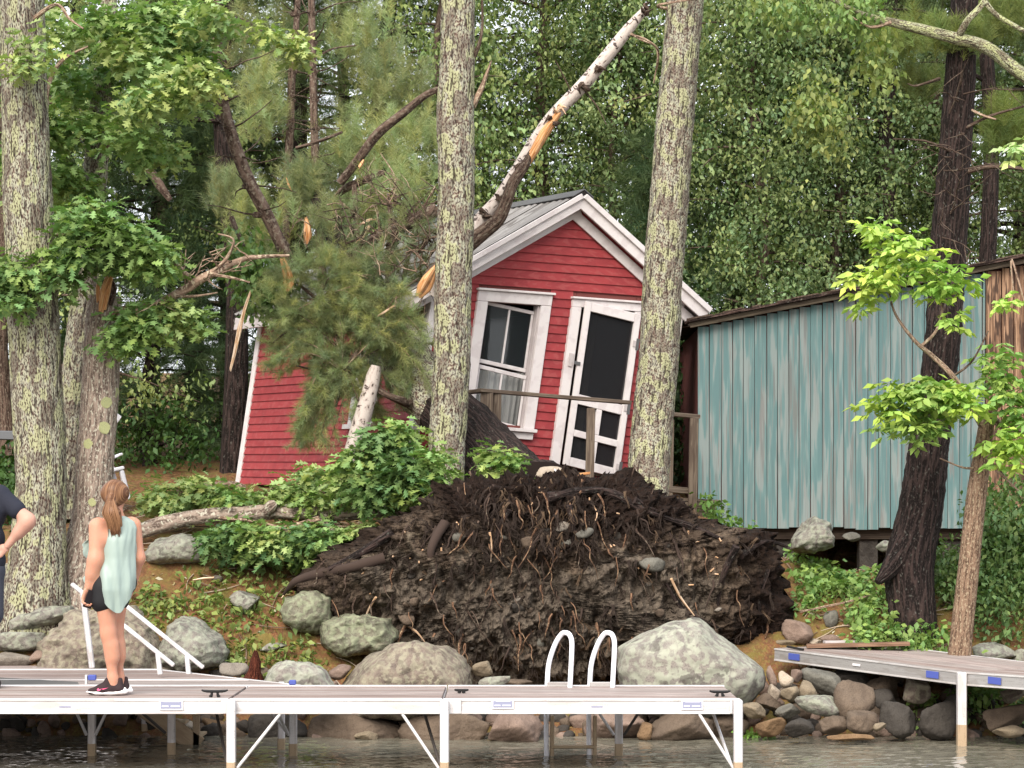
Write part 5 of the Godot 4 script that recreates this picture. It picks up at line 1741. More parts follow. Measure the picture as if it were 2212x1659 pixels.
# ---------------------------------------------------------------- porch before the cabin
func porch() -> void:
	rng.seed = 51
	var A := at(1042, 1052, 27.55)        # front left corner of the floor
	var U := Vector3(0.913, -0.045, -0.405)
	var W := Vector3(-0.40, 0.0, -0.91)
	var t := thing("wooden_porch", "brown weathered wooden porch with handrail before the cabin's screen door", "porch", A)
	var V := Vector3(0.03, 1, 0)
	var bas := Basis(U.normalized(), Vector3.UP, U.normalized().cross(Vector3.UP))
	for k in 6:        # floor boards
		var mb := Mb.new()
		mb.uvo = Vector2(rr(0, 3), rr(0, 3))
		mb.box(A + U * 1.42 + W * (0.06 + k * 0.142) + Vector3(0, -0.02, 0), Vector3(3.05 + rr(-0.03, 0.06), 0.035, 0.136), 0.005, bas)
		part("plank", mb, M.wood, t)
	for e in [[0.0, -0.06], [0.80, -0.06]]:
		var mb := Mb.new()
		mb.box(A + U * 1.42 + W * e[0] + Vector3(0, -0.13, 0), Vector3(2.9, 0.17, 0.045), 0.005, bas)
		part("beam", mb, M.wood, t)
	for e in [[0.02, 0.0, 0.14, 1.03], [0.145, 0.0, 0.09, 1.03], [1.26, -0.04, 0.095, 0.93], [2.55, -0.04, 0.10, 0.90], [2.55, 0.55, 0.09, 0.90]]:
		var mb := Mb.new()
		mb.uvo = Vector2(rr(0, 3), rr(0, 3))
		var b: Vector3 = A + U * e[0] + W * e[1]
		mb.bar(b + Vector3(0, -0.45, 0), b + V * e[3], e[2], 0.09, 0.006, Vector3(0, 0, 1))
		part("post", mb, M.wood, t)
	for e in [[2.62, 0.02], [0.1, 0.1], [2.3, 0.7]]:
		var mb := Mb.new()
		var b: Vector3 = A + U * e[0] + W * e[1]
		mb.bar(b + Vector3(0, -1.2, 0), b + Vector3(0, -0.21, 0), 0.1, 0.1, 0.006, Vector3(0, 0, 1))
		part("footing_post", mb, M.wood, t)
	var top := A + V * 1.045
	for e in [[top - U * 0.08, top + U * 1.75 + Vector3(0, -0.02, 0), 0.13, 0.04], [top - U * 0.02, top - U * 0.02 + W * 0.8, 0.12, 0.04], [A + U * 2.2 + V * 0.93, A + U * 2.62 + V * 0.92, 0.12, 0.045], [A + U * 2.2 + V * 0.09, A + U * 2.55 + V * 0.08, 0.05, 0.07]]:
		var mb := Mb.new()
		mb.uvo = Vector2(rr(0, 3), rr(0, 3))
		mb.bar(e[0], e[1], e[2], e[3], 0.006)
		part("rail", mb, M.wood, t)

# ---------------------------------------------------------------- the teal shed
func shed() -> void:
	rng.seed = 61
	var D := 29.5
	var s := D / F
	var x0 := (1507 - CX) * s
	var x1 := (2128 - CX) * s
	var xe := (2400 - CX) * s
	var yb := EYE - 37 * s
	var t := thing("teal_shed", "weathered shed of teal boards with flaking paint, slanting roof, raised off the ground", "shed", Vector3(x0, yb, -D))
	var roof_y := func(x: float) -> float: return EYE + (HY - 702) * s + (x - x0) * 0.193
	var mb := Mb.new()
	for e in [[x0 + 0.02, xe, 0.03, 0.06]]:      # shell
		var a := Vector3(e[0], yb + 0.02, -D - e[2])
		var b := Vector3(e[1], yb + 0.02, -D - e[2])
		var c := Vector3(e[1], roof_y.call(e[1]) - 0.03, -D - e[2])
		var d := Vector3(e[0], roof_y.call(e[0]) - 0.03, -D - e[2])
		var o := Vector3(0, 0, -3.4)
		mb.flat(a, b, c, d)
		mb.flat(b + o, a + o, d + o, c + o)
		mb.flat(a + o, a, d, d + o)
		mb.flat(b, b + o, c + o, c)
		mb.flat(a + o, b + o, b, a)
	part("wall", mb, M.redin, t)
	var x := x0
	var k := 0
	while x < x1 - 0.02:
		var w := minf(rr(0.118, 0.142), x1 - x)
		var p := Mb.new()
		p.uvo = Vector2(rr(0, 8), rr(0, 4))
		var h0: float = yb + rr(-0.02, 0.012)
		var ht: float = roof_y.call(x) - 0.02
		p.box(Vector3(x + w / 2, (h0 + ht) / 2, -D + rr(-0.004, 0.004)), Vector3(w - 0.005, ht - h0, 0.026), 0.004, Basis(Vector3(0, 0, 1), rr(-0.003, 0.003)))
		part("plank", p, M.teal[([0, 0, 3, 0] if x < x0 + 1.0 else [1, 2, 3, 0, 2])[rng.randi() % 4]], t)
		x += w
		k += 1
	while x < xe - 0.05:
		var w := rr(0.12, 0.19)
		var p := Mb.new()
		p.uvo = Vector2(rr(0, 8), rr(0, 4))
		var ht: float = roof_y.call(x) - 0.02
		p.box(Vector3(x + w / 2, (yb + ht) / 2, -D + rr(-0.01, 0.03)), Vector3(w - 0.012, ht - yb, 0.03), 0.005)
		part("plank", p, M.fresh, t)
		x += w
	# roof: fascia, edge and covering
	var dirn := Vector3(1, 0.193, 0).normalized()
	var up := Vector3(-dirn.y, dirn.x, 0)
	var bas := Basis(dirn, up, Vector3(0, 0, 1))
	var mid := (x0 + xe) / 2
	var ln := (xe - x0) / dirn.x
	var ctr := Vector3(mid - 0.05, roof_y.call(mid - 0.05), 0)
	var f1 := Mb.new()
	f1.box(ctr + up * 0.005 + Vector3(0, 0, -D + 0.13), Vector3(ln + 0.1, 0.062, 0.03), 0.004, bas)
	part("fascia", f1, tinted(M.wood, Color(0.7, 0.72, 0.68)), t)
	var f2 := Mb.new()
	f2.box(ctr + up * 0.055 + Vector3(0, 0, -D - 1.6), Vector3(ln + 0.16, 0.03, 3.6), 0.004, bas)
	part("roof", f2, tinted(M.pine, Color(2.2, 2.1, 2.0)), t)
	for j in 60:       # ragged roofing and debris along the edge
		var q := Mb.new()
		var uu := rr(-0.5, 0.5) * ln
		q.box(ctr + dirn * uu + up * rr(0.07, 0.085) + Vector3(0, 0, -D + rr(0.0, 0.17)), Vector3(rr(0.08, 0.25), 0.018, rr(0.05, 0.12)), 0.003, bas * Basis(rdir(), rr(-0.2, 0.2)))
		part("shingle", q, M.twig_dark, t)
	# posts and blocks it stands on
	for px in [1530, 1700, 1880, 2060, 2200]:
		for dz in [0.25, 3.0]:
			var q := Mb.new()
			var xx: float = (px - CX) * s
			q.box(Vector3(xx, yb - 0.4, -D - dz), Vector3(0.22, 0.84, 0.22), 0.01)
			part("footing", q, M.rock_dark, t)
	var j2 := Mb.new()
	j2.box(Vector3(mid, yb - 0.06, -D - 0.12), Vector3(ln * 0.98, 0.14, 0.06), 0.004)
	part("sill_beam", j2, tinted(M.wood, Color(0.3, 0.28, 0.27)), t)

# ---------------------------------------------------------------- docks
func deck_box(called: String, lo: Vector3, hi: Vector3, m: Material, t: Node3D, bev := 0.004) -> void:
	var mb := Mb.new()
	mb.uvo = Vector2(rr(0, 4), rr(0, 4))
	mb.box((lo + hi) / 2, hi - lo, bev)
	part(called, mb, m, t)

func deckmat() -> Material:
	return [M.decking, M.decking_b, M.decking_c, M.decking][rng.randi() % 4]

func leg(t: Node3D, x: float, d: float, w := 0.072, called := "leg") -> void:
	var mb := Mb.new()
	mb.uvo = Vector2(rr(0, 4), rr(0, 4))
	mb.box(Vector3(x, (DECK - 2.2) / 2 + 0.0, -d), Vector3(w, DECK + 2.2 - 0.0, w), 0.012)
	part(called, mb, M.alu, t)
	var st := Mb.new()      # the tide mark
	st.box(Vector3(x, 0.02, -d), Vector3(w + 0.003, 0.18, w + 0.003), 0.012)
	part("water_stain", st, M.alu_stain, t)

func brace(t: Node3D, a: Vector3, b: Vector3, m: Material) -> void:
	var mb := Mb.new()
	mb.tube(PackedVector3Array([a, a.lerp(b, 0.5), b]), PackedFloat32Array([0.013, 0.013, 0.013]), 8)
	part("brace", mb, m, t)

func plate(t: Node3D, x: float, y: float, d: float, w: float, h: float) -> void:
	var o := Node3D.new()
	o.name = "maker_plate"
	t.add_child(o, true)
	deck_box("plate_edge", Vector3(x - w / 2 - 0.012, y - h / 2 - 0.012, -d), Vector3(x + w / 2 + 0.012, y + h / 2 + 0.012, -d + 0.003), M.plate_edge, o, 0.001)
	deck_box("plate_face", Vector3(x - w / 2, y - h / 2, -d + 0.0031), Vector3(x + w / 2, y + h / 2, -d + 0.006), M.plate, o, 0.001)
	deck_box("plate_stripe", Vector3(x - w * 0.44, y - h * 0.26, -d + 0.0061), Vector3(x - w * 0.12, y - h * 0.08, -d + 0.0075), M.plate_line, o, 0.0005)
	deck_box("plate_stripe", Vector3(x - w * 0.02, y - h * 0.26, -d + 0.0061), Vector3(x + w * 0.42, y - h * 0.08, -d + 0.0075), M.plate_line, o, 0.0005)
	deck_box("plate_stripe", Vector3(x - w * 0.36, y + h * 0.40, -d + 0.0061), Vector3(x + w * 0.40, y + h * 0.5, -d + 0.0075), M.plate_line, o, 0.0005)

func cleat(x: float, d: float, label: String, big := 1.0) -> void:
	var t := thing("dock_cleat", label, "cleat", Vector3(x, DECK, -d), "black cleats on the docks")
	var mb := Mb.new()
	mb.tube(curve([Vector3(x - 0.105 * big, DECK + 0.056 * big, -d), Vector3(x - 0.06 * big, DECK + 0.047 * big, -d), Vector3(x + 0.06 * big, DECK + 0.047 * big, -d), Vector3(x + 0.105 * big, DECK + 0.056 * big, -d)], 4), radii([0.006, 0.012, 0.012, 0.006], 4), 8)
	part("horn", mb, M.black, t)
	for s in [-1, 1]:
		var q := Mb.new()
		q.tube(PackedVector3Array([Vector3(x + s * 0.034 * big, DECK + 0.0, -d), Vector3(x + s * 0.024 * big, DECK + 0.02, -d), Vector3(x + s * 0.022 * big, DECK + 0.045 * big, -d)]), PackedFloat32Array([0.017, 0.011, 0.010]), 8)
		part("foot", q, M.black, t)

func main_dock() -> void:
	rng.seed = 71
	var t := thing("aluminium_dock", "long front dock with white aluminium frame and grey-brown deck boards", "dock", Vector3(-1.5, DECK - 0.12, -20.6))
	var front := 19.98
	var back := 21.45
	var ends := [-7.2, -2.23, -0.545, 1.80]
	for k in 3:
		var x0: float = ends[k] + 0.004
		var x1: float = ends[k + 1] - 0.004
		var o := Node3D.new()
		o.name = "dock_section"
		t.add_child(o, true)
		deck_box("frame_rail", Vector3(x0, DECK - 0.118, -front - 0.04), Vector3(x1, DECK + 0.004, -front), M.alu, o, 0.006)
		deck_box("frame_lip", Vector3(x0, DECK - 0.118, -front + 0.0), Vector3(x1, DECK - 0.100, -front + 0.010), M.alu, o, 0.004)
		deck_box("frame_lip", Vector3(x0, DECK - 0.016, -front + 0.0), Vector3(x1, DECK + 0.005, -front + 0.008), M.alu, o, 0.004)
		deck_box("frame_rail", Vector3(x0, DECK - 0.118, -back), Vector3(x1, DECK + 0.010, -back + 0.035), M.alu, o, 0.006)
		deck_box("frame_end", Vector3(x0, DECK - 0.117, -back + 0.036), Vector3(x0 + 0.035, DECK - 0.03, -front - 0.041), M.alu, o, 0.006)
		deck_box("frame_end", Vector3(x1 - 0.035, DECK - 0.117, -back + 0.036), Vector3(x1, DECK - 0.03, -front - 0.041), M.alu, o, 0.006)
		var n := 10
		for j in n:
			var d0 := lerpf(front + 0.045, back - 0.04, float(j) / n)
			var d1 := lerpf(front + 0.045, back - 0.04, float(j + 1) / n)
			deck_box("plank", Vector3(x0 + 0.01, DECK - 0.028, -d1 + 0.003), Vector3(x1 - 0.01, DECK + rr(-0.001, 0.0015), -d0 - 0.003), deckmat(), o, 0.004)
	deck_box("corner_block", Vector3(-2.29, DECK - 0.115, -front + 0.0105), Vector3(-2.18, DECK + 0.001, -front + 0.022), M.alu, t)
	deck_box("corner_block", Vector3(-0.50, DECK - 0.115, -front + 0.0105), Vector3(-0.40, DECK + 0.001, -front + 0.022), M.alu, t)
	deck_box("corner_block", Vector3(1.715, DECK - 0.115, -front + 0.0105), Vector3(1.735, DECK + 0.001, -front + 0.022), M.alu, t)
	for x in [-2.205, -0.53, 1.775]:
		leg(t, x, front - 0.062)
	for e in [[-3.56, 21.5], [-1.855, 21.5], [0.905, 21.5], [-4.6, 20.9], [-2.9, 21.6]]:
		leg(t, e[0], e[1], 0.066)
	var B := DECK - 0.11
	for e in [[-2.16, 19.93, -1.82, 19.99, M.alu], [-0.575, 19.93, -0.87, 19.99, M.alu], [-0.575, 20.2, -0.72, 20.5, M.alu_dark], [1.74, 19.93, 1.47, 19.99, M.alu], [1.74, 20.1, 1.61, 20.5, M.alu],
			[-1.89, 21.45, -2.10, 21.3, M.alu], [-1.89, 21.45, -1.98, 21.0, M.alu], [0.86, 21.45, 0.66, 21.3, M.alu], [0.95, 21.45, 1.12, 21.2, M.alu_dark], [-3.6, 21.45, -3.68, 21.2, M.alu], [-3.52, 21.45, -3.36, 21.3, M.alu], [-2.28, 20.3, -2.45, 20.9, M.alu_dark], [-2.95, 21.6, -3.25, 21.4, M.alu_dark]]:
		brace(t, Vector3(e[0], 0.05 if e[1] < 20.5 else 0.18, -e[1]), Vector3(e[2], B, -e[3]), e[4])
	plate(t, -2.683, DECK - 0.046, front - 0.0105, 0.165, 0.058)
	plate(t, -0.073, DECK - 0.040, front - 0.0105, 0.15, 0.052)
	plate(t, 1.418, DECK - 0.046, front - 0.0105, 0.15, 0.052)
	for x in [-3.52, 0.67]:        # small purple-grey sticker marks
		deck_box("sticker", Vector3(x - 0.045, DECK - 0.068, -front + 0.0005), Vector3(x + 0.045, DECK - 0.056, -front + 0.002), M.plate, t, 0.0005)
	deck_box("bumper_cap", Vector3(-1.885, DECK + 0.011, -back - 0.02), Vector3(-1.825, DECK + 0.052, -back + 0.03), M.blue, t, 0.008)
	deck_box("bumper_cap", Vector3(-3.63, DECK + 0.03, -21.75), Vector3(-3.56, DECK + 0.078, -21.70), M.blue, t, 0.008)
	deck_box("bumper_post", Vector3(-3.655, DECK - 0.02, -21.75), Vector3(-3.635, DECK + 0.078, -21.70), M.alu, t, 0.004)
	cleat(-2.365, 20.18, "black cleat near the dock's front edge, right of the woman's feet")
	cleat(-0.41, 20.6, "small black cleat at the joint of the front dock's two right sections", 0.55)
	cleat(1.66, 20.25, "black cleat at the free right end of the front dock", 0.8)

func slant_deck(t: Node3D, xl: float, d0: float, d1: float, xr0: float, xr1: float, n: int) -> void:
	# boards from xl to a slanting right end
	for j in n:
		var a := lerpf(d0, d1, float(j) / n) + 0.003
		var b := lerpf(d0, d1, float(j + 1) / n) - 0.003
		var xa := lerpf(xr0, xr1, float(j) / n)
		var xb := lerpf(xr0, xr1, float(j + 1) / n)
		var mb := Mb.new()
		mb.uvo = Vector2(rr(0, 4), rr(0, 4))
		var y := DECK + rr(-0.001, 0.001)
		var q := [Vector3(xl, y, -a), Vector3(xa, y, -a), Vector3(xb, y, -b), Vector3(xl, y, -b)]
		var dn := Vector3(0, -0.03, 0)
		for e in [[q[0], q[1], q[2], q[3]], [q[0] + dn, q[1] + dn, q[1], q[0]], [q[1] + dn, q[2] + dn, q[2], q[1]]]:
			mb.flat(e[0], e[1], e[2], e[3])
		for k in 4:
			mb.uv[k] = Vector2(mb.v[k].z, mb.v[k].x) + mb.uvo
		part("plank", mb, deckmat(), t)

func rear_dock() -> void:
	rng.seed = 81
	var t := thing("rear_dock", "wide rear dock at left with a slanting right edge, joined behind the front dock", "dock", Vector3(-5, DECK - 0.12, -23))
	slant_deck(t, -7.2, 21.56, 23.62, -1.83, -3.30, 14)
	slant_deck(t, -7.2, 23.72, 25.0, -4.0, -4.9, 9)
	for e in [[-7.2, -1.80, 21.50], [-7.2, -3.28, 23.67], [-7.2, -4.85, 25.04], [-7.2, -2.3, 22.2]]:
		deck_box("frame_rail", Vector3(e[0], DECK - 0.115, -e[2] - 0.018), Vector3(e[1], DECK + 0.008, -e[2] + 0.018), M.alu, t, 0.005)
	var mb := Mb.new()
	mb.bar(Vector3(-1.80, DECK - 0.055, -21.54), Vector3(-3.28, DECK - 0.055, -23.65), 0.03, 0.12, 0.005)
	part("frame_rail", mb, M.alu, t)
	for e in [[-4.52, 24.0], [-2.0, 22.0], [-3.4, 23.5], [-6.0, 23.5]]:
		leg(t, e[0], e[1], 0.06)
	var mat_ := Mb.new()
	var y := DECK + 0.006
	mat_.flat(Vector3(-4.9, y, -21.56), Vector3(-3.68, y, -21.56), Vector3(-3.75, y, -21.9), Vector3(-4.9, y, -22.75))
	solo("rubber_mat", mat_, mat(Color(0.10, 0.095, 0.09), 0.8), "dark grey three-cornered mat on the rear dock behind the woman's feet", "mat")

func stairs() -> void:
	rng.seed = 91
	var t := thing("dock_stairs", "aluminium stairs with two sloping handrails going down from the rear dock", "stairs", Vector3(-3.4, 0.1, -22.9))
	for e in [[[154, 1261, 22.5], [376, 1438, 22.5]], [[216, 1264, 23.1], [440, 1443, 23.1]]]:
		var a := at(e[0][0], e[0][1], e[0][2])
		var b := at(e[1][0], e[1][1], e[1][2])
		var mb := Mb.new()
		mb.bar(a, b, 0.04, 0.04, 0.010)
		part("handrail", mb, M.alu, t)
	for e in [[179, 1281, 199, 1438, 22.5, 0.05], [341, 1410, 346, 1452, 22.5, 0.045], [404, 1414, 408, 1458, 23.1, 0.045], [243, 1286, 262, 1442, 23.1, 0.045]]:
		var mb := Mb.new()
		mb.bar(at(e[0], e[1], e[4]), at(e[2], e[3] + 6, e[4]), e[5], e[5], 0.010)
		part("post", mb, M.alu, t)
	for d in [22.5, 23.1]:       # stringers, stained by the water
		var a := at(205, 1478, d)
		var mb := Mb.new()
		var o := Vector3(0, -0.05, 0)
		mb.bar(at(255, 1490, d), at(430, 1600, d) + o, 0.04, 0.17, 0.006)
		part("stringer", mb, M.alu_stain, t)
	for k in 4:
		var f := 0.2 + k * 0.23
		var c := at(255, 1490, 22.8).lerp(at(430, 1600, 22.8), f)
		deck_box("tread", c + Vector3(-0.12, -0.012, -0.28), c + Vector3(0.12, 0.012, 0.28), M.alu_stain, t)
	deck_box("foot", at(424, 1600, 22.5) + Vector3(-0.03, -0.4, -0.02), at(424, 1545, 22.5) + Vector3(0.03, 0.0, 0.02), M.alu_stain, t)

func ladder() -> void:
	rng.seed = 95
	var t := thing("swim_ladder", "white tubular swim ladder with two tall hooped rails on the front dock", "ladder", at(1230, 1488, 21.3))
	for x in [0.0, 92.0]:
		var d := 21.42
		var p := [[1181, 1660, d + 0.06], [1180, 1560, d + 0.06], [1182, 1480, d + 0.05], [1186, 1432, d + 0.03], [1199, 1392, d], [1213, 1370, d - 0.03], [1222, 1367, d - 0.06], [1230, 1371, d - 0.09], [1235, 1385, d - 0.11], [1235, 1410, d - 0.12], [1233, 1450, d - 0.12], [1231, 1489, d - 0.12]]
		var mb := Mb.new()
		var pts := []
		for q in p:
			pts.append(at(q[0] + x, q[1], q[2]))
		var n := (pts.size() - 1) * 6 + 1
		var rad := PackedFloat32Array()
		rad.resize(n)
		rad.fill(0.021)
		mb.tube(curve(pts, 6), rad, 12)
		part("hoop_rail", mb, M.plastic, t)
		var lo := Mb.new()
		lo.bar(at(1193 + x, 1545, d + 0.05), at(1192 + x, 1720, d + 0.05), 0.035, 0.035, 0.01)
		part("ladder_rail", lo, M.alu_stain, t)
		deck_box("bracket", at(1182 + x, 1489, d) + Vector3(0, 0.004, -0.02), at(1236 + x, 1473, d) + Vector3(0, 0, 0.02), M.alu_grey, t, 0.006)
	for py in [1613, 1700]:
		var mb := Mb.new()
		mb.bar(at(1190, py, 21.47), at(1284, py, 21.47), 0.07, 0.03, 0.008)
		part("rung", mb, M.alu_stain, t)

func right_dock() -> void:
	rng.seed = 99
	var base := at(1675, 1400, 24.3)
	var t := thing("right_dock", "grey aluminium gangway rising to the right bank, blue stickers on its side rail", "dock", base)
	var A := base                                   # near left corner on the bank
	var B := at(2080, 1451, 22.4)                   # over the leg
	var C := B + (B - A) * 0.75
	C.y = B.y
	var side := Vector3(0.80, 0.0, -0.60) * 1.22     # across, away from the lake
	var side1 := Vector3(1.02, 0.01, -0.68)
	for e in [[A, B], [B, C]]:
		var o := Node3D.new()
		o.name = "dock_section"
		t.add_child(o, true)
		var a: Vector3 = e[0]
		var b: Vector3 = e[1]
		var dn := Vector3(0, -0.06, 0)
		var f := (b - a).normalized()
		var r := Mb.new()
		r.uvo = Vector2(0.3, 0.2)
		r.bar(a + dn, b + dn - f * 0.02, 0.035, 0.12, 0.006)
		part("frame_rail", r, M.alu_grey, o)
		for q in [0.052, -0.052]:
			var l := Mb.new()
			l.bar(a + dn + Vector3(-0.013, q, 0.016), b + dn + Vector3(-0.013, q, 0.016) - f * 0.02, 0.012, 0.016, 0.003)
			part("frame_lip", l, M.alu_lip, o)
		var r2 := Mb.new()
		r2.bar(a + side1 + dn, b + side1 + dn, 0.035, 0.12, 0.006)
		part("frame_rail", r2, M.alu, o)
		var n := 9
		for j in n:
			var g0: Vector3 = side1 * ((j + 0.5) / n)
			var p := Mb.new()
			p.uvo = Vector2(rr(0, 4), rr(0, 4))
			p.bar(a + g0 + Vector3(0, -0.016, 0), b + g0 + Vector3(0, -0.016, 0), side1.length() / n - 0.006 if true else 0.1, 0.028, 0.004)
			part("plank", p, deckmat(), o)
	var ec := Mb.new()
	ec.bar(A + Vector3(0, -0.06, 0), A + side1 + Vector3(0, -0.06, 0), 0.035, 0.118, 0.006)
	part("frame_end", ec, M.alu_grey, t)
	var f := (B - A)
	for e in [0.115, 0.855, 1.16]:
		var st := Mb.new()
		var c: Vector3 = A + f * e + Vector3(-0.017, -0.058, 0.022)
		if e > 1.0:
			c.y = B.y - 0.058
		st.bar(c - f.normalized() * 0.075, c + f.normalized() * 0.075, 0.006, 0.062, 0.002)
		part("blue_sticker", st, M.blue, t)
	var w := Mb.new()
	var c2: Vector3 = A + f * 0.46 + Vector3(-0.017, -0.058, 0.022)
	w.bar(c2 - f.normalized() * 0.05, c2 + f.normalized() * 0.05, 0.006, 0.02, 0.002)
	part("white_sticker", w, M.plate_edge, t)
	var lb := B + Vector3(-0.02, 0, 0.05)
	var lg := Mb.new()
	lg.box(Vector3(lb.x, (lb.y - 1.6) / 2, lb.z), Vector3(0.085, lb.y + 1.6, 0.075), 0.012)
	part("leg", lg, M.alu, t)
	var sg := Mb.new()
	sg.box(Vector3(lb.x, 0.05, lb.z), Vector3(0.088, 0.3, 0.078), 0.012)
	part("water_stain", sg, M.alu_stain, t)
	var lt := Mb.new()
	lt.bar(B + side1 * 0.95 + Vector3(0, -0.1, 0), B + side1 * 0.95 + Vector3(0, -1.8, 0), 0.07, 0.07, 0.01, Vector3.RIGHT)
	part("leg", lt, M.alu, t)
	# loose boards lying across its bank end
	var l1 := Mb.new()
	l1.bar(at(1742, 1400, 24.4) + Vector3(0, 0.02, 0), at(1965, 1397, 24.3) + Vector3(0, 0.03, 0), 0.20, 0.035, 0.005)
	solo("loose_board", l1, tinted(M.wood, Color(1.5, 1.15, 1.0)), "reddish loose board lying on the bank end of the gangway", "board")
	var l2 := Mb.new()
	l2.bar(at(1780, 1392, 24.7) + Vector3(0, 0.02, 0), at(1890, 1390, 24.75) + Vector3(0, 0.02, 0), 0.12, 0.03, 0.005)
	solo("loose_board", l2, M.white_dull, "pale loose board behind the reddish one on the gangway's bank end", "board")
	var l3 := Mb.new()
	l3.bar(at(1700, 1401, 24.2) + Vector3(0, 0.02, 0), at(1736, 1408, 24.1) + Vector3(0, 0.02, 0), 0.03, 0.02, 0.004)
	solo("dark_stick", l3, M.black, "short dark stick on the near corner of the gangway", "stick")

# ---------------------------------------------------------------- rocks
func boulder(called: String, label: String, mb: Mb, m: Material, group := "boulders along the shore") -> void:
	solo(called, mb, m, label, "rock" if called == "rock" else "boulder", group)

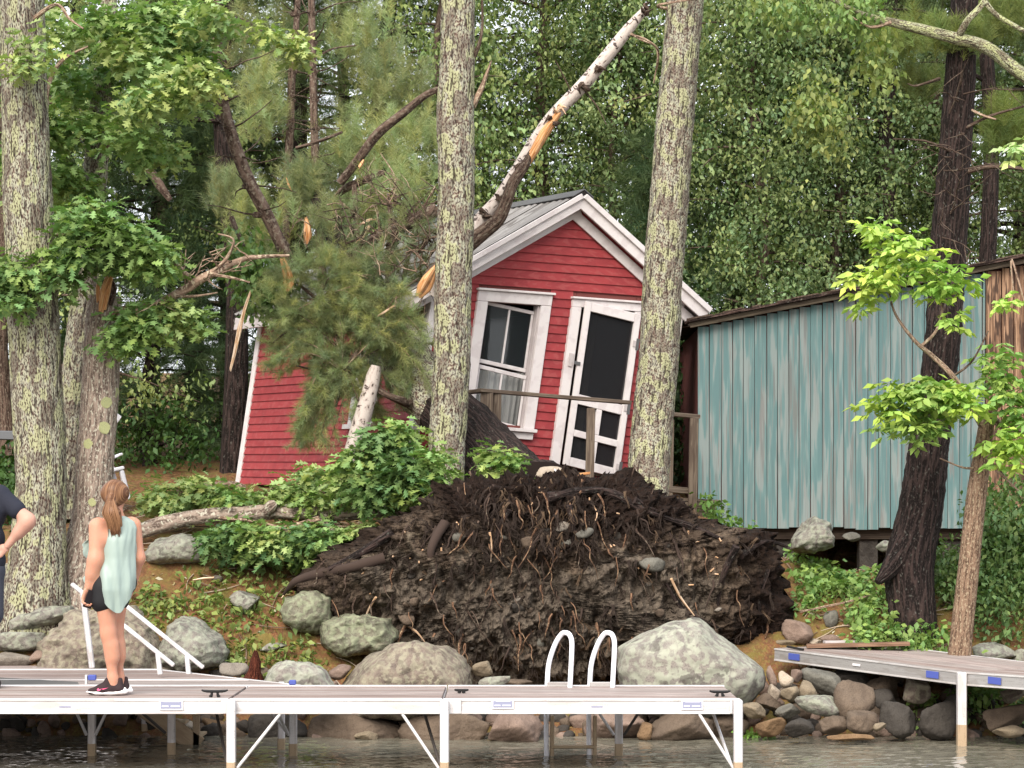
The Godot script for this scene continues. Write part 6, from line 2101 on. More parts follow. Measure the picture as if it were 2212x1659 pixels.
func rocks() -> void:
	rng.seed = 121
	boulder("boulder", "largest boulder, smooth and pale grey, right of the swim ladder", blob([[1332, 1400], [1352, 1386], [1400, 1362], [1450, 1342], [1492, 1333], [1512, 1338], [1560, 1378], [1610, 1412], [1645, 1440], [1652, 1462], [1648, 1490], [1630, 1512], [1600, 1540], [1500, 1560], [1380, 1545], [1336, 1500], [1328, 1450]], 23.4, 0.55, 31, 0.035, 60, 30), M.rock_big)
	boulder("boulder", "low domed boulder spotted with lichen, left of the swim ladder before the root wall", blob([[735, 1490], [770, 1446], [800, 1412], [845, 1388], [900, 1385], [960, 1398], [1005, 1425], [1025, 1450], [1030, 1500], [1000, 1560], [760, 1560]], 23.5, 0.6, 32, 0.05, 60, 30), M.rock_mauve)
	boulder("boulder", "smooth pale boulder just behind the dock, left of the lichen-spotted dome", blob([[575, 1448], [590, 1432], [620, 1424], [660, 1430], [700, 1450], [722, 1480], [715, 1510], [600, 1510], [572, 1480]], 23.0, 0.32, 33, 0.05, 48, 24), M.rock_big)
	boulder("boulder", "rounded grey-green boulder right of the two sloping handrails", blob([[348, 1395], [362, 1345], [390, 1330], [440, 1345], [485, 1375], [503, 1410], [500, 1440], [460, 1452], [400, 1455], [340, 1440]], bank(425, 1448) + 0.1, 0.45, 34, 0.06, 54, 26), M.rock_lichen)
	boulder("boulder", "big mauve lichen boulder behind the woman's legs and the handrails", blob([[70, 1440], [95, 1380], [150, 1335], [220, 1310], [290, 1318], [335, 1350], [355, 1400], [390, 1450], [380, 1500], [80, 1500]], bank(225, 1450) + 0.15, 0.6, 35, 0.1, 66, 32), M.rock_mauve)
	boulder("boulder", "long flat slab of rock below the leftmost lichen trunk", blob([[18, 1340], [40, 1322], [100, 1312], [150, 1310], [160, 1325], [120, 1345], [60, 1368], [25, 1362]], bank(80, 1362) + 0.1, 0.35, 36, 0.05, 48, 24), M.rock_lichen)
	boulder("boulder", "greenish boulder under the long roots at the root wall's left end", blob([[596, 1320], [610, 1290], [650, 1268], [690, 1270], [715, 1290], [720, 1340], [690, 1370], [640, 1372], [605, 1350]], bank(655, 1368) + 0.1, 0.35, 37, 0.05, 48, 24), M.rock_moss)
	boulder("boulder", "mossy boulder half buried under the root wall's left edge", blob([[700, 1345], [740, 1322], [800, 1318], [850, 1335], [862, 1375], [830, 1410], [740, 1420], [700, 1390]], bank(640, 1405) + 0.1, 0.35, 38, 0.08, 48, 24), M.rock_moss)
	boulder("boulder", "lichen boulder on the bank below the fallen log", blob([[305, 1200], [330, 1172], [390, 1155], [425, 1165], [450, 1190], [445, 1215], [390, 1222], [320, 1218]], bank(380, 1215) + 0.1, 0.35, 39, 0.05, 48, 24), M.rock_lichen)
	boulder("boulder", "pale rounded boulder on top of the root wall's left shoulder", blob([[875, 1105], [890, 1085], [915, 1074], [945, 1080], [958, 1098], [940, 1118], [880, 1120]], 25.9, 0.25, 40, 0.03, 40, 20), M.rock_pale)
	boulder("boulder", "cleft lichen boulder against the bottom of the teal shed", blob([[1706, 1165], [1735, 1125], [1760, 1115], [1790, 1130], [1810, 1160], [1805, 1185], [1750, 1195], [1710, 1185]], bank(1760, 1180) + 0.1, 0.4, 41, 0.07, 48, 24), M.rock_lichen)
	# [kind, px, py, width, height, distance, roll, material, label, seed]
	var R := [
		["boulder", 22, 1255, 50, 80, 24.7, 0.4, "rock_lichen", "upright grey rock at the left edge beside the lichen trunk's foot"],
		["boulder", 45, 1388, 110, 50, 24.3, 0.1, "rock_lichen", "mossy rock under the long flat slab at the left edge"],
		["rock", 30, 1425, 90, 34, 24.6, 0.0, "rock", "low grey rock behind the rear dock at the left edge"],
		["rock", 85, 1418, 60, 30, 24.5, 0.3, "rock_pink", "small pinkish rock left of the big mauve boulder"],
		["boulder", 527, 1301, 66, 52, 24.7, 0.1, "rock_lichen", "single pale rock in the middle of the pine-needle bank"],
		["rock", 505, 1447, 66, 32, 23.6, 0.0, "rock", "small rock between the handrail boulder and the pale boulder behind the dock"],
		["rock", 470, 1250, 26, 16, 25.0, 0.0, "rock", "small flat stone high on the bank beside pale split wood"],
		["rock", 590, 1398, 60, 20, 24.0, 0.1, "rock_lichen", "flat stone at the bank's foot left of the root wall"],
		["rock", 735, 1452, 50, 34, 23.5, 0.4, "rock_pink", "pinkish rock wedged left of the lichen-spotted dome"],
		["rock", 1042, 1445, 46, 36, 23.6, 0.3, "rock_tan", "tan rock touching the right end of the lichen-spotted dome"],
		["rock", 1068, 1473, 70, 26, 23.2, 0.2, "rock_lichen", "low pale-topped rock just right of the lichen-spotted dome"],
		["rock", 1120, 1478, 60, 22, 23.6, 0.0, "rock_brown", "brown stone in the shadow below the root wall"],
		# under the front dock, at the water's edge
		["boulder", 1115, 1575, 122, 84, 22.9, 0.05, "rock_pink", "round pink boulder standing in the water left of the ladder"],
		["boulder", 960, 1580, 200, 92, 23.2, 0.0, "rock_brown", "long brown boulder under the dock left of the round pink boulder"],
		["boulder", 760, 1580, 220, 90, 23.3, 0.03, "rock_brown", "wide tan-brown boulder in the water below the lichen-spotted dome"],
		["boulder", 600, 1578, 130, 80, 23.4, 0.0, "rock_dark", "dark wet boulder under the dock behind the first inner leg"],
		["boulder", 480, 1585, 120, 80, 23.6, 0.1, "rock_orange", "rusty orange boulder under the dock right of the stair stringer"],
		["boulder", 350, 1575, 130, 70, 24.0, 0.0, "rock_pink", "pinkish boulder behind the stair stringers"],
		["boulder", 245, 1572, 110, 70, 24.0, 0.1, "rock_brown", "brown boulder under the rear dock left of the stair stringers"],
		["rock", 240, 1562, 60, 34, 23.6, 0.1, "rock_orange", "small rusty rock between two legs at the left"],
		["boulder", 120, 1570, 120, 84, 24.2, 0.1, "rock_brown", "dark brown boulder under the dock by the left edge legs"],
		["boulder", 15, 1570, 110, 84, 24.2, 0.0, "rock_mauve", "mauve boulder in the shade under the dock at the left edge"],
		["rock", 395, 1566, 60, 30, 23.3, -0.2, "rock_pale", "pale flat rock beside the stair foot in the water"],
		["boulder", 1330, 1570, 130, 80, 23.2, 0.05, "rock_pink", "mauve-pink boulder behind the ladder under the dock"],
		["rock", 1393, 1580, 34, 40, 22.9, 0.2, "rock_orange", "small orange rock at the waterline right of the ladder"],
		["boulder", 1470, 1572, 150, 80, 23.0, 0.1, "rock_brown", "dark brown boulder under the right end of the front dock"],
		["rock", 790, 1590, 52, 24, 23.0, 0.0, "rock_tan", "small tan stone before the wide tan-brown boulder"],
		["boulder", 1560, 1570, 120, 70, 23.3, 0.0, "rock_brown", "brown boulder between the last dock leg and the tan bank rock"],
		# the heap of stones under the gangway
		["rock", 1667, 1459, 24, 44, 23.3, 0.2, "rock_pink", "tall narrow pinkish stone standing at the left end of the stone heap"],
		["rock", 1673, 1496, 30, 38, 23.2, 0.3, "rock_pale", "pale egg-shaped stone below the tall narrow pinkish one"],
		["rock", 1698, 1468, 34, 38, 23.3, 0.2, "rock_pale", "pale pink block second from the left end of the stone heap"],
		["rock", 1721, 1460, 26, 30, 23.5, 0.5, "rock_pink", "small pink stone tucked under the gangway's rail"],
		["rock", 1743, 1488, 46, 38, 23.2, 0.1, "rock_tan", "tan stone with a creamy top in the stone heap"],
		["rock", 1706, 1500, 40, 36, 23.1, 0.0, "rock_tan", "blunt beige stone beneath the pale pink block"],
		["boulder", 1768, 1527, 106, 48, 22.9, -0.25, "rock_lichen", "long grey lichen stone lying in front of the stone heap"],
		["boulder", 1846, 1517, 92, 96, 22.9, -0.75, "rock_brown", "big brown oval boulder standing aslant in the stone heap"],
		["boulder", 1776, 1478, 96, 72, 23.6, -0.5, "rock_grey", "bluish grey slab leaning under the gangway"],
		["boulder", 1838, 1468, 80, 48, 23.8, -0.3, "rock_dark", "dark slab in the shade under the gangway"],
		["boulder", 1905, 1484, 70, 50, 23.6, -0.6, "rock_brown", "dusky slab slanting behind the big brown oval boulder"],
		["boulder", 1912, 1512, 60, 50, 23.3, -0.6, "rock_dark", "dark slanting slab right of the big brown oval boulder"],
		["boulder", 1980, 1492, 62, 58, 23.3, -0.5, "rock_mauve", "mauve lichen rock below the gangway, left of its leg"],
		["boulder", 1940, 1555, 84, 82, 22.8, 0.1, "rock_dark", "dark squarish boulder at the waterline in the middle of the stone heap"],
		["boulder", 2024, 1557, 84, 86, 22.9, -0.4, "rock_dark", "dark sloping boulder at the waterline by the gangway's leg"],
		["boulder", 1726, 1572, 66, 46, 22.5, 0.0, "rock_dark", "nearly black rounded boulder in the water before the stone heap"],
		["boulder", 1802, 1567, 66, 46, 22.7, 0.1, "rock_brown", "brown-grey block right of the nearly black rounded boulder"],
		["boulder", 1862, 1562, 70, 54, 22.6, 0.1, "rock_brown", "dark brown block under the big oval boulder"],
		["rock", 1838, 1592, 106, 16, 22.4, 0.0, "rock_orange", "flat orange stone awash at the waterline"],
		["boulder", 1628, 1536, 56, 36, 22.9, -0.3, "rock_tan", "tan rock between the front dock's end and the stone heap"],
		["boulder", 1664, 1571, 66, 46, 22.9, 0.3, "rock_orange", "rusty brown rock at the waterline left of the stone heap"],
		["rock", 1900, 1570, 30, 20, 22.5, 0.1, "rock_tan", "small light stone wedged at the foot of the dark squarish boulder"],
		["boulder", 1660, 1516, 60, 40, 23.2, -0.5, "rock_brown", "brown rock under the pale egg-shaped stone"],
		["boulder", 1702, 1536, 56, 34, 23.0, 0.3, "rock_grey", "grey rock left of the long lichen stone"],
		["boulder", 2170, 1550, 96, 62, 22.8, 0.3, "rock_brown", "dark brown boulder right of the gangway's leg"],
		["rock", 2180, 1580, 70, 28, 22.5, 0.0, "rock_tan", "tan stone at the waterline near the right edge"],
		["boulder", 2150, 1412, 104, 50, 23.8, 0.05, "rock_lichen", "lichen boulder behind the gangway at the sapling's foot"],
		["boulder", 2205, 1425, 40, 50, 23.8, 0.0, "rock_lichen", "pale rock cut by the right edge above the gangway"],
		["boulder", 2190, 1500, 60, 40, 23.2, 0.2, "rock_mauve", "grey lichen rock under the gangway near the right edge"],
		["boulder", 2060, 1530, 50, 60, 23.4, 0.2, "rock_grey", "grey rock behind the gangway's leg"],
		# on the right bank
		["rock", 1795, 1338, 34, 40, 24.9, 0.2, "rock_grey", "grey stone on the bare bank right of the root wall"],
		["boulder", 1722, 1366, 66, 56, 24.4, -0.4, "rock_pink", "pinkish pointed rock where the gangway meets the bank"],
		["rock", 1795, 1383, 46, 26, 24.4, 0.0, "rock_pink", "low pink stone behind the loose boards"],
		["rock", 1762, 1388, 30, 18, 24.3, 0.0, "rock_pale", "small white stone behind the loose boards"],
		["rock", 1700, 1390, 50, 16, 24.3, 0.0, "rock_tan", "flat beige stone above the gangway's near corner"],
		["rock", 2036, 1238, 46, 36, 26.4, 0.1, "rock_brown", "brown rock right of the big dark pine"],
		["rock", 1838, 1160, 40, 22, 27.0, 0.1, "rock_grey", "flat stone under the shed right of the cleft boulder"],
		["rock", 1910, 1180, 40, 26, 26.4, -0.3, "rock_lichen", "pale stone left of the big dark pine's flared foot"],
		["rock", 2090, 1345, 30, 40, 25.0, 0.2, "rock_grey", "dim grey stone beside the sapling stem"],
	]
	var sd := 900
	for q in R:
		var s: float = q[5] / F
		var h := Vector3(q[3] * s / 2, q[4] * s / 2, minf(q[3], q[4] * 1.6) * s * 0.55)
		if q[2] < 1440 and (q[1] < 640 or q[1] > 1690):      # those on the bank rest in it
			q[5] = bank(q[1], q[2] + q[4] * 0.42)
			s = q[5] / F
			h = Vector3(q[3] * s / 2, q[4] * s / 2, minf(q[3], q[4] * 1.6) * s * 0.55)
		var c := at(q[1], q[2], q[5])
		boulder(q[0], q[8], rock_shape(c, h, q[6], sd, 11 if q[0] == "boulder" else 8), M[q[7]])
		sd += 1
	# gravel and rubble between them, and under the dock
	var gm := rock_shape(Vector3.ZERO, Vector3(1, 0.75, 0.9), 0.0, 5001, 4).mesh()
	for kind in 3:
		var xf := []
		var cols := []
		for k in 420:
			var x := rr(-5.5, 6.5)
			var d := rr(22.7, 24.3)
			var s := rr(0.025, 0.10) * (1.0 if x < 2.2 else 1.2)
			xf.append(Transform3D(Basis(rdir(), rr(0, 6)).scaled(Vector3(s, s, s)), Vector3(x, ground_y(x, d) + s * 0.3, -d)))
			cols.append(Color.WHITE)
		var gv := many("shore_gravel", gm, [M.rock_brown, M.rock_dark, M.rock_pink][kind], xf, cols, self)
		tag(gv, ["brown rubble", "dark wet rubble", "pinkish rubble"][kind] + " scattered along the waterline under the docks", "gravel")

# ---------------------------------------------------------------- people: one skin over a skeleton, as surface nets
# a bone: [from, to, radius, radius, (flattened along, by)]
func net(bones: Array, cell: float, k: float, at_: Vector3) -> Mb:
	var lo := Vector3(1e9, 1e9, 1e9)
	var hi := -lo
	for b in bones:
		var r: float = maxf(b[2], b[3]) + cell * 3
		for e in 2:
			lo = lo.min(b[e] - Vector3(r, r, r))
			hi = hi.max(b[e] + Vector3(r, r, r))
	var nx := int((hi.x - lo.x) / cell) + 2
	var ny := int((hi.y - lo.y) / cell) + 2
	var nzz := int((hi.z - lo.z) / cell) + 2
	var g := PackedFloat32Array()
	g.resize(nx * ny * nzz)
	g.fill(1.0)
	for b in bones:
		var a: Vector3 = b[0]
		var e: Vector3 = b[1]
		var ra: float = b[2]
		var rb: float = b[3]
		var flat: bool = b.size() > 4
		var fn: Vector3 = b[4] if flat else Vector3.ZERO
		var ff: float = (b[5] - 1.0) if flat else 0.0
		var m := maxf(ra, rb) + cell * 2 + k
		var c0 := ((a.min(e) - Vector3(m, m, m) - lo) / cell).floor().max(Vector3.ZERO)
		var c1 := ((a.max(e) + Vector3(m, m, m) - lo) / cell).ceil().min(Vector3(nx - 1, ny - 1, nzz - 1))
		var ab := e - a
		if flat:
			ab += fn * fn.dot(ab) * ff
		var l2 := maxf(ab.length_squared(), 1e-9)
		for z in range(int(c0.z), int(c1.z) + 1):
			for y in range(int(c0.y), int(c1.y) + 1):
				var row := (z * ny + y) * nx
				for x in range(int(c0.x), int(c1.x) + 1):
					var q := lo + Vector3(x, y, z) * cell - a
					if flat:
						q += fn * fn.dot(q) * ff
					var t := clampf(q.dot(ab) / l2, 0.0, 1.0)
					var d := (q - ab * t).length() - lerpf(ra, rb, t)
					var o := g[row + x]
					var h := maxf(k - absf(o - d), 0.0) / k
					g[row + x] = minf(o, d) - h * h * k * 0.25
	var mb := Mb.new()
	var idx := {}
	var off := [0, 1, nx, nx + 1, nx * ny, nx * ny + 1, nx * ny + nx, nx * ny + nx + 1]
	for z in nzz - 1:
		for y in ny - 1:
			var row := (z * ny + y) * nx
			for x in nx - 1:
				var o := row + x
				var s0 := g[o] < 0.0
				var v1 := g[o + 1] < 0.0
				if s0 == v1 and s0 == (g[o + nx] < 0.0) and s0 == (g[o + nx + 1] < 0.0) and s0 == (g[o + off[4]] < 0.0) and s0 == (g[o + off[5]] < 0.0) and s0 == (g[o + off[6]] < 0.0) and s0 == (g[o + off[7]] < 0.0):
					continue
				var sum := Vector3.ZERO
				var cnt := 0
				for c in 8:
					for ax in 3:
						var bit := 1 << ax
						if c & bit:
							continue
						var fa := g[o + off[c]]
						var fb := g[o + off[c | bit]]
						if (fa < 0.0) != (fb < 0.0):
							var p := Vector3(c & 1, (c >> 1) & 1, (c >> 2) & 1)
							p[ax] += fa / (fa - fb)
							sum += p
							cnt += 1
				var q := lo + (Vector3(x, y, z) + sum / cnt) * cell
				idx[o] = mb.p(q + at_, Vector3.UP, Vector2(q.x + q.z * 0.5, q.y))
	for o in idx:
		var inside := g[o] < 0.0
		if inside != (g[o + 1] < 0.0):
			net_quad(mb, idx, o, o - nx, o - nx - nx * ny, o - nx * ny, inside)
		if inside != (g[o + nx] < 0.0):
			net_quad(mb, idx, o, o - nx * ny, o - nx * ny - 1, o - 1, inside)
		if inside != (g[o + nx * ny] < 0.0):
			net_quad(mb, idx, o, o - 1, o - 1 - nx, o - nx, inside)
	mb.smooth()
	return mb

func net_quad(mb: Mb, idx: Dictionary, a: int, b: int, c: int, d: int, inside: bool) -> void:
	if not (idx.has(a) and idx.has(b) and idx.has(c) and idx.has(d)):
		return
	if inside:
		mb.quad(idx[a], idx[b], idx[c], idx[d])
	else:
		mb.quad(idx[d], idx[c], idx[b], idx[a])

func hand(w: Vector3, down: Vector3, out: Vector3, side: Vector3, curl: float) -> Array:
	# wrist, towards the knuckles, away from the back of the hand's palm side, towards the thumb
	var bones := []
	var kn := w + down * 0.085
	bones.append([w, w + down * 0.03, 0.026, 0.030, out, 1.45])
	bones.append([w + down * 0.03 - side * 0.012, kn - side * 0.022, 0.026, 0.021, out, 1.7])
	bones.append([w + down * 0.03 + side * 0.012, kn + side * 0.022, 0.027, 0.021, out, 1.7])
	var L := [0.036, 0.043, 0.040, 0.031]
	for f in 4:
		var b := kn + side * (0.031 - f * 0.021)
		var d := down
		var p := b
		for j in 3:
			var a := curl * (j + 0.6) * 0.75
			d = (down * cos(a) + out * sin(a)).normalized()
			var q: Vector3 = p + d * L[f] * [1.0, 0.68, 0.55][j]
			bones.append([p, q, 0.0098 - j * 0.0007, 0.0092 - j * 0.0009])
			p = q
	var t0 := w + down * 0.03 + side * 0.024
	var t1 := t0 + (down * 0.6 + side * 0.6 + out * 0.5).normalized() * 0.042
	var t2 := t1 + (down * 0.9 + side * 0.1 + out * 0.55).normalized() * 0.032
	var t3 := t2 + (down * 0.8 - side * 0.15 + out * 0.6).normalized() * 0.026
	bones.append([t0, t1, 0.016, 0.012])
	bones.append([t1, t2, 0.0115, 0.0105])
	bones.append([t2, t3, 0.0105, 0.0085])
	return bones

func joined(a: Mb, b: Mb) -> void:
	var o := a.v.size()
	a.v.append_array(b.v)
	a.n.append_array(b.n)
	a.uv.append_array(b.uv)
	a.c.append_array(b.c)
	for k in b.i:
		a.i.append(k + o)

func woman() -> void:
	rng.seed = 131
	var B := Vector3((240.5 - CX) / F * 20.42, DECK, -20.42)
	var t := thing("person", "woman seen from behind in mint one-shoulder top, black shorts and ponytail, on dock", "person", B)
	var V := func(x: float, y: float, z: float) -> Vector3: return Vector3(x, y, z)
	var fwd := Vector3(-0.35, 0, -0.94)
	var body := [
		[Vector3(-0.05, 0.90, 0.04), Vector3(0.085, 0.90, -0.03), 0.105, 0.105],
		[Vector3(-0.02, 1.0, 0.02), Vector3(0.06, 1.0, -0.015), 0.100, 0.100],
		[Vector3(-0.01, 1.10, 0.015), Vector3(0.055, 1.10, -0.01), 0.093, 0.093],
		[Vector3(-0.04, 1.26, 0.03), Vector3(0.09, 1.26, -0.02), 0.102, 0.102],
		[Vector3(-0.085, 1.365, 0.045), Vector3(0.145, 1.375, -0.05), 0.058, 0.058],
		[Vector3(0.035, 1.36, 0.0), Vector3(0.03, 1.47, -0.005), 0.075, 0.054],
		[Vector3(0.03, 1.45, -0.005), Vector3(0.03, 1.54, -0.01), 0.052, 0.050],
		[Vector3(0.03, 1.635, -0.005), Vector3(0.035, 1.585, -0.035), 0.086, 0.070],
		[Vector3(0.04, 1.55, -0.085), Vector3(0.04, 1.545, -0.07), 0.030, 0.04],
		[Vector3(0.043, 1.61, -0.112), Vector3(0.045, 1.585, -0.118), 0.010, 0.014],
		[Vector3(-0.058, 1.60, -0.005), Vector3(-0.06, 1.575, 0.0), 0.014, 0.010],
		[Vector3(0.120, 1.60, -0.03), Vector3(0.120, 1.575, -0.025), 0.014, 0.010],
		[Vector3(-0.045, 0.86, 0.065), Vector3(-0.012, 0.49, 0.065), 0.098, 0.060],
		[Vector3(0.035, 0.86, -0.06), Vector3(0.022, 0.49, -0.07), 0.098, 0.060],
		[Vector3(-0.012, 0.50, 0.065), Vector3(0.024, 0.12, 0.06), 0.057, 0.037],
		[Vector3(0.022, 0.50, -0.07), Vector3(0.052, 0.12, -0.07), 0.057, 0.037],
		[Vector3(0.018, 0.40, 0.065), Vector3(0.028, 0.31, 0.062), 0.056, 0.050],
		[Vector3(0.045, 0.40, -0.07), Vector3(0.055, 0.31, -0.07), 0.056, 0.050],
		[Vector3(0.024, 0.13, 0.06), Vector3(0.03, 0.05, 0.06), 0.037, 0.036],
		[Vector3(0.052, 0.13, -0.07), Vector3(0.056, 0.05, -0.07), 0.037, 0.036],
		[Vector3(0.02, 0.05, 0.06), Vector3(-0.12, 0.03, 0.065), 0.034, 0.024],
		[Vector3(0.05, 0.05, -0.07), Vector3(-0.09, 0.03, -0.075), 0.034, 0.024],
		[Vector3(-0.105, 1.355, 0.075), Vector3(-0.105, 1.10, 0.125), 0.064, 0.054],
		[Vector3(-0.105, 1.10, 0.125), Vector3(-0.168, 0.865, 0.125), 0.054, 0.030],
		[Vector3(-0.112, 1.06, 0.125), Vector3(-0.135, 0.98, 0.125), 0.054, 0.046],
		[Vector3(0.175, 1.36, -0.06), Vector3(0.210, 1.10, -0.06), 0.058, 0.048],
		[Vector3(0.210, 1.10, -0.06), Vector3(0.155, 0.88, -0.15), 0.047, 0.029],
	]
	var mb := net(body, 0.0125, 0.045, B)
	for h in [[Vector3(-0.168, 0.868, 0.125), Vector3(-0.22, -0.96, 0.08).normalized(), Vector3(0.75, -0.1, 0.6).normalized(), Vector3(0.55, 0.0, -0.8).normalized(), 0.85], [Vector3(0.155, 0.885, -0.15), Vector3(-0.3, -0.9, -0.3).normalized(), Vector3(-0.9, 0.2, 0.2).normalized(), Vector3(0.2, 0, -0.95).normalized(), 0.5]]:
		var hb := hand(h[0], h[1], h[2], h[3], h[4])
		hb.append([h[0] - h[1] * 0.05, h[0], 0.031, 0.026])
		joined(mb, net(hb, 0.0042, 0.008, B))
	part("body", mb, M.skin, t)
	# shorts
	part("shorts", net([[Vector3(-0.05, 0.905, 0.04), Vector3(0.085, 0.905, -0.03), 0.117, 0.117], [Vector3(-0.048, 0.86, 0.07), Vector3(-0.052, 0.765, 0.072), 0.110, 0.108], [Vector3(0.035, 0.86, -0.06), Vector3(0.032, 0.77, -0.062), 0.108, 0.106]], 0.013, 0.03, B), M.shorts, t)
	# top: a loose satin sheath, one shoulder bare, hem low behind
	var sh := Mb.new()
	var nt := 96
	var ns := 46
	var prof := func(y: float, ks: Array) -> float:
		for k in ks.size() - 1:
			if y >= ks[k + 1][0]:
				return lerpf(ks[k + 1][1], ks[k][1], clampf((y - ks[k + 1][0]) / (ks[k][0] - ks[k + 1][0]), 0, 1))
		return ks[-1][1]
	for j in ns + 1:
		for k in nt + 1:
			var a := TAU * k / nt
			var ca := cos(a)
			var sa := sin(a)
			var right := smoothstep(-0.9, 0.75, ca)
			var topy := lerpf(1.275, 1.445, right)
			var hem := 0.80
			if sa > -0.2:
				var xx := ca
				hem = 0.665 + 0.245 * pow(clampf((0.30 - xx) / 1.3, 0, 1), 1.7) + 0.2 * pow(clampf((xx - 0.42) / 0.58, 0, 1), 1.6)
			else:
				hem = lerpf(0.84, 0.88, absf(ca))
			var tt := float(j) / ns
			var y := lerpf(topy, hem, tt)
			var hl: float = prof.call(y, [[1.45, 0.10], [1.36, 0.13], [1.28, 0.175], [1.18, 0.215], [1.05, 0.205], [0.95, 0.19], [0.85, 0.18], [0.75, 0.16], [0.66, 0.14]])
			var hr: float = prof.call(y, [[1.45, 0.05], [1.43, 0.10], [1.40, 0.155], [1.35, 0.178], [1.25, 0.172], [1.1, 0.168], [0.95, 0.170], [0.85, 0.162], [0.75, 0.145], [0.66, 0.13]])
			var hz: float = prof.call(y, [[1.45, 0.055], [1.40, 0.09], [1.33, 0.115], [1.25, 0.14], [1.1, 0.150], [0.95, 0.182], [0.85, 0.195], [0.75, 0.185], [0.66, 0.175]])
			var cx := 0.03 + 0.015 * clampf(1.0 - y, 0, 1)
			var fold := (0.009 * sin(a * 5 + y * 6.0) + 0.006 * sin(a * 11 + 2.0 - y * 9)) * smoothstep(1.35, 0.9, y) + 0.008 * nz.get_noise_3d(ca * 24, y * 18, sa * 24)
			var q := Vector3(cx + ca * ((hr if ca > 0 else hl) + fold), y, sa * (hz + fold) * (0.92 if sa < 0 else 1.0))
			if ca < 0 and sa > 0:      # drawn in under the hanging arm
				q.z -= 0.055 * smoothstep(0.15, 0.6, -ca) * smoothstep(0.98, 1.12, y)
			sh.p(B + q, Vector3(ca, 0, sa), Vector2(a, y))
	for j in ns:
		for k in nt:
			var o := j * (nt + 1) + k
			sh.quad(o, o + 1, o + nt + 2, o + nt + 1)
	sh.smooth()
	for j in sh.n.size():      # outwards
		if sh.n[j].dot(Vector3(cos(TAU * (j % (nt + 1)) / nt), 0, sin(TAU * (j % (nt + 1)) / nt))) < 0:
			sh.n[j] = -sh.n[j]
	for j in ns + 1:
		var nn := (sh.n[j * (nt + 1)] + sh.n[j * (nt + 1) + nt]).normalized()
		sh.n[j * (nt + 1)] = nn
		sh.n[j * (nt + 1) + nt] = nn
	var fixed := PackedInt32Array()
	for j in range(0, sh.i.size(), 3):
		var f := (sh.v[sh.i[j + 2]] - sh.v[sh.i[j]]).cross(sh.v[sh.i[j + 1]] - sh.v[sh.i[j]])
		var swap := f.dot(sh.n[sh.i[j]]) < 0
		fixed.append_array([sh.i[j], sh.i[j + 2] if swap else sh.i[j + 1], sh.i[j + 1] if swap else sh.i[j + 2]])
	sh.i = fixed
	part("top", sh, M.mint, t)
	var fl := Mb.new()       # loose flounce hanging past the left arm
	for j in 12:
		for k in 10:
			var y := lerpf(1.27, 0.94, j / 11.0)
			var x := lerpf(-0.05, -0.205 - 0.03 * sin(j * 0.7) - 0.012 * sin(j * 2.1), k / 9.0)
			fl.p(B + Vector3(x, y - 0.03 * sin(k * 0.9), 0.0 - 0.02 * sin(k * 1.3 + j * 0.3)), Vector3(0, 0, 1), Vector2(x, y))
	for j in 11:
		for k in 9:
			var o := j * 10 + k
			fl.quad(o, o + 1, o + 11, o + 10)
	fl.smooth()
	part("flounce", fl, M.mint, t)
	# hair drawn back into a ponytail
	part("hair", net([[Vector3(0.03, 1.640, 0.005), Vector3(0.03, 1.605, 0.012), 0.097, 0.092], [Vector3(0.03, 1.60, 0.03), Vector3(0.02, 1.57, 0.05), 0.080, 0.060], [Vector3(-0.005, 1.625, 0.02), Vector3(0.065, 1.625, 0.0), 0.080, 0.080], [Vector3(0.012, 1.585, 0.09), Vector3(0.01, 1.575, 0.105), 0.028, 0.026], [Vector3(0.01, 1.575, 0.105), Vector3(0.025, 1.46, 0.125), 0.032, 0.062, Vector3(0, 0, 1), 1.5], [Vector3(0.025, 1.46, 0.125), Vector3(0.05, 1.33, 0.118), 0.064, 0.036, Vector3(0, 0, 1), 1.5], [Vector3(0.05, 1.34, 0.118), Vector3(0.058, 1.29, 0.115), 0.034, 0.010, Vector3(0, 0, 1), 1.4], [Vector3(0.07, 1.47, 0.10), Vector3(0.095, 1.36, 0.09), 0.025, 0.012]], 0.008, 0.022, B), M.hair, t)
	var sm := Mb.new()      # loose strands
	for k in 90:
		var x := rr(-1, 1)
		var z := rr(0.0, 0.035)
		var e := rr(1.27, 1.36)
		var pts := [B + Vector3(0.012 + x * 0.02, 1.585, 0.12), B + Vector3(0.018 + x * 0.062, 1.47, 0.135 + z), B + Vector3(0.042 + x * 0.055, 1.39, 0.13 + z), B + Vector3(0.052 + x * rr(0.02, 0.06), e, 0.118 + z * 0.5)]
		sm.tube(curve(pts, 4), radii([0.004, 0.005, 0.0045, 0.0015], 4), 4, false)
	for k in 60:
		var a := rr(0.0, PI)
		var u := rr(-0.9, 0.9)
		var o := Vector3(0.03, 1.62, 0.0)
		var pts := []
		for j in 4:
			var f := j / 3.0
			var dir := Vector3(sin(u) * cos(f * 1.2), 0.75 - f * 0.95, 0.25 + f * 0.9).normalized().lerp(Vector3(-0.1, -0.3, 0.95).normalized(), f * f * 0.9)
			pts.append(B + o + dir * (0.100 + 0.004 * sin(k)))
		sm.tube(curve(pts, 3), radii([0.002, 0.003, 0.003, 0.002], 3), 4, false)
	part("strands", sm, M.hair, t)
	part("hair_tie", net([[Vector3(0.012, 1.59, 0.098), Vector3(0.012, 1.578, 0.102), 0.033, 0.033]], 0.008, 0.01, B), M.hair, t)
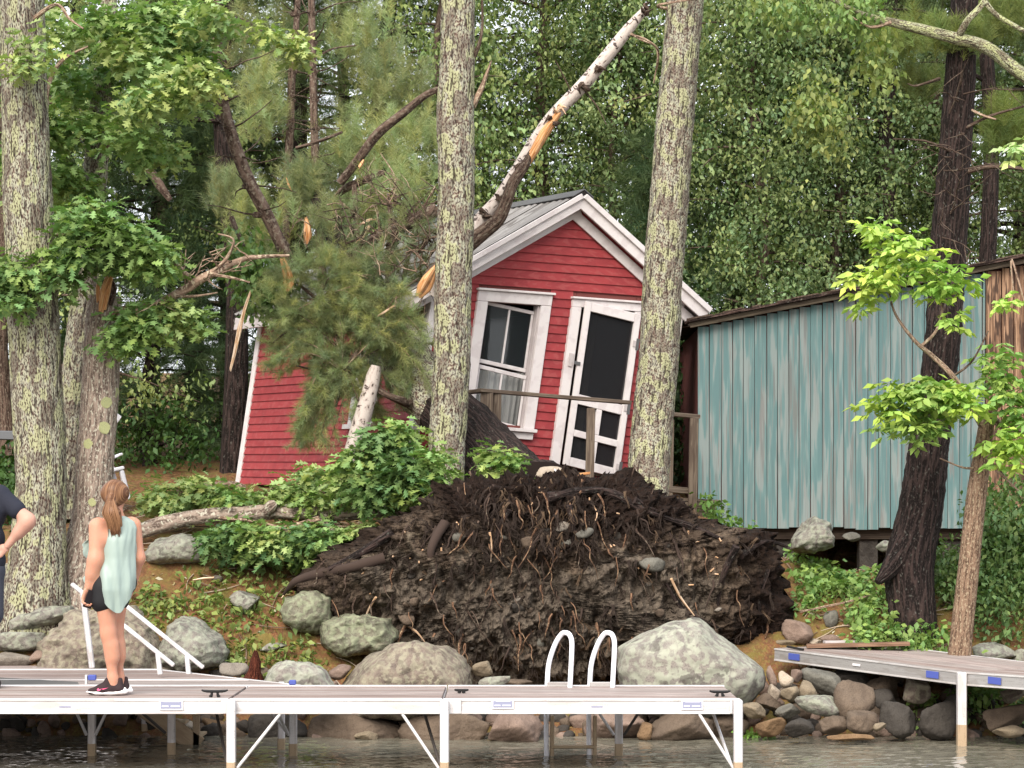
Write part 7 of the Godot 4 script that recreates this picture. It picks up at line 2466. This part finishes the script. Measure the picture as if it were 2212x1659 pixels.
	# running shoes
	for s in [[0.0, 0.065], [0.022, -0.075]]:
		var o := Vector3(s[0], 0, s[1])
		var sn := Node3D.new()
		sn.name = "shoe"
		t.add_child(sn, true)
		part("upper", net([[o + Vector3(0.075, 0.045, 0), o + Vector3(-0.06, 0.045, 0.0), 0.042, 0.044], [o + Vector3(-0.06, 0.045, 0.0), o + Vector3(-0.155, 0.033, 0.0), 0.044, 0.026], [o + Vector3(0.075, 0.06, 0), o + Vector3(0.082, 0.125, 0), 0.036, 0.020], [o + Vector3(0.02, 0.07, 0), o + Vector3(-0.015, 0.118, 0), 0.043, 0.030], [o + Vector3(-0.02, 0.09, 0), o + Vector3(-0.09, 0.055, 0), 0.032, 0.026]], 0.007, 0.02, B), M.shoe, sn)
		part("sole", net([[o + Vector3(0.098, 0.030, 0), o + Vector3(0.0, 0.022, 0), 0.044, 0.044, Vector3(0, 1, 0), 2.0], [o + Vector3(0.0, 0.022, 0), o + Vector3(-0.09, 0.022, 0), 0.044, 0.046, Vector3(0, 1, 0), 2.3], [o + Vector3(-0.09, 0.022, 0), o + Vector3(-0.165, 0.030, 0), 0.044, 0.028, Vector3(0, 1, 0), 3.0], [o + Vector3(0.112, 0.045, 0), o + Vector3(0.085, 0.04, 0), 0.022, 0.03]], 0.006, 0.012, B), M.sole, sn)
		var mk := Mb.new()      # the pink tick on its side
		var z: float = s[1] + 0.048
		var pp := [[-0.090, 0.062], [-0.100, 0.048], [-0.088, 0.040], [-0.055, 0.048], [-0.005, 0.066], [-0.055, 0.058], [-0.083, 0.054], [-0.082, 0.060]]
		for q in pp:
			mk.p(B + Vector3(q[0], q[1], z - 0.004 * absf(q[0] + 0.05) * 10), Vector3(0, 0, 1), Vector2.ZERO)
		for k in [[0, 1, 7], [1, 6, 7], [1, 2, 6], [2, 3, 6], [3, 5, 6], [3, 4, 5]]:
			mk.tri(k[0], k[1], k[2])
		part("logo", mk, M.pink, sn)
	# phone in her left hand
	var ph := Mb.new()
	ph.box(B + Vector3(-0.150, 0.775, 0.148), Vector3(0.072, 0.145, 0.011), 0.005, Basis(Vector3(0, 0, 1), -0.35) * Basis(Vector3.UP, 0.5))
	solo("phone", ph, M.phone, "dark phone in the left hand of the woman on the dock", "phone")

func man() -> void:
	rng.seed = 141
	var D := 21.15
	var B := Vector3((-52 - CX) / F * D, DECK, -D)
	var t := thing("person", "man cut by the left edge, hand on hip, navy t-shirt and dark shorts", "person", B)
	var body := [
		[Vector3(-0.09, 1.03, 0), Vector3(0.09, 1.03, 0), 0.13, 0.13],
		[Vector3(-0.08, 1.2, 0), Vector3(0.08, 1.2, 0), 0.125, 0.125],
		[Vector3(-0.1, 1.45, 0), Vector3(0.1, 1.45, 0), 0.13, 0.13],
		[Vector3(-0.2, 1.60, 0), Vector3(0.2, 1.615, 0), 0.062, 0.062],
		[Vector3(0, 1.58, 0), Vector3(0, 1.70, -0.01), 0.08, 0.06],
		[Vector3(0, 1.84, -0.01), Vector3(0, 1.78, -0.04), 0.095, 0.078],
		[Vector3(0, 1.79, -0.13), Vector3(0, 1.76, -0.135), 0.011, 0.014],
		[Vector3(-0.1, 1.8, -0.02), Vector3(-0.1, 1.77, -0.02), 0.015, 0.01],
		[Vector3(0.1, 1.8, -0.02), Vector3(0.1, 1.77, -0.02), 0.015, 0.01],
		[Vector3(-0.105, 0.98, 0), Vector3(-0.115, 0.53, 0.01), 0.105, 0.068],
		[Vector3(0.105, 0.98, 0), Vector3(0.125, 0.53, 0.01), 0.105, 0.068],
		[Vector3(-0.115, 0.53, 0.01), Vector3(-0.12, 0.09, 0.02), 0.064, 0.042],
		[Vector3(0.125, 0.53, 0.01), Vector3(0.13, 0.09, 0.02), 0.064, 0.042],
		[Vector3(-0.12, 0.05, 0.02), Vector3(-0.13, 0.03, -0.14), 0.042, 0.03],
		[Vector3(0.13, 0.05, 0.02), Vector3(0.14, 0.03, -0.14), 0.042, 0.03],
		[Vector3(0.215, 1.605, 0.0), Vector3(0.455, 1.405, 0.09), 0.066, 0.052],
		[Vector3(0.455, 1.405, 0.09), Vector3(0.275, 1.19, 0.07), 0.052, 0.032],
		[Vector3(0.435, 1.37, 0.09), Vector3(0.38, 1.31, 0.08), 0.054, 0.047],
		[Vector3(-0.215, 1.6, 0), Vector3(-0.45, 1.39, 0.09), 0.066, 0.05],
		[Vector3(-0.45, 1.39, 0.09), Vector3(-0.24, 1.19, 0.07), 0.05, 0.032],
	]
	var mb := net(body, 0.014, 0.05, B)
	for s in [1.0, -1.0]:
		var hb := hand(Vector3(s * (0.275 if s > 0 else 0.24), 1.19, 0.07), Vector3(-s * 0.72, -0.62, 0.1).normalized(), Vector3(-s * 0.4, -0.15, -0.9).normalized(), Vector3(-s * 0.55, 0.75, -0.2).normalized(), 0.6)
		hb.append([hb[0][0] + Vector3(s * 0.03, 0.04, 0), hb[0][0], 0.032, 0.028])
		joined(mb, net(hb, 0.005, 0.008, B))
	part("body", mb, M.skin_man, t)
	part("shirt", net([[Vector3(-0.1, 1.07, 0), Vector3(0.1, 1.07, 0), 0.148, 0.148], [Vector3(-0.1, 1.25, 0), Vector3(0.1, 1.25, 0), 0.142, 0.142], [Vector3(-0.11, 1.46, 0), Vector3(0.11, 1.46, 0), 0.145, 0.145], [Vector3(-0.2, 1.605, 0), Vector3(0.2, 1.62, 0), 0.072, 0.072], [Vector3(0.2, 1.61, 0), Vector3(0.35, 1.49, 0.05), 0.082, 0.078], [Vector3(-0.2, 1.61, 0), Vector3(-0.34, 1.49, 0.05), 0.082, 0.078], [Vector3(0, 1.6, 0), Vector3(0, 1.66, 0), 0.085, 0.068]], 0.014, 0.04, B), M.navy, t)
	part("shorts", net([[Vector3(-0.1, 1.0, 0), Vector3(0.1, 1.0, 0), 0.142, 0.142], [Vector3(-0.108, 0.95, 0), Vector3(-0.115, 0.62, 0.01), 0.122, 0.105], [Vector3(0.108, 0.95, 0), Vector3(0.122, 0.62, 0.01), 0.125, 0.110]], 0.015, 0.03, B), tinted(mat(Color(0.05, 0.055, 0.075), 0.9), Color(0.05, 0.055, 0.075)), t)
	part("hair", net([[Vector3(0, 1.855, 0.0), Vector3(0, 1.83, 0.03), 0.103, 0.09]], 0.012, 0.02, B), M.hair, t)
	for s in [-0.125, 0.135]:
		part("shoe", net([[Vector3(s, 0.045, 0.04), Vector3(s, 0.04, -0.12), 0.05, 0.046], [Vector3(s, 0.03, -0.12), Vector3(s, 0.03, -0.2), 0.046, 0.03]], 0.012, 0.02, B), M.shoe, t)

# ---------------------------------------------------------------- fallen wood, leaves and small things
func ground_plants(called: String, label: String, kind: String, list: Array, base: Color, group := "") -> void:
	# list: [px, py of the middle, rx px, range in distance, number]; each spray stands on the ground
	var xf := []
	var cols := []
	var c0: Vector3 = at(list[0][0], list[0][1], list[0][3])
	var t := thing(called, label, "plant", c0, group)
	for q in list:
		for k in q[4]:
			var x: float = (q[0] + rr(-1, 1) * q[2] - CX) / F * q[3]
			var d: float = q[3] + rr(-1, 1) * q[5]
			var s := rr(0.8, 1.5)
			var y := ground_y(x, d) + rr(0.02, q[6])
			xf.append(Transform3D(turn(rr(0, TAU), rr(-0.4, 0.4), rr(0, TAU)).scaled(Vector3(s, s, s)), Vector3(x, y, -d)))
			cols.append(tone(base, 0.3))
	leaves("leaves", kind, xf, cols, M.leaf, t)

func branch_heap(label: String, p: Array, list: Array, kind := "oak") -> void:
	var t := thing("fallen_oak_branch", label, "branch", at(p[0][0], p[0][1], p[0][2]), "")
	var mb := Mb.new()
	stem(mb, p, 8, 5, 0.1)
	part("stem", mb, M.twig, t)
	var mid: Array = p[p.size() / 2]
	reach_twigs(t, at(mid[0], mid[1], mid[2]), list, M.twig, 0.01)
	bunches(t, kind, M.leaf, list, "leaves")

func debris() -> void:
	rng.seed = 151
	var oakc := Color(0.26, 0.38, 0.13)
	var oakd := Color(0.16, 0.27, 0.11)
	var oakl := Color(0.38, 0.48, 0.20)
	var log := thing("fallen_log", "long grey fallen log lying across the bank left of the root wall", "log", at(300, 1152, 25.9))
	limb(log, [[292, 1158, 25.9, 0.05], [310, 1146, 25.9, 0.085], [350, 1132, 25.9, 0.085], [430, 1116, 25.9, 0.08], [520, 1110, 25.9, 0.078], [580, 1106, 25.9, 0.085], [600, 1104, 25.9, 0.08], [680, 1110, 25.9, 0.075], [780, 1108, 25.9, 0.07], [890, 1100, 25.9, 0.06]], M.oak, "stem", 16)
	limb(log, [[575, 1105, 25.85, 0.07], [588, 1092, 25.8, 0.065], [596, 1086, 25.8, 0.03]], M.oak, "knot")
	limb(log, [[690, 1115, 25.85, 0.035], [712, 1140, 25.7, 0.026], [735, 1165, 25.5, 0.012]], M.oak, "side_limb")
	limb(log, [[470, 1118, 25.85, 0.02], [560, 1128, 25.7, 0.014], [640, 1150, 25.5, 0.006]], M.twig, "side_limb")
	var l2 := thing("fallen_log", "thinner fallen log behind the long grey one, near the cabin's back corner", "log", at(300, 1075, 26.8))
	limb(l2, [[300, 1082, 26.8, 0.03], [380, 1066, 26.8, 0.035], [440, 1052, 26.8, 0.04], [500, 1048, 26.8, 0.045], [530, 1055, 26.8, 0.03]], M.twig, "stem", 10)
	var l3 := thing("fallen_log", "short brown log end by the foot of the cabin's side wall", "log", at(560, 1085, 26.6))
	limb(l3, [[530, 1072, 26.6, 0.035], [580, 1080, 26.6, 0.035], [650, 1086, 26.6, 0.03]], M.twig_dark, "stem", 10)
	branch_heap("large heap of deep green oak leaves before the red side wall", [[720, 1090, 25.8, 0.03], [800, 1020, 25.8, 0.025], [860, 960, 25.7, 0.015], [870, 920, 25.7, 0.006]],
		[[770, 1000, 25.6, 50, 34, 0.3, 26, oakc, 0.85, 1.15], [830, 960, 25.6, 55, 40, 0.3, 34, oakd, 0.85, 1.2], [870, 935, 25.6, 40, 30, 0.25, 22, oakc, 0.85, 1.15], [860, 1020, 25.5, 60, 45, 0.3, 44, oakd, 0.85, 1.2], [930, 1000, 25.6, 40, 40, 0.25, 26, oakc, 0.85, 1.15], [800, 1060, 25.5, 60, 34, 0.3, 36, oakd, 0.85, 1.15], [900, 1060, 25.5, 55, 30, 0.3, 30, oakc, 0.85, 1.15], [960, 1060, 25.7, 30, 20, 0.2, 12, oakl, 0.8, 1.1], [740, 1040, 25.6, 30, 30, 0.2, 14, oakl, 0.85, 1.1]])
	branch_heap("yellow-green oak leaves against the foot of the red side wall", [[600, 1100, 26.2, 0.025], [640, 1050, 26.2, 0.02], [690, 1020, 26.1, 0.008]],
		[[620, 1060, 26.1, 40, 30, 0.3, 22, oakl, 0.85, 1.15], [680, 1030, 26.1, 46, 30, 0.3, 24, oakl, 0.85, 1.15], [650, 1080, 26.0, 60, 20, 0.3, 22, oakc, 0.85, 1.1], [720, 1080, 25.9, 50, 24, 0.3, 22, oakl, 0.85, 1.1], [560, 1075, 26.2, 40, 16, 0.25, 12, oakl, 0.8, 1.1]])
	branch_heap("pale oak leaves behind the left half of the fallen log", [[330, 1095, 26.3, 0.02], [400, 1065, 26.3, 0.018], [450, 1050, 26.3, 0.008]],
		[[350, 1065, 26.3, 46, 24, 0.3, 20, oakl, 0.85, 1.15], [420, 1060, 26.3, 50, 30, 0.3, 26, oakl, 0.85, 1.15], [490, 1075, 26.2, 50, 22, 0.3, 20, oakc, 0.85, 1.1], [380, 1090, 26.2, 60, 16, 0.25, 16, oakl, 0.8, 1.1], [540, 1090, 26.2, 50, 14, 0.25, 12, oakc, 0.8, 1.1]])
	branch_heap("broad heap of oak leaves below the fallen log", [[690, 1120, 25.6, 0.03], [620, 1140, 25.6, 0.025], [520, 1160, 25.5, 0.018], [440, 1160, 25.5, 0.008]],
		[[470, 1160, 25.4, 46, 26, 0.25, 26, oakd, 0.85, 1.15], [530, 1155, 25.4, 50, 30, 0.25, 32, oakc, 0.85, 1.15], [590, 1165, 25.4, 50, 30, 0.25, 32, oakl, 0.85, 1.15], [650, 1165, 25.4, 55, 34, 0.25, 36, oakd, 0.85, 1.15], [710, 1165, 25.4, 50, 30, 0.25, 32, oakc, 0.85, 1.15], [770, 1160, 25.5, 46, 26, 0.25, 26, oakl, 0.85, 1.15], [560, 1190, 25.4, 70, 14, 0.2, 20, oakd, 0.8, 1.1], [690, 1192, 25.4, 70, 12, 0.2, 20, oakc, 0.8, 1.1], [820, 1140, 25.6, 30, 20, 0.2, 10, oakl, 0.8, 1.1]])
	branch_heap("single tuft of oak leaves before the fallen pine's trunk", [[1085, 1050, 25.6, 0.012], [1085, 1010, 25.6, 0.01], [1090, 985, 25.6, 0.005]],
		[[1068, 985, 25.6, 26, 22, 0.18, 12, oakc, 0.85, 1.1], [1100, 1000, 25.6, 30, 26, 0.18, 16, oakc, 0.85, 1.1], [1075, 1022, 25.6, 30, 18, 0.18, 11, oakl, 0.8, 1.1]])
	# pale stone and stick on the crest of the root wall
	solo("pale_stone", rock_shape(at(1186, 1022, 25.2), Vector3(0.14, 0.07, 0.1), -0.2, 1301, 9), M.rock_pale, "whitish stone perched on the crest of the root wall below the door", "rock")
	loose_splinter("whitish split stick slanting down the crest of the root wall beside the pale stone", [[1200, 1015, 25.0, 0.02], [1218, 1035, 24.9, 0.026], [1240, 1058, 24.8, 0.012]], M.white)
	loose_splinter("orange splinter lying at the door's foot on the porch edge", [[1215, 1034, 26.9, 0.02], [1240, 1026, 26.9, 0.026], [1275, 1022, 26.9, 0.008]], M.raw)
	loose_splinter("small pale wood piece below the screen door's lower hinge", [[1328, 1036, 26.9, 0.03], [1340, 1036, 26.9, 0.03], [1352, 1037, 26.9, 0.02]], M.white)
	loose_splinter("short yellow wood end beside the lichen trunk's foot by the door", [[1442, 1098, 26.0, 0.03], [1452, 1094, 26.0, 0.035], [1464, 1090, 26.0, 0.02]], M.raw_pale)
	loose_splinter("pale strip of wood lying on the needle bank", [[416, 1253, 25.0, 0.012], [440, 1249, 25.0, 0.022], [462, 1248, 25.0, 0.010]], M.raw_pale)
	loose_splinter("long thin grey stick lying across the right bank", [[1728, 1322, 24.9, 0.012], [1780, 1310, 24.95, 0.014], [1840, 1298, 25.0, 0.012], [1895, 1282, 25.1, 0.006]], M.twig)
	var st := Mb.new()
	var pts := [at(545, 1470, 23.4), at(548, 1450, 23.4), at(550, 1428, 23.4), at(552, 1405, 23.4)]
	st.tube(curve(pts, 4), radii([0.10, 0.055, 0.05, 0.012], 4), 9, true, 0.9, nz, 2.0)
	solo("rotten_stump", st, tinted(M.oak, Color(0.38, 0.13, 0.09)), "rusty red rotten stump between rocks behind the front dock", "stump")
	# white garden furniture far left
	chair("tipped white garden chair just right of the grey oak with lichen discs", at(228, 1030, 28.2), 0.25, 0.9)
	chair("broken white garden chair in the gap between the lichen trunk and the grey oak", at(160, 985, 28.6), -0.7, 1.25)
	chair("white garden chair fallen over low between the two left trunks", at(150, 1040, 28.0), 1.1, 0.9)
	var bn := thing("plank_bench", "grey plank bench at the left edge behind the lichen trunk", "bench", at(20, 975, 29.0))
	var b1 := Mb.new()
	b1.bar(at(-90, 938, 29), at(64, 942, 29), 0.3, 0.10, 0.01)
	part("seat", b1, mat(Color(0.12, 0.125, 0.135), 0.7), bn)
	for px in [-40, 50]:
		var b2 := Mb.new()
		b2.bar(at(px, 946, 29.05), at(px, 1060, 29.05), 0.08, 0.08, 0.008, Vector3(0, 0, 1))
		part("leg", b2, M.twig_dark, bn)
	# plants of the right bank
	ground_plants("bilberry_patch", "bright green low plants on the right bank between root wall and dark pine", "herb", [[1760, 1200, 45, 26.2, 60, 0.3, 0.10], [1790, 1240, 60, 25.6, 60, 0.25, 0.12], [1850, 1225, 45, 25.7, 46, 0.2, 0.10], [1750, 1280, 30, 25.3, 26, 0.15, 0.12], [1880, 1265, 30, 25.3, 30, 0.2, 0.14]], Color(0.19, 0.31, 0.095))
	ground_plants("bilberry_patch", "yellow-green plants at the foot of the big dark pine above the gangway", "herb", [[1890, 1330, 45, 24.9, 60, 0.2, 0.22], [1940, 1375, 55, 24.5, 80, 0.2, 0.22], [1860, 1365, 26, 24.5, 26, 0.15, 0.18], [2010, 1385, 40, 24.5, 40, 0.25, 0.2]], Color(0.21, 0.33, 0.10))
	ground_plants("leafy_shrub", "dense green shrub at the right edge behind the sapling stem", "small", [[2170, 1250, 60, 25.6, 230, 0.5, 0.95], [2180, 1330, 60, 25.0, 120, 0.5, 0.7], [2130, 1350, 40, 25.0, 60, 0.4, 0.5], [2260, 1250, 60, 25.6, 120, 0.5, 1.1]], Color(0.15, 0.24, 0.09))
	ground_plants("leafy_shrub", "dark leafy growth between the big dark pine and the sapling", "small", [[2030, 1290, 30, 26.0, 50, 0.4, 0.35], [2060, 1330, 30, 25.4, 40, 0.3, 0.4]], Color(0.14, 0.22, 0.08))
	ground_plants("shore_weed", "green weeds growing out of the stones under the gangway near the right edge", "herb", [[2100, 1510, 40, 23.7, 60, 0.25, 0.4], [1990, 1500, 20, 23.6, 16, 0.2, 0.3], [2190, 1500, 30, 23.6, 40, 0.2, 0.4]], Color(0.18, 0.28, 0.09))
	ground_plants("shore_weed", "small green weed right of the front dock's last leg", "herb", [[1612, 1545, 14, 22.9, 12, 0.12, 0.2], [1640, 1560, 20, 23.1, 8, 0.12, 0.2]], Color(0.16, 0.30, 0.07))
	ground_plants("moss_tufts", "green tufts scattered over the orange needle bank at left", "herb", [[560, 1330, 120, 24.75, 46, 0.4, 0.04], [600, 1390, 90, 24.3, 30, 0.2, 0.05], [450, 1280, 120, 25.0, 30, 0.3, 0.04], [330, 1290, 50, 24.9, 20, 0.2, 0.06], [650, 1420, 40, 23.9, 26, 0.15, 0.12], [560, 1220, 160, 25.4, 60, 0.2, 0.03], [400, 1310, 150, 24.8, 60, 0.3, 0.03], [560, 1380, 120, 24.4, 50, 0.2, 0.03]], Color(0.20, 0.26, 0.08))
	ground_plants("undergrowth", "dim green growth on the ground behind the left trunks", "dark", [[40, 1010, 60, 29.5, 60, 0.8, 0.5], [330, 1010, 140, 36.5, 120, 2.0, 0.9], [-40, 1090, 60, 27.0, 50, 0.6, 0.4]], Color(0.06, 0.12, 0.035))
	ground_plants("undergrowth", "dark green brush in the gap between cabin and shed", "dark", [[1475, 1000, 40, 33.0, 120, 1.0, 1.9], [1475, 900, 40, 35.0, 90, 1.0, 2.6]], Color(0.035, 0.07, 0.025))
	ground_plants("undergrowth", "leaves poking up between porch post and the shed's left boards", "herb", [[1540, 1120, 20, 28.3, 24, 0.3, 0.25], [1600, 1135, 40, 28.0, 30, 0.3, 0.18]], Color(0.12, 0.22, 0.05))

func litter() -> void:
	# fallen leaves, twigs and bark flakes strewn over the bank
	rng.seed = 161
	var mb := Mb.new()
	leaf_oval(mb, Vector3(0, 0.006, 0), Vector3(1, 0, 0), Vector3.UP, 0.07, 0.035)
	var fl := mb.mesh()
	var tw := Mb.new()
	tw.tube(curve([Vector3(-0.14, 0.012, 0), Vector3(0, 0.02, 0.02), Vector3(0.15, 0.01, -0.01)], 3), radii([0.006, 0.005, 0.002], 3), 5, false)
	var xf := []
	var cols := []
	var xt := []
	var ct := []
	for k in 2600:
		var x := rr(-5.2, 5.2)
		var d := rr(24.0, 29.0) if x < -1.5 else rr(24.3, 27.5)
		if absf(x - 0.6) < 2.1:
			continue
		var e := 0.08
		var nor := Vector3(ground_y(x - e, d) - ground_y(x + e, d), 2 * e, ground_y(x, d + e) - ground_y(x, d - e)).normalized()
		var fx := Vector3(nor.y, -nor.x, 0).normalized()
		var bas := Basis(fx, nor, fx.cross(nor)) * Basis(Vector3.UP, rr(0, TAU))
		var at_ := Vector3(x, ground_y(x, d) + 0.004, -d)
		if k % 4 == 0:
			xt.append(Transform3D(bas.scaled(Vector3.ONE * rr(0.5, 1.6)), at_))
			ct.append(Color(0.16, 0.11, 0.08) if rng.randf() < 0.6 else Color(0.36, 0.29, 0.22))
		else:
			xf.append(Transform3D((bas * Basis(Vector3.RIGHT, rr(-0.5, 0.5))).scaled(Vector3.ONE * rr(0.6, 1.5)), at_))
			cols.append([Color(0.30, 0.20, 0.10), Color(0.40, 0.34, 0.18), Color(0.18, 0.09, 0.045), Color(0.24, 0.30, 0.09), Color(0.5, 0.46, 0.34)][rng.randi() % 5])
	tag(many("fallen_leaves", fl, M.leaf, xf, cols, self), "brown and yellow fallen leaves strewn over the needle bank", "leaves")
	tag(many("fallen_twigs", tw.mesh(), M.fibre, xt, ct, self), "small twigs strewn over the needle bank", "twigs")

func chair(label: String, o: Vector3, lean: float, s: float) -> void:
	var t := thing("garden_chair", label, "chair", o)
	var bas := Basis(Vector3(0, 0, 1), lean) * Basis(Vector3.UP, 0.5)
	for q in [["seat", Vector3(0, 0.05, 0), Vector3(0.40, 0.045, 0.40), 0.0], ["backrest", Vector3(0, 0.30, -0.20), Vector3(0.40, 0.46, 0.03), -0.2], ["leg", Vector3(-0.16, -0.16, 0.16), Vector3(0.06, 0.38, 0.06), 0.0], ["leg", Vector3(0.16, -0.16, 0.16), Vector3(0.06, 0.38, 0.06), 0.0], ["leg", Vector3(-0.16, -0.16, -0.16), Vector3(0.06, 0.38, 0.06), 0.0], ["leg", Vector3(0.16, -0.16, -0.16), Vector3(0.06, 0.38, 0.06), 0.0], ["armrest", Vector3(-0.2, 0.22, 0.0), Vector3(0.05, 0.03, 0.38), 0.0], ["armrest", Vector3(0.2, 0.22, 0.0), Vector3(0.05, 0.03, 0.38), 0.0]]:
		var mb := Mb.new()
		mb.box(o + bas * (q[1] * s), q[2] * s, 0.014, bas * Basis(Vector3.RIGHT, q[3]))
		part(q[0], mb, M.plastic, t)

func _ready() -> void:
	# camera: level, its lens shifted up, as a long lens held from a boat or dock would see it
	var cam := Camera3D.new()
	cam.name = "camera"
	cam.projection = Camera3D.PROJECTION_FRUSTUM
	cam.near = 0.5
	cam.far = 400.0
	cam.size = 0.5 * 1659.0 / F
	cam.frustum_offset = Vector2(0, 0.5 * (HY - 829.5) / F)
	cam.position = Vector3(0, EYE, 0)
	add_child(cam)
	cam.current = true
	# bright overcast sky
	var env := Environment.new()
	env.background_mode = Environment.BG_SKY
	var sky := ProceduralSkyMaterial.new()
	sky.sky_top_color = Color(0.80, 0.83, 0.87)
	sky.sky_horizon_color = Color(0.86, 0.87, 0.88)
	sky.sky_curve = 0.2
	sky.ground_bottom_color = Color(0.2, 0.2, 0.2)
	sky.ground_horizon_color = Color(0.6, 0.6, 0.6)
	env.sky = Sky.new()
	env.sky.sky_material = sky
	env.background_energy_multiplier = 0.88
	env.tonemap_mode = Environment.TONE_MAPPER_LINEAR
	env.tonemap_exposure = 3.05
	env.sdfgi_enabled = true
	env.ssao_enabled = true
	env.ssil_enabled = true
	var we := WorldEnvironment.new()
	we.name = "environment"
	we.environment = env
	add_child(we)
	var sun := DirectionalLight3D.new()
	sun.name = "sun"
	sun.light_energy = 0.6
	sun.light_color = Color(1.0, 0.97, 0.93)
	sun.light_angular_distance = 40.0
	sun.shadow_enabled = true
	sun.rotation_degrees = Vector3(-40, -18, 0)
	add_child(sun)

	nz.seed = 4
	nz.frequency = 0.15
	nz.fractal_octaves = 3
	materials()
	sprays()
	setting()
	cabin()
	porch()
	shed()
	forest()
	near_trees()
	fallen_pine()
	main_dock()
	rear_dock()
	stairs()
	ladder()
	right_dock()
	rocks()
	woman()
	man()
	debris()
	litter()
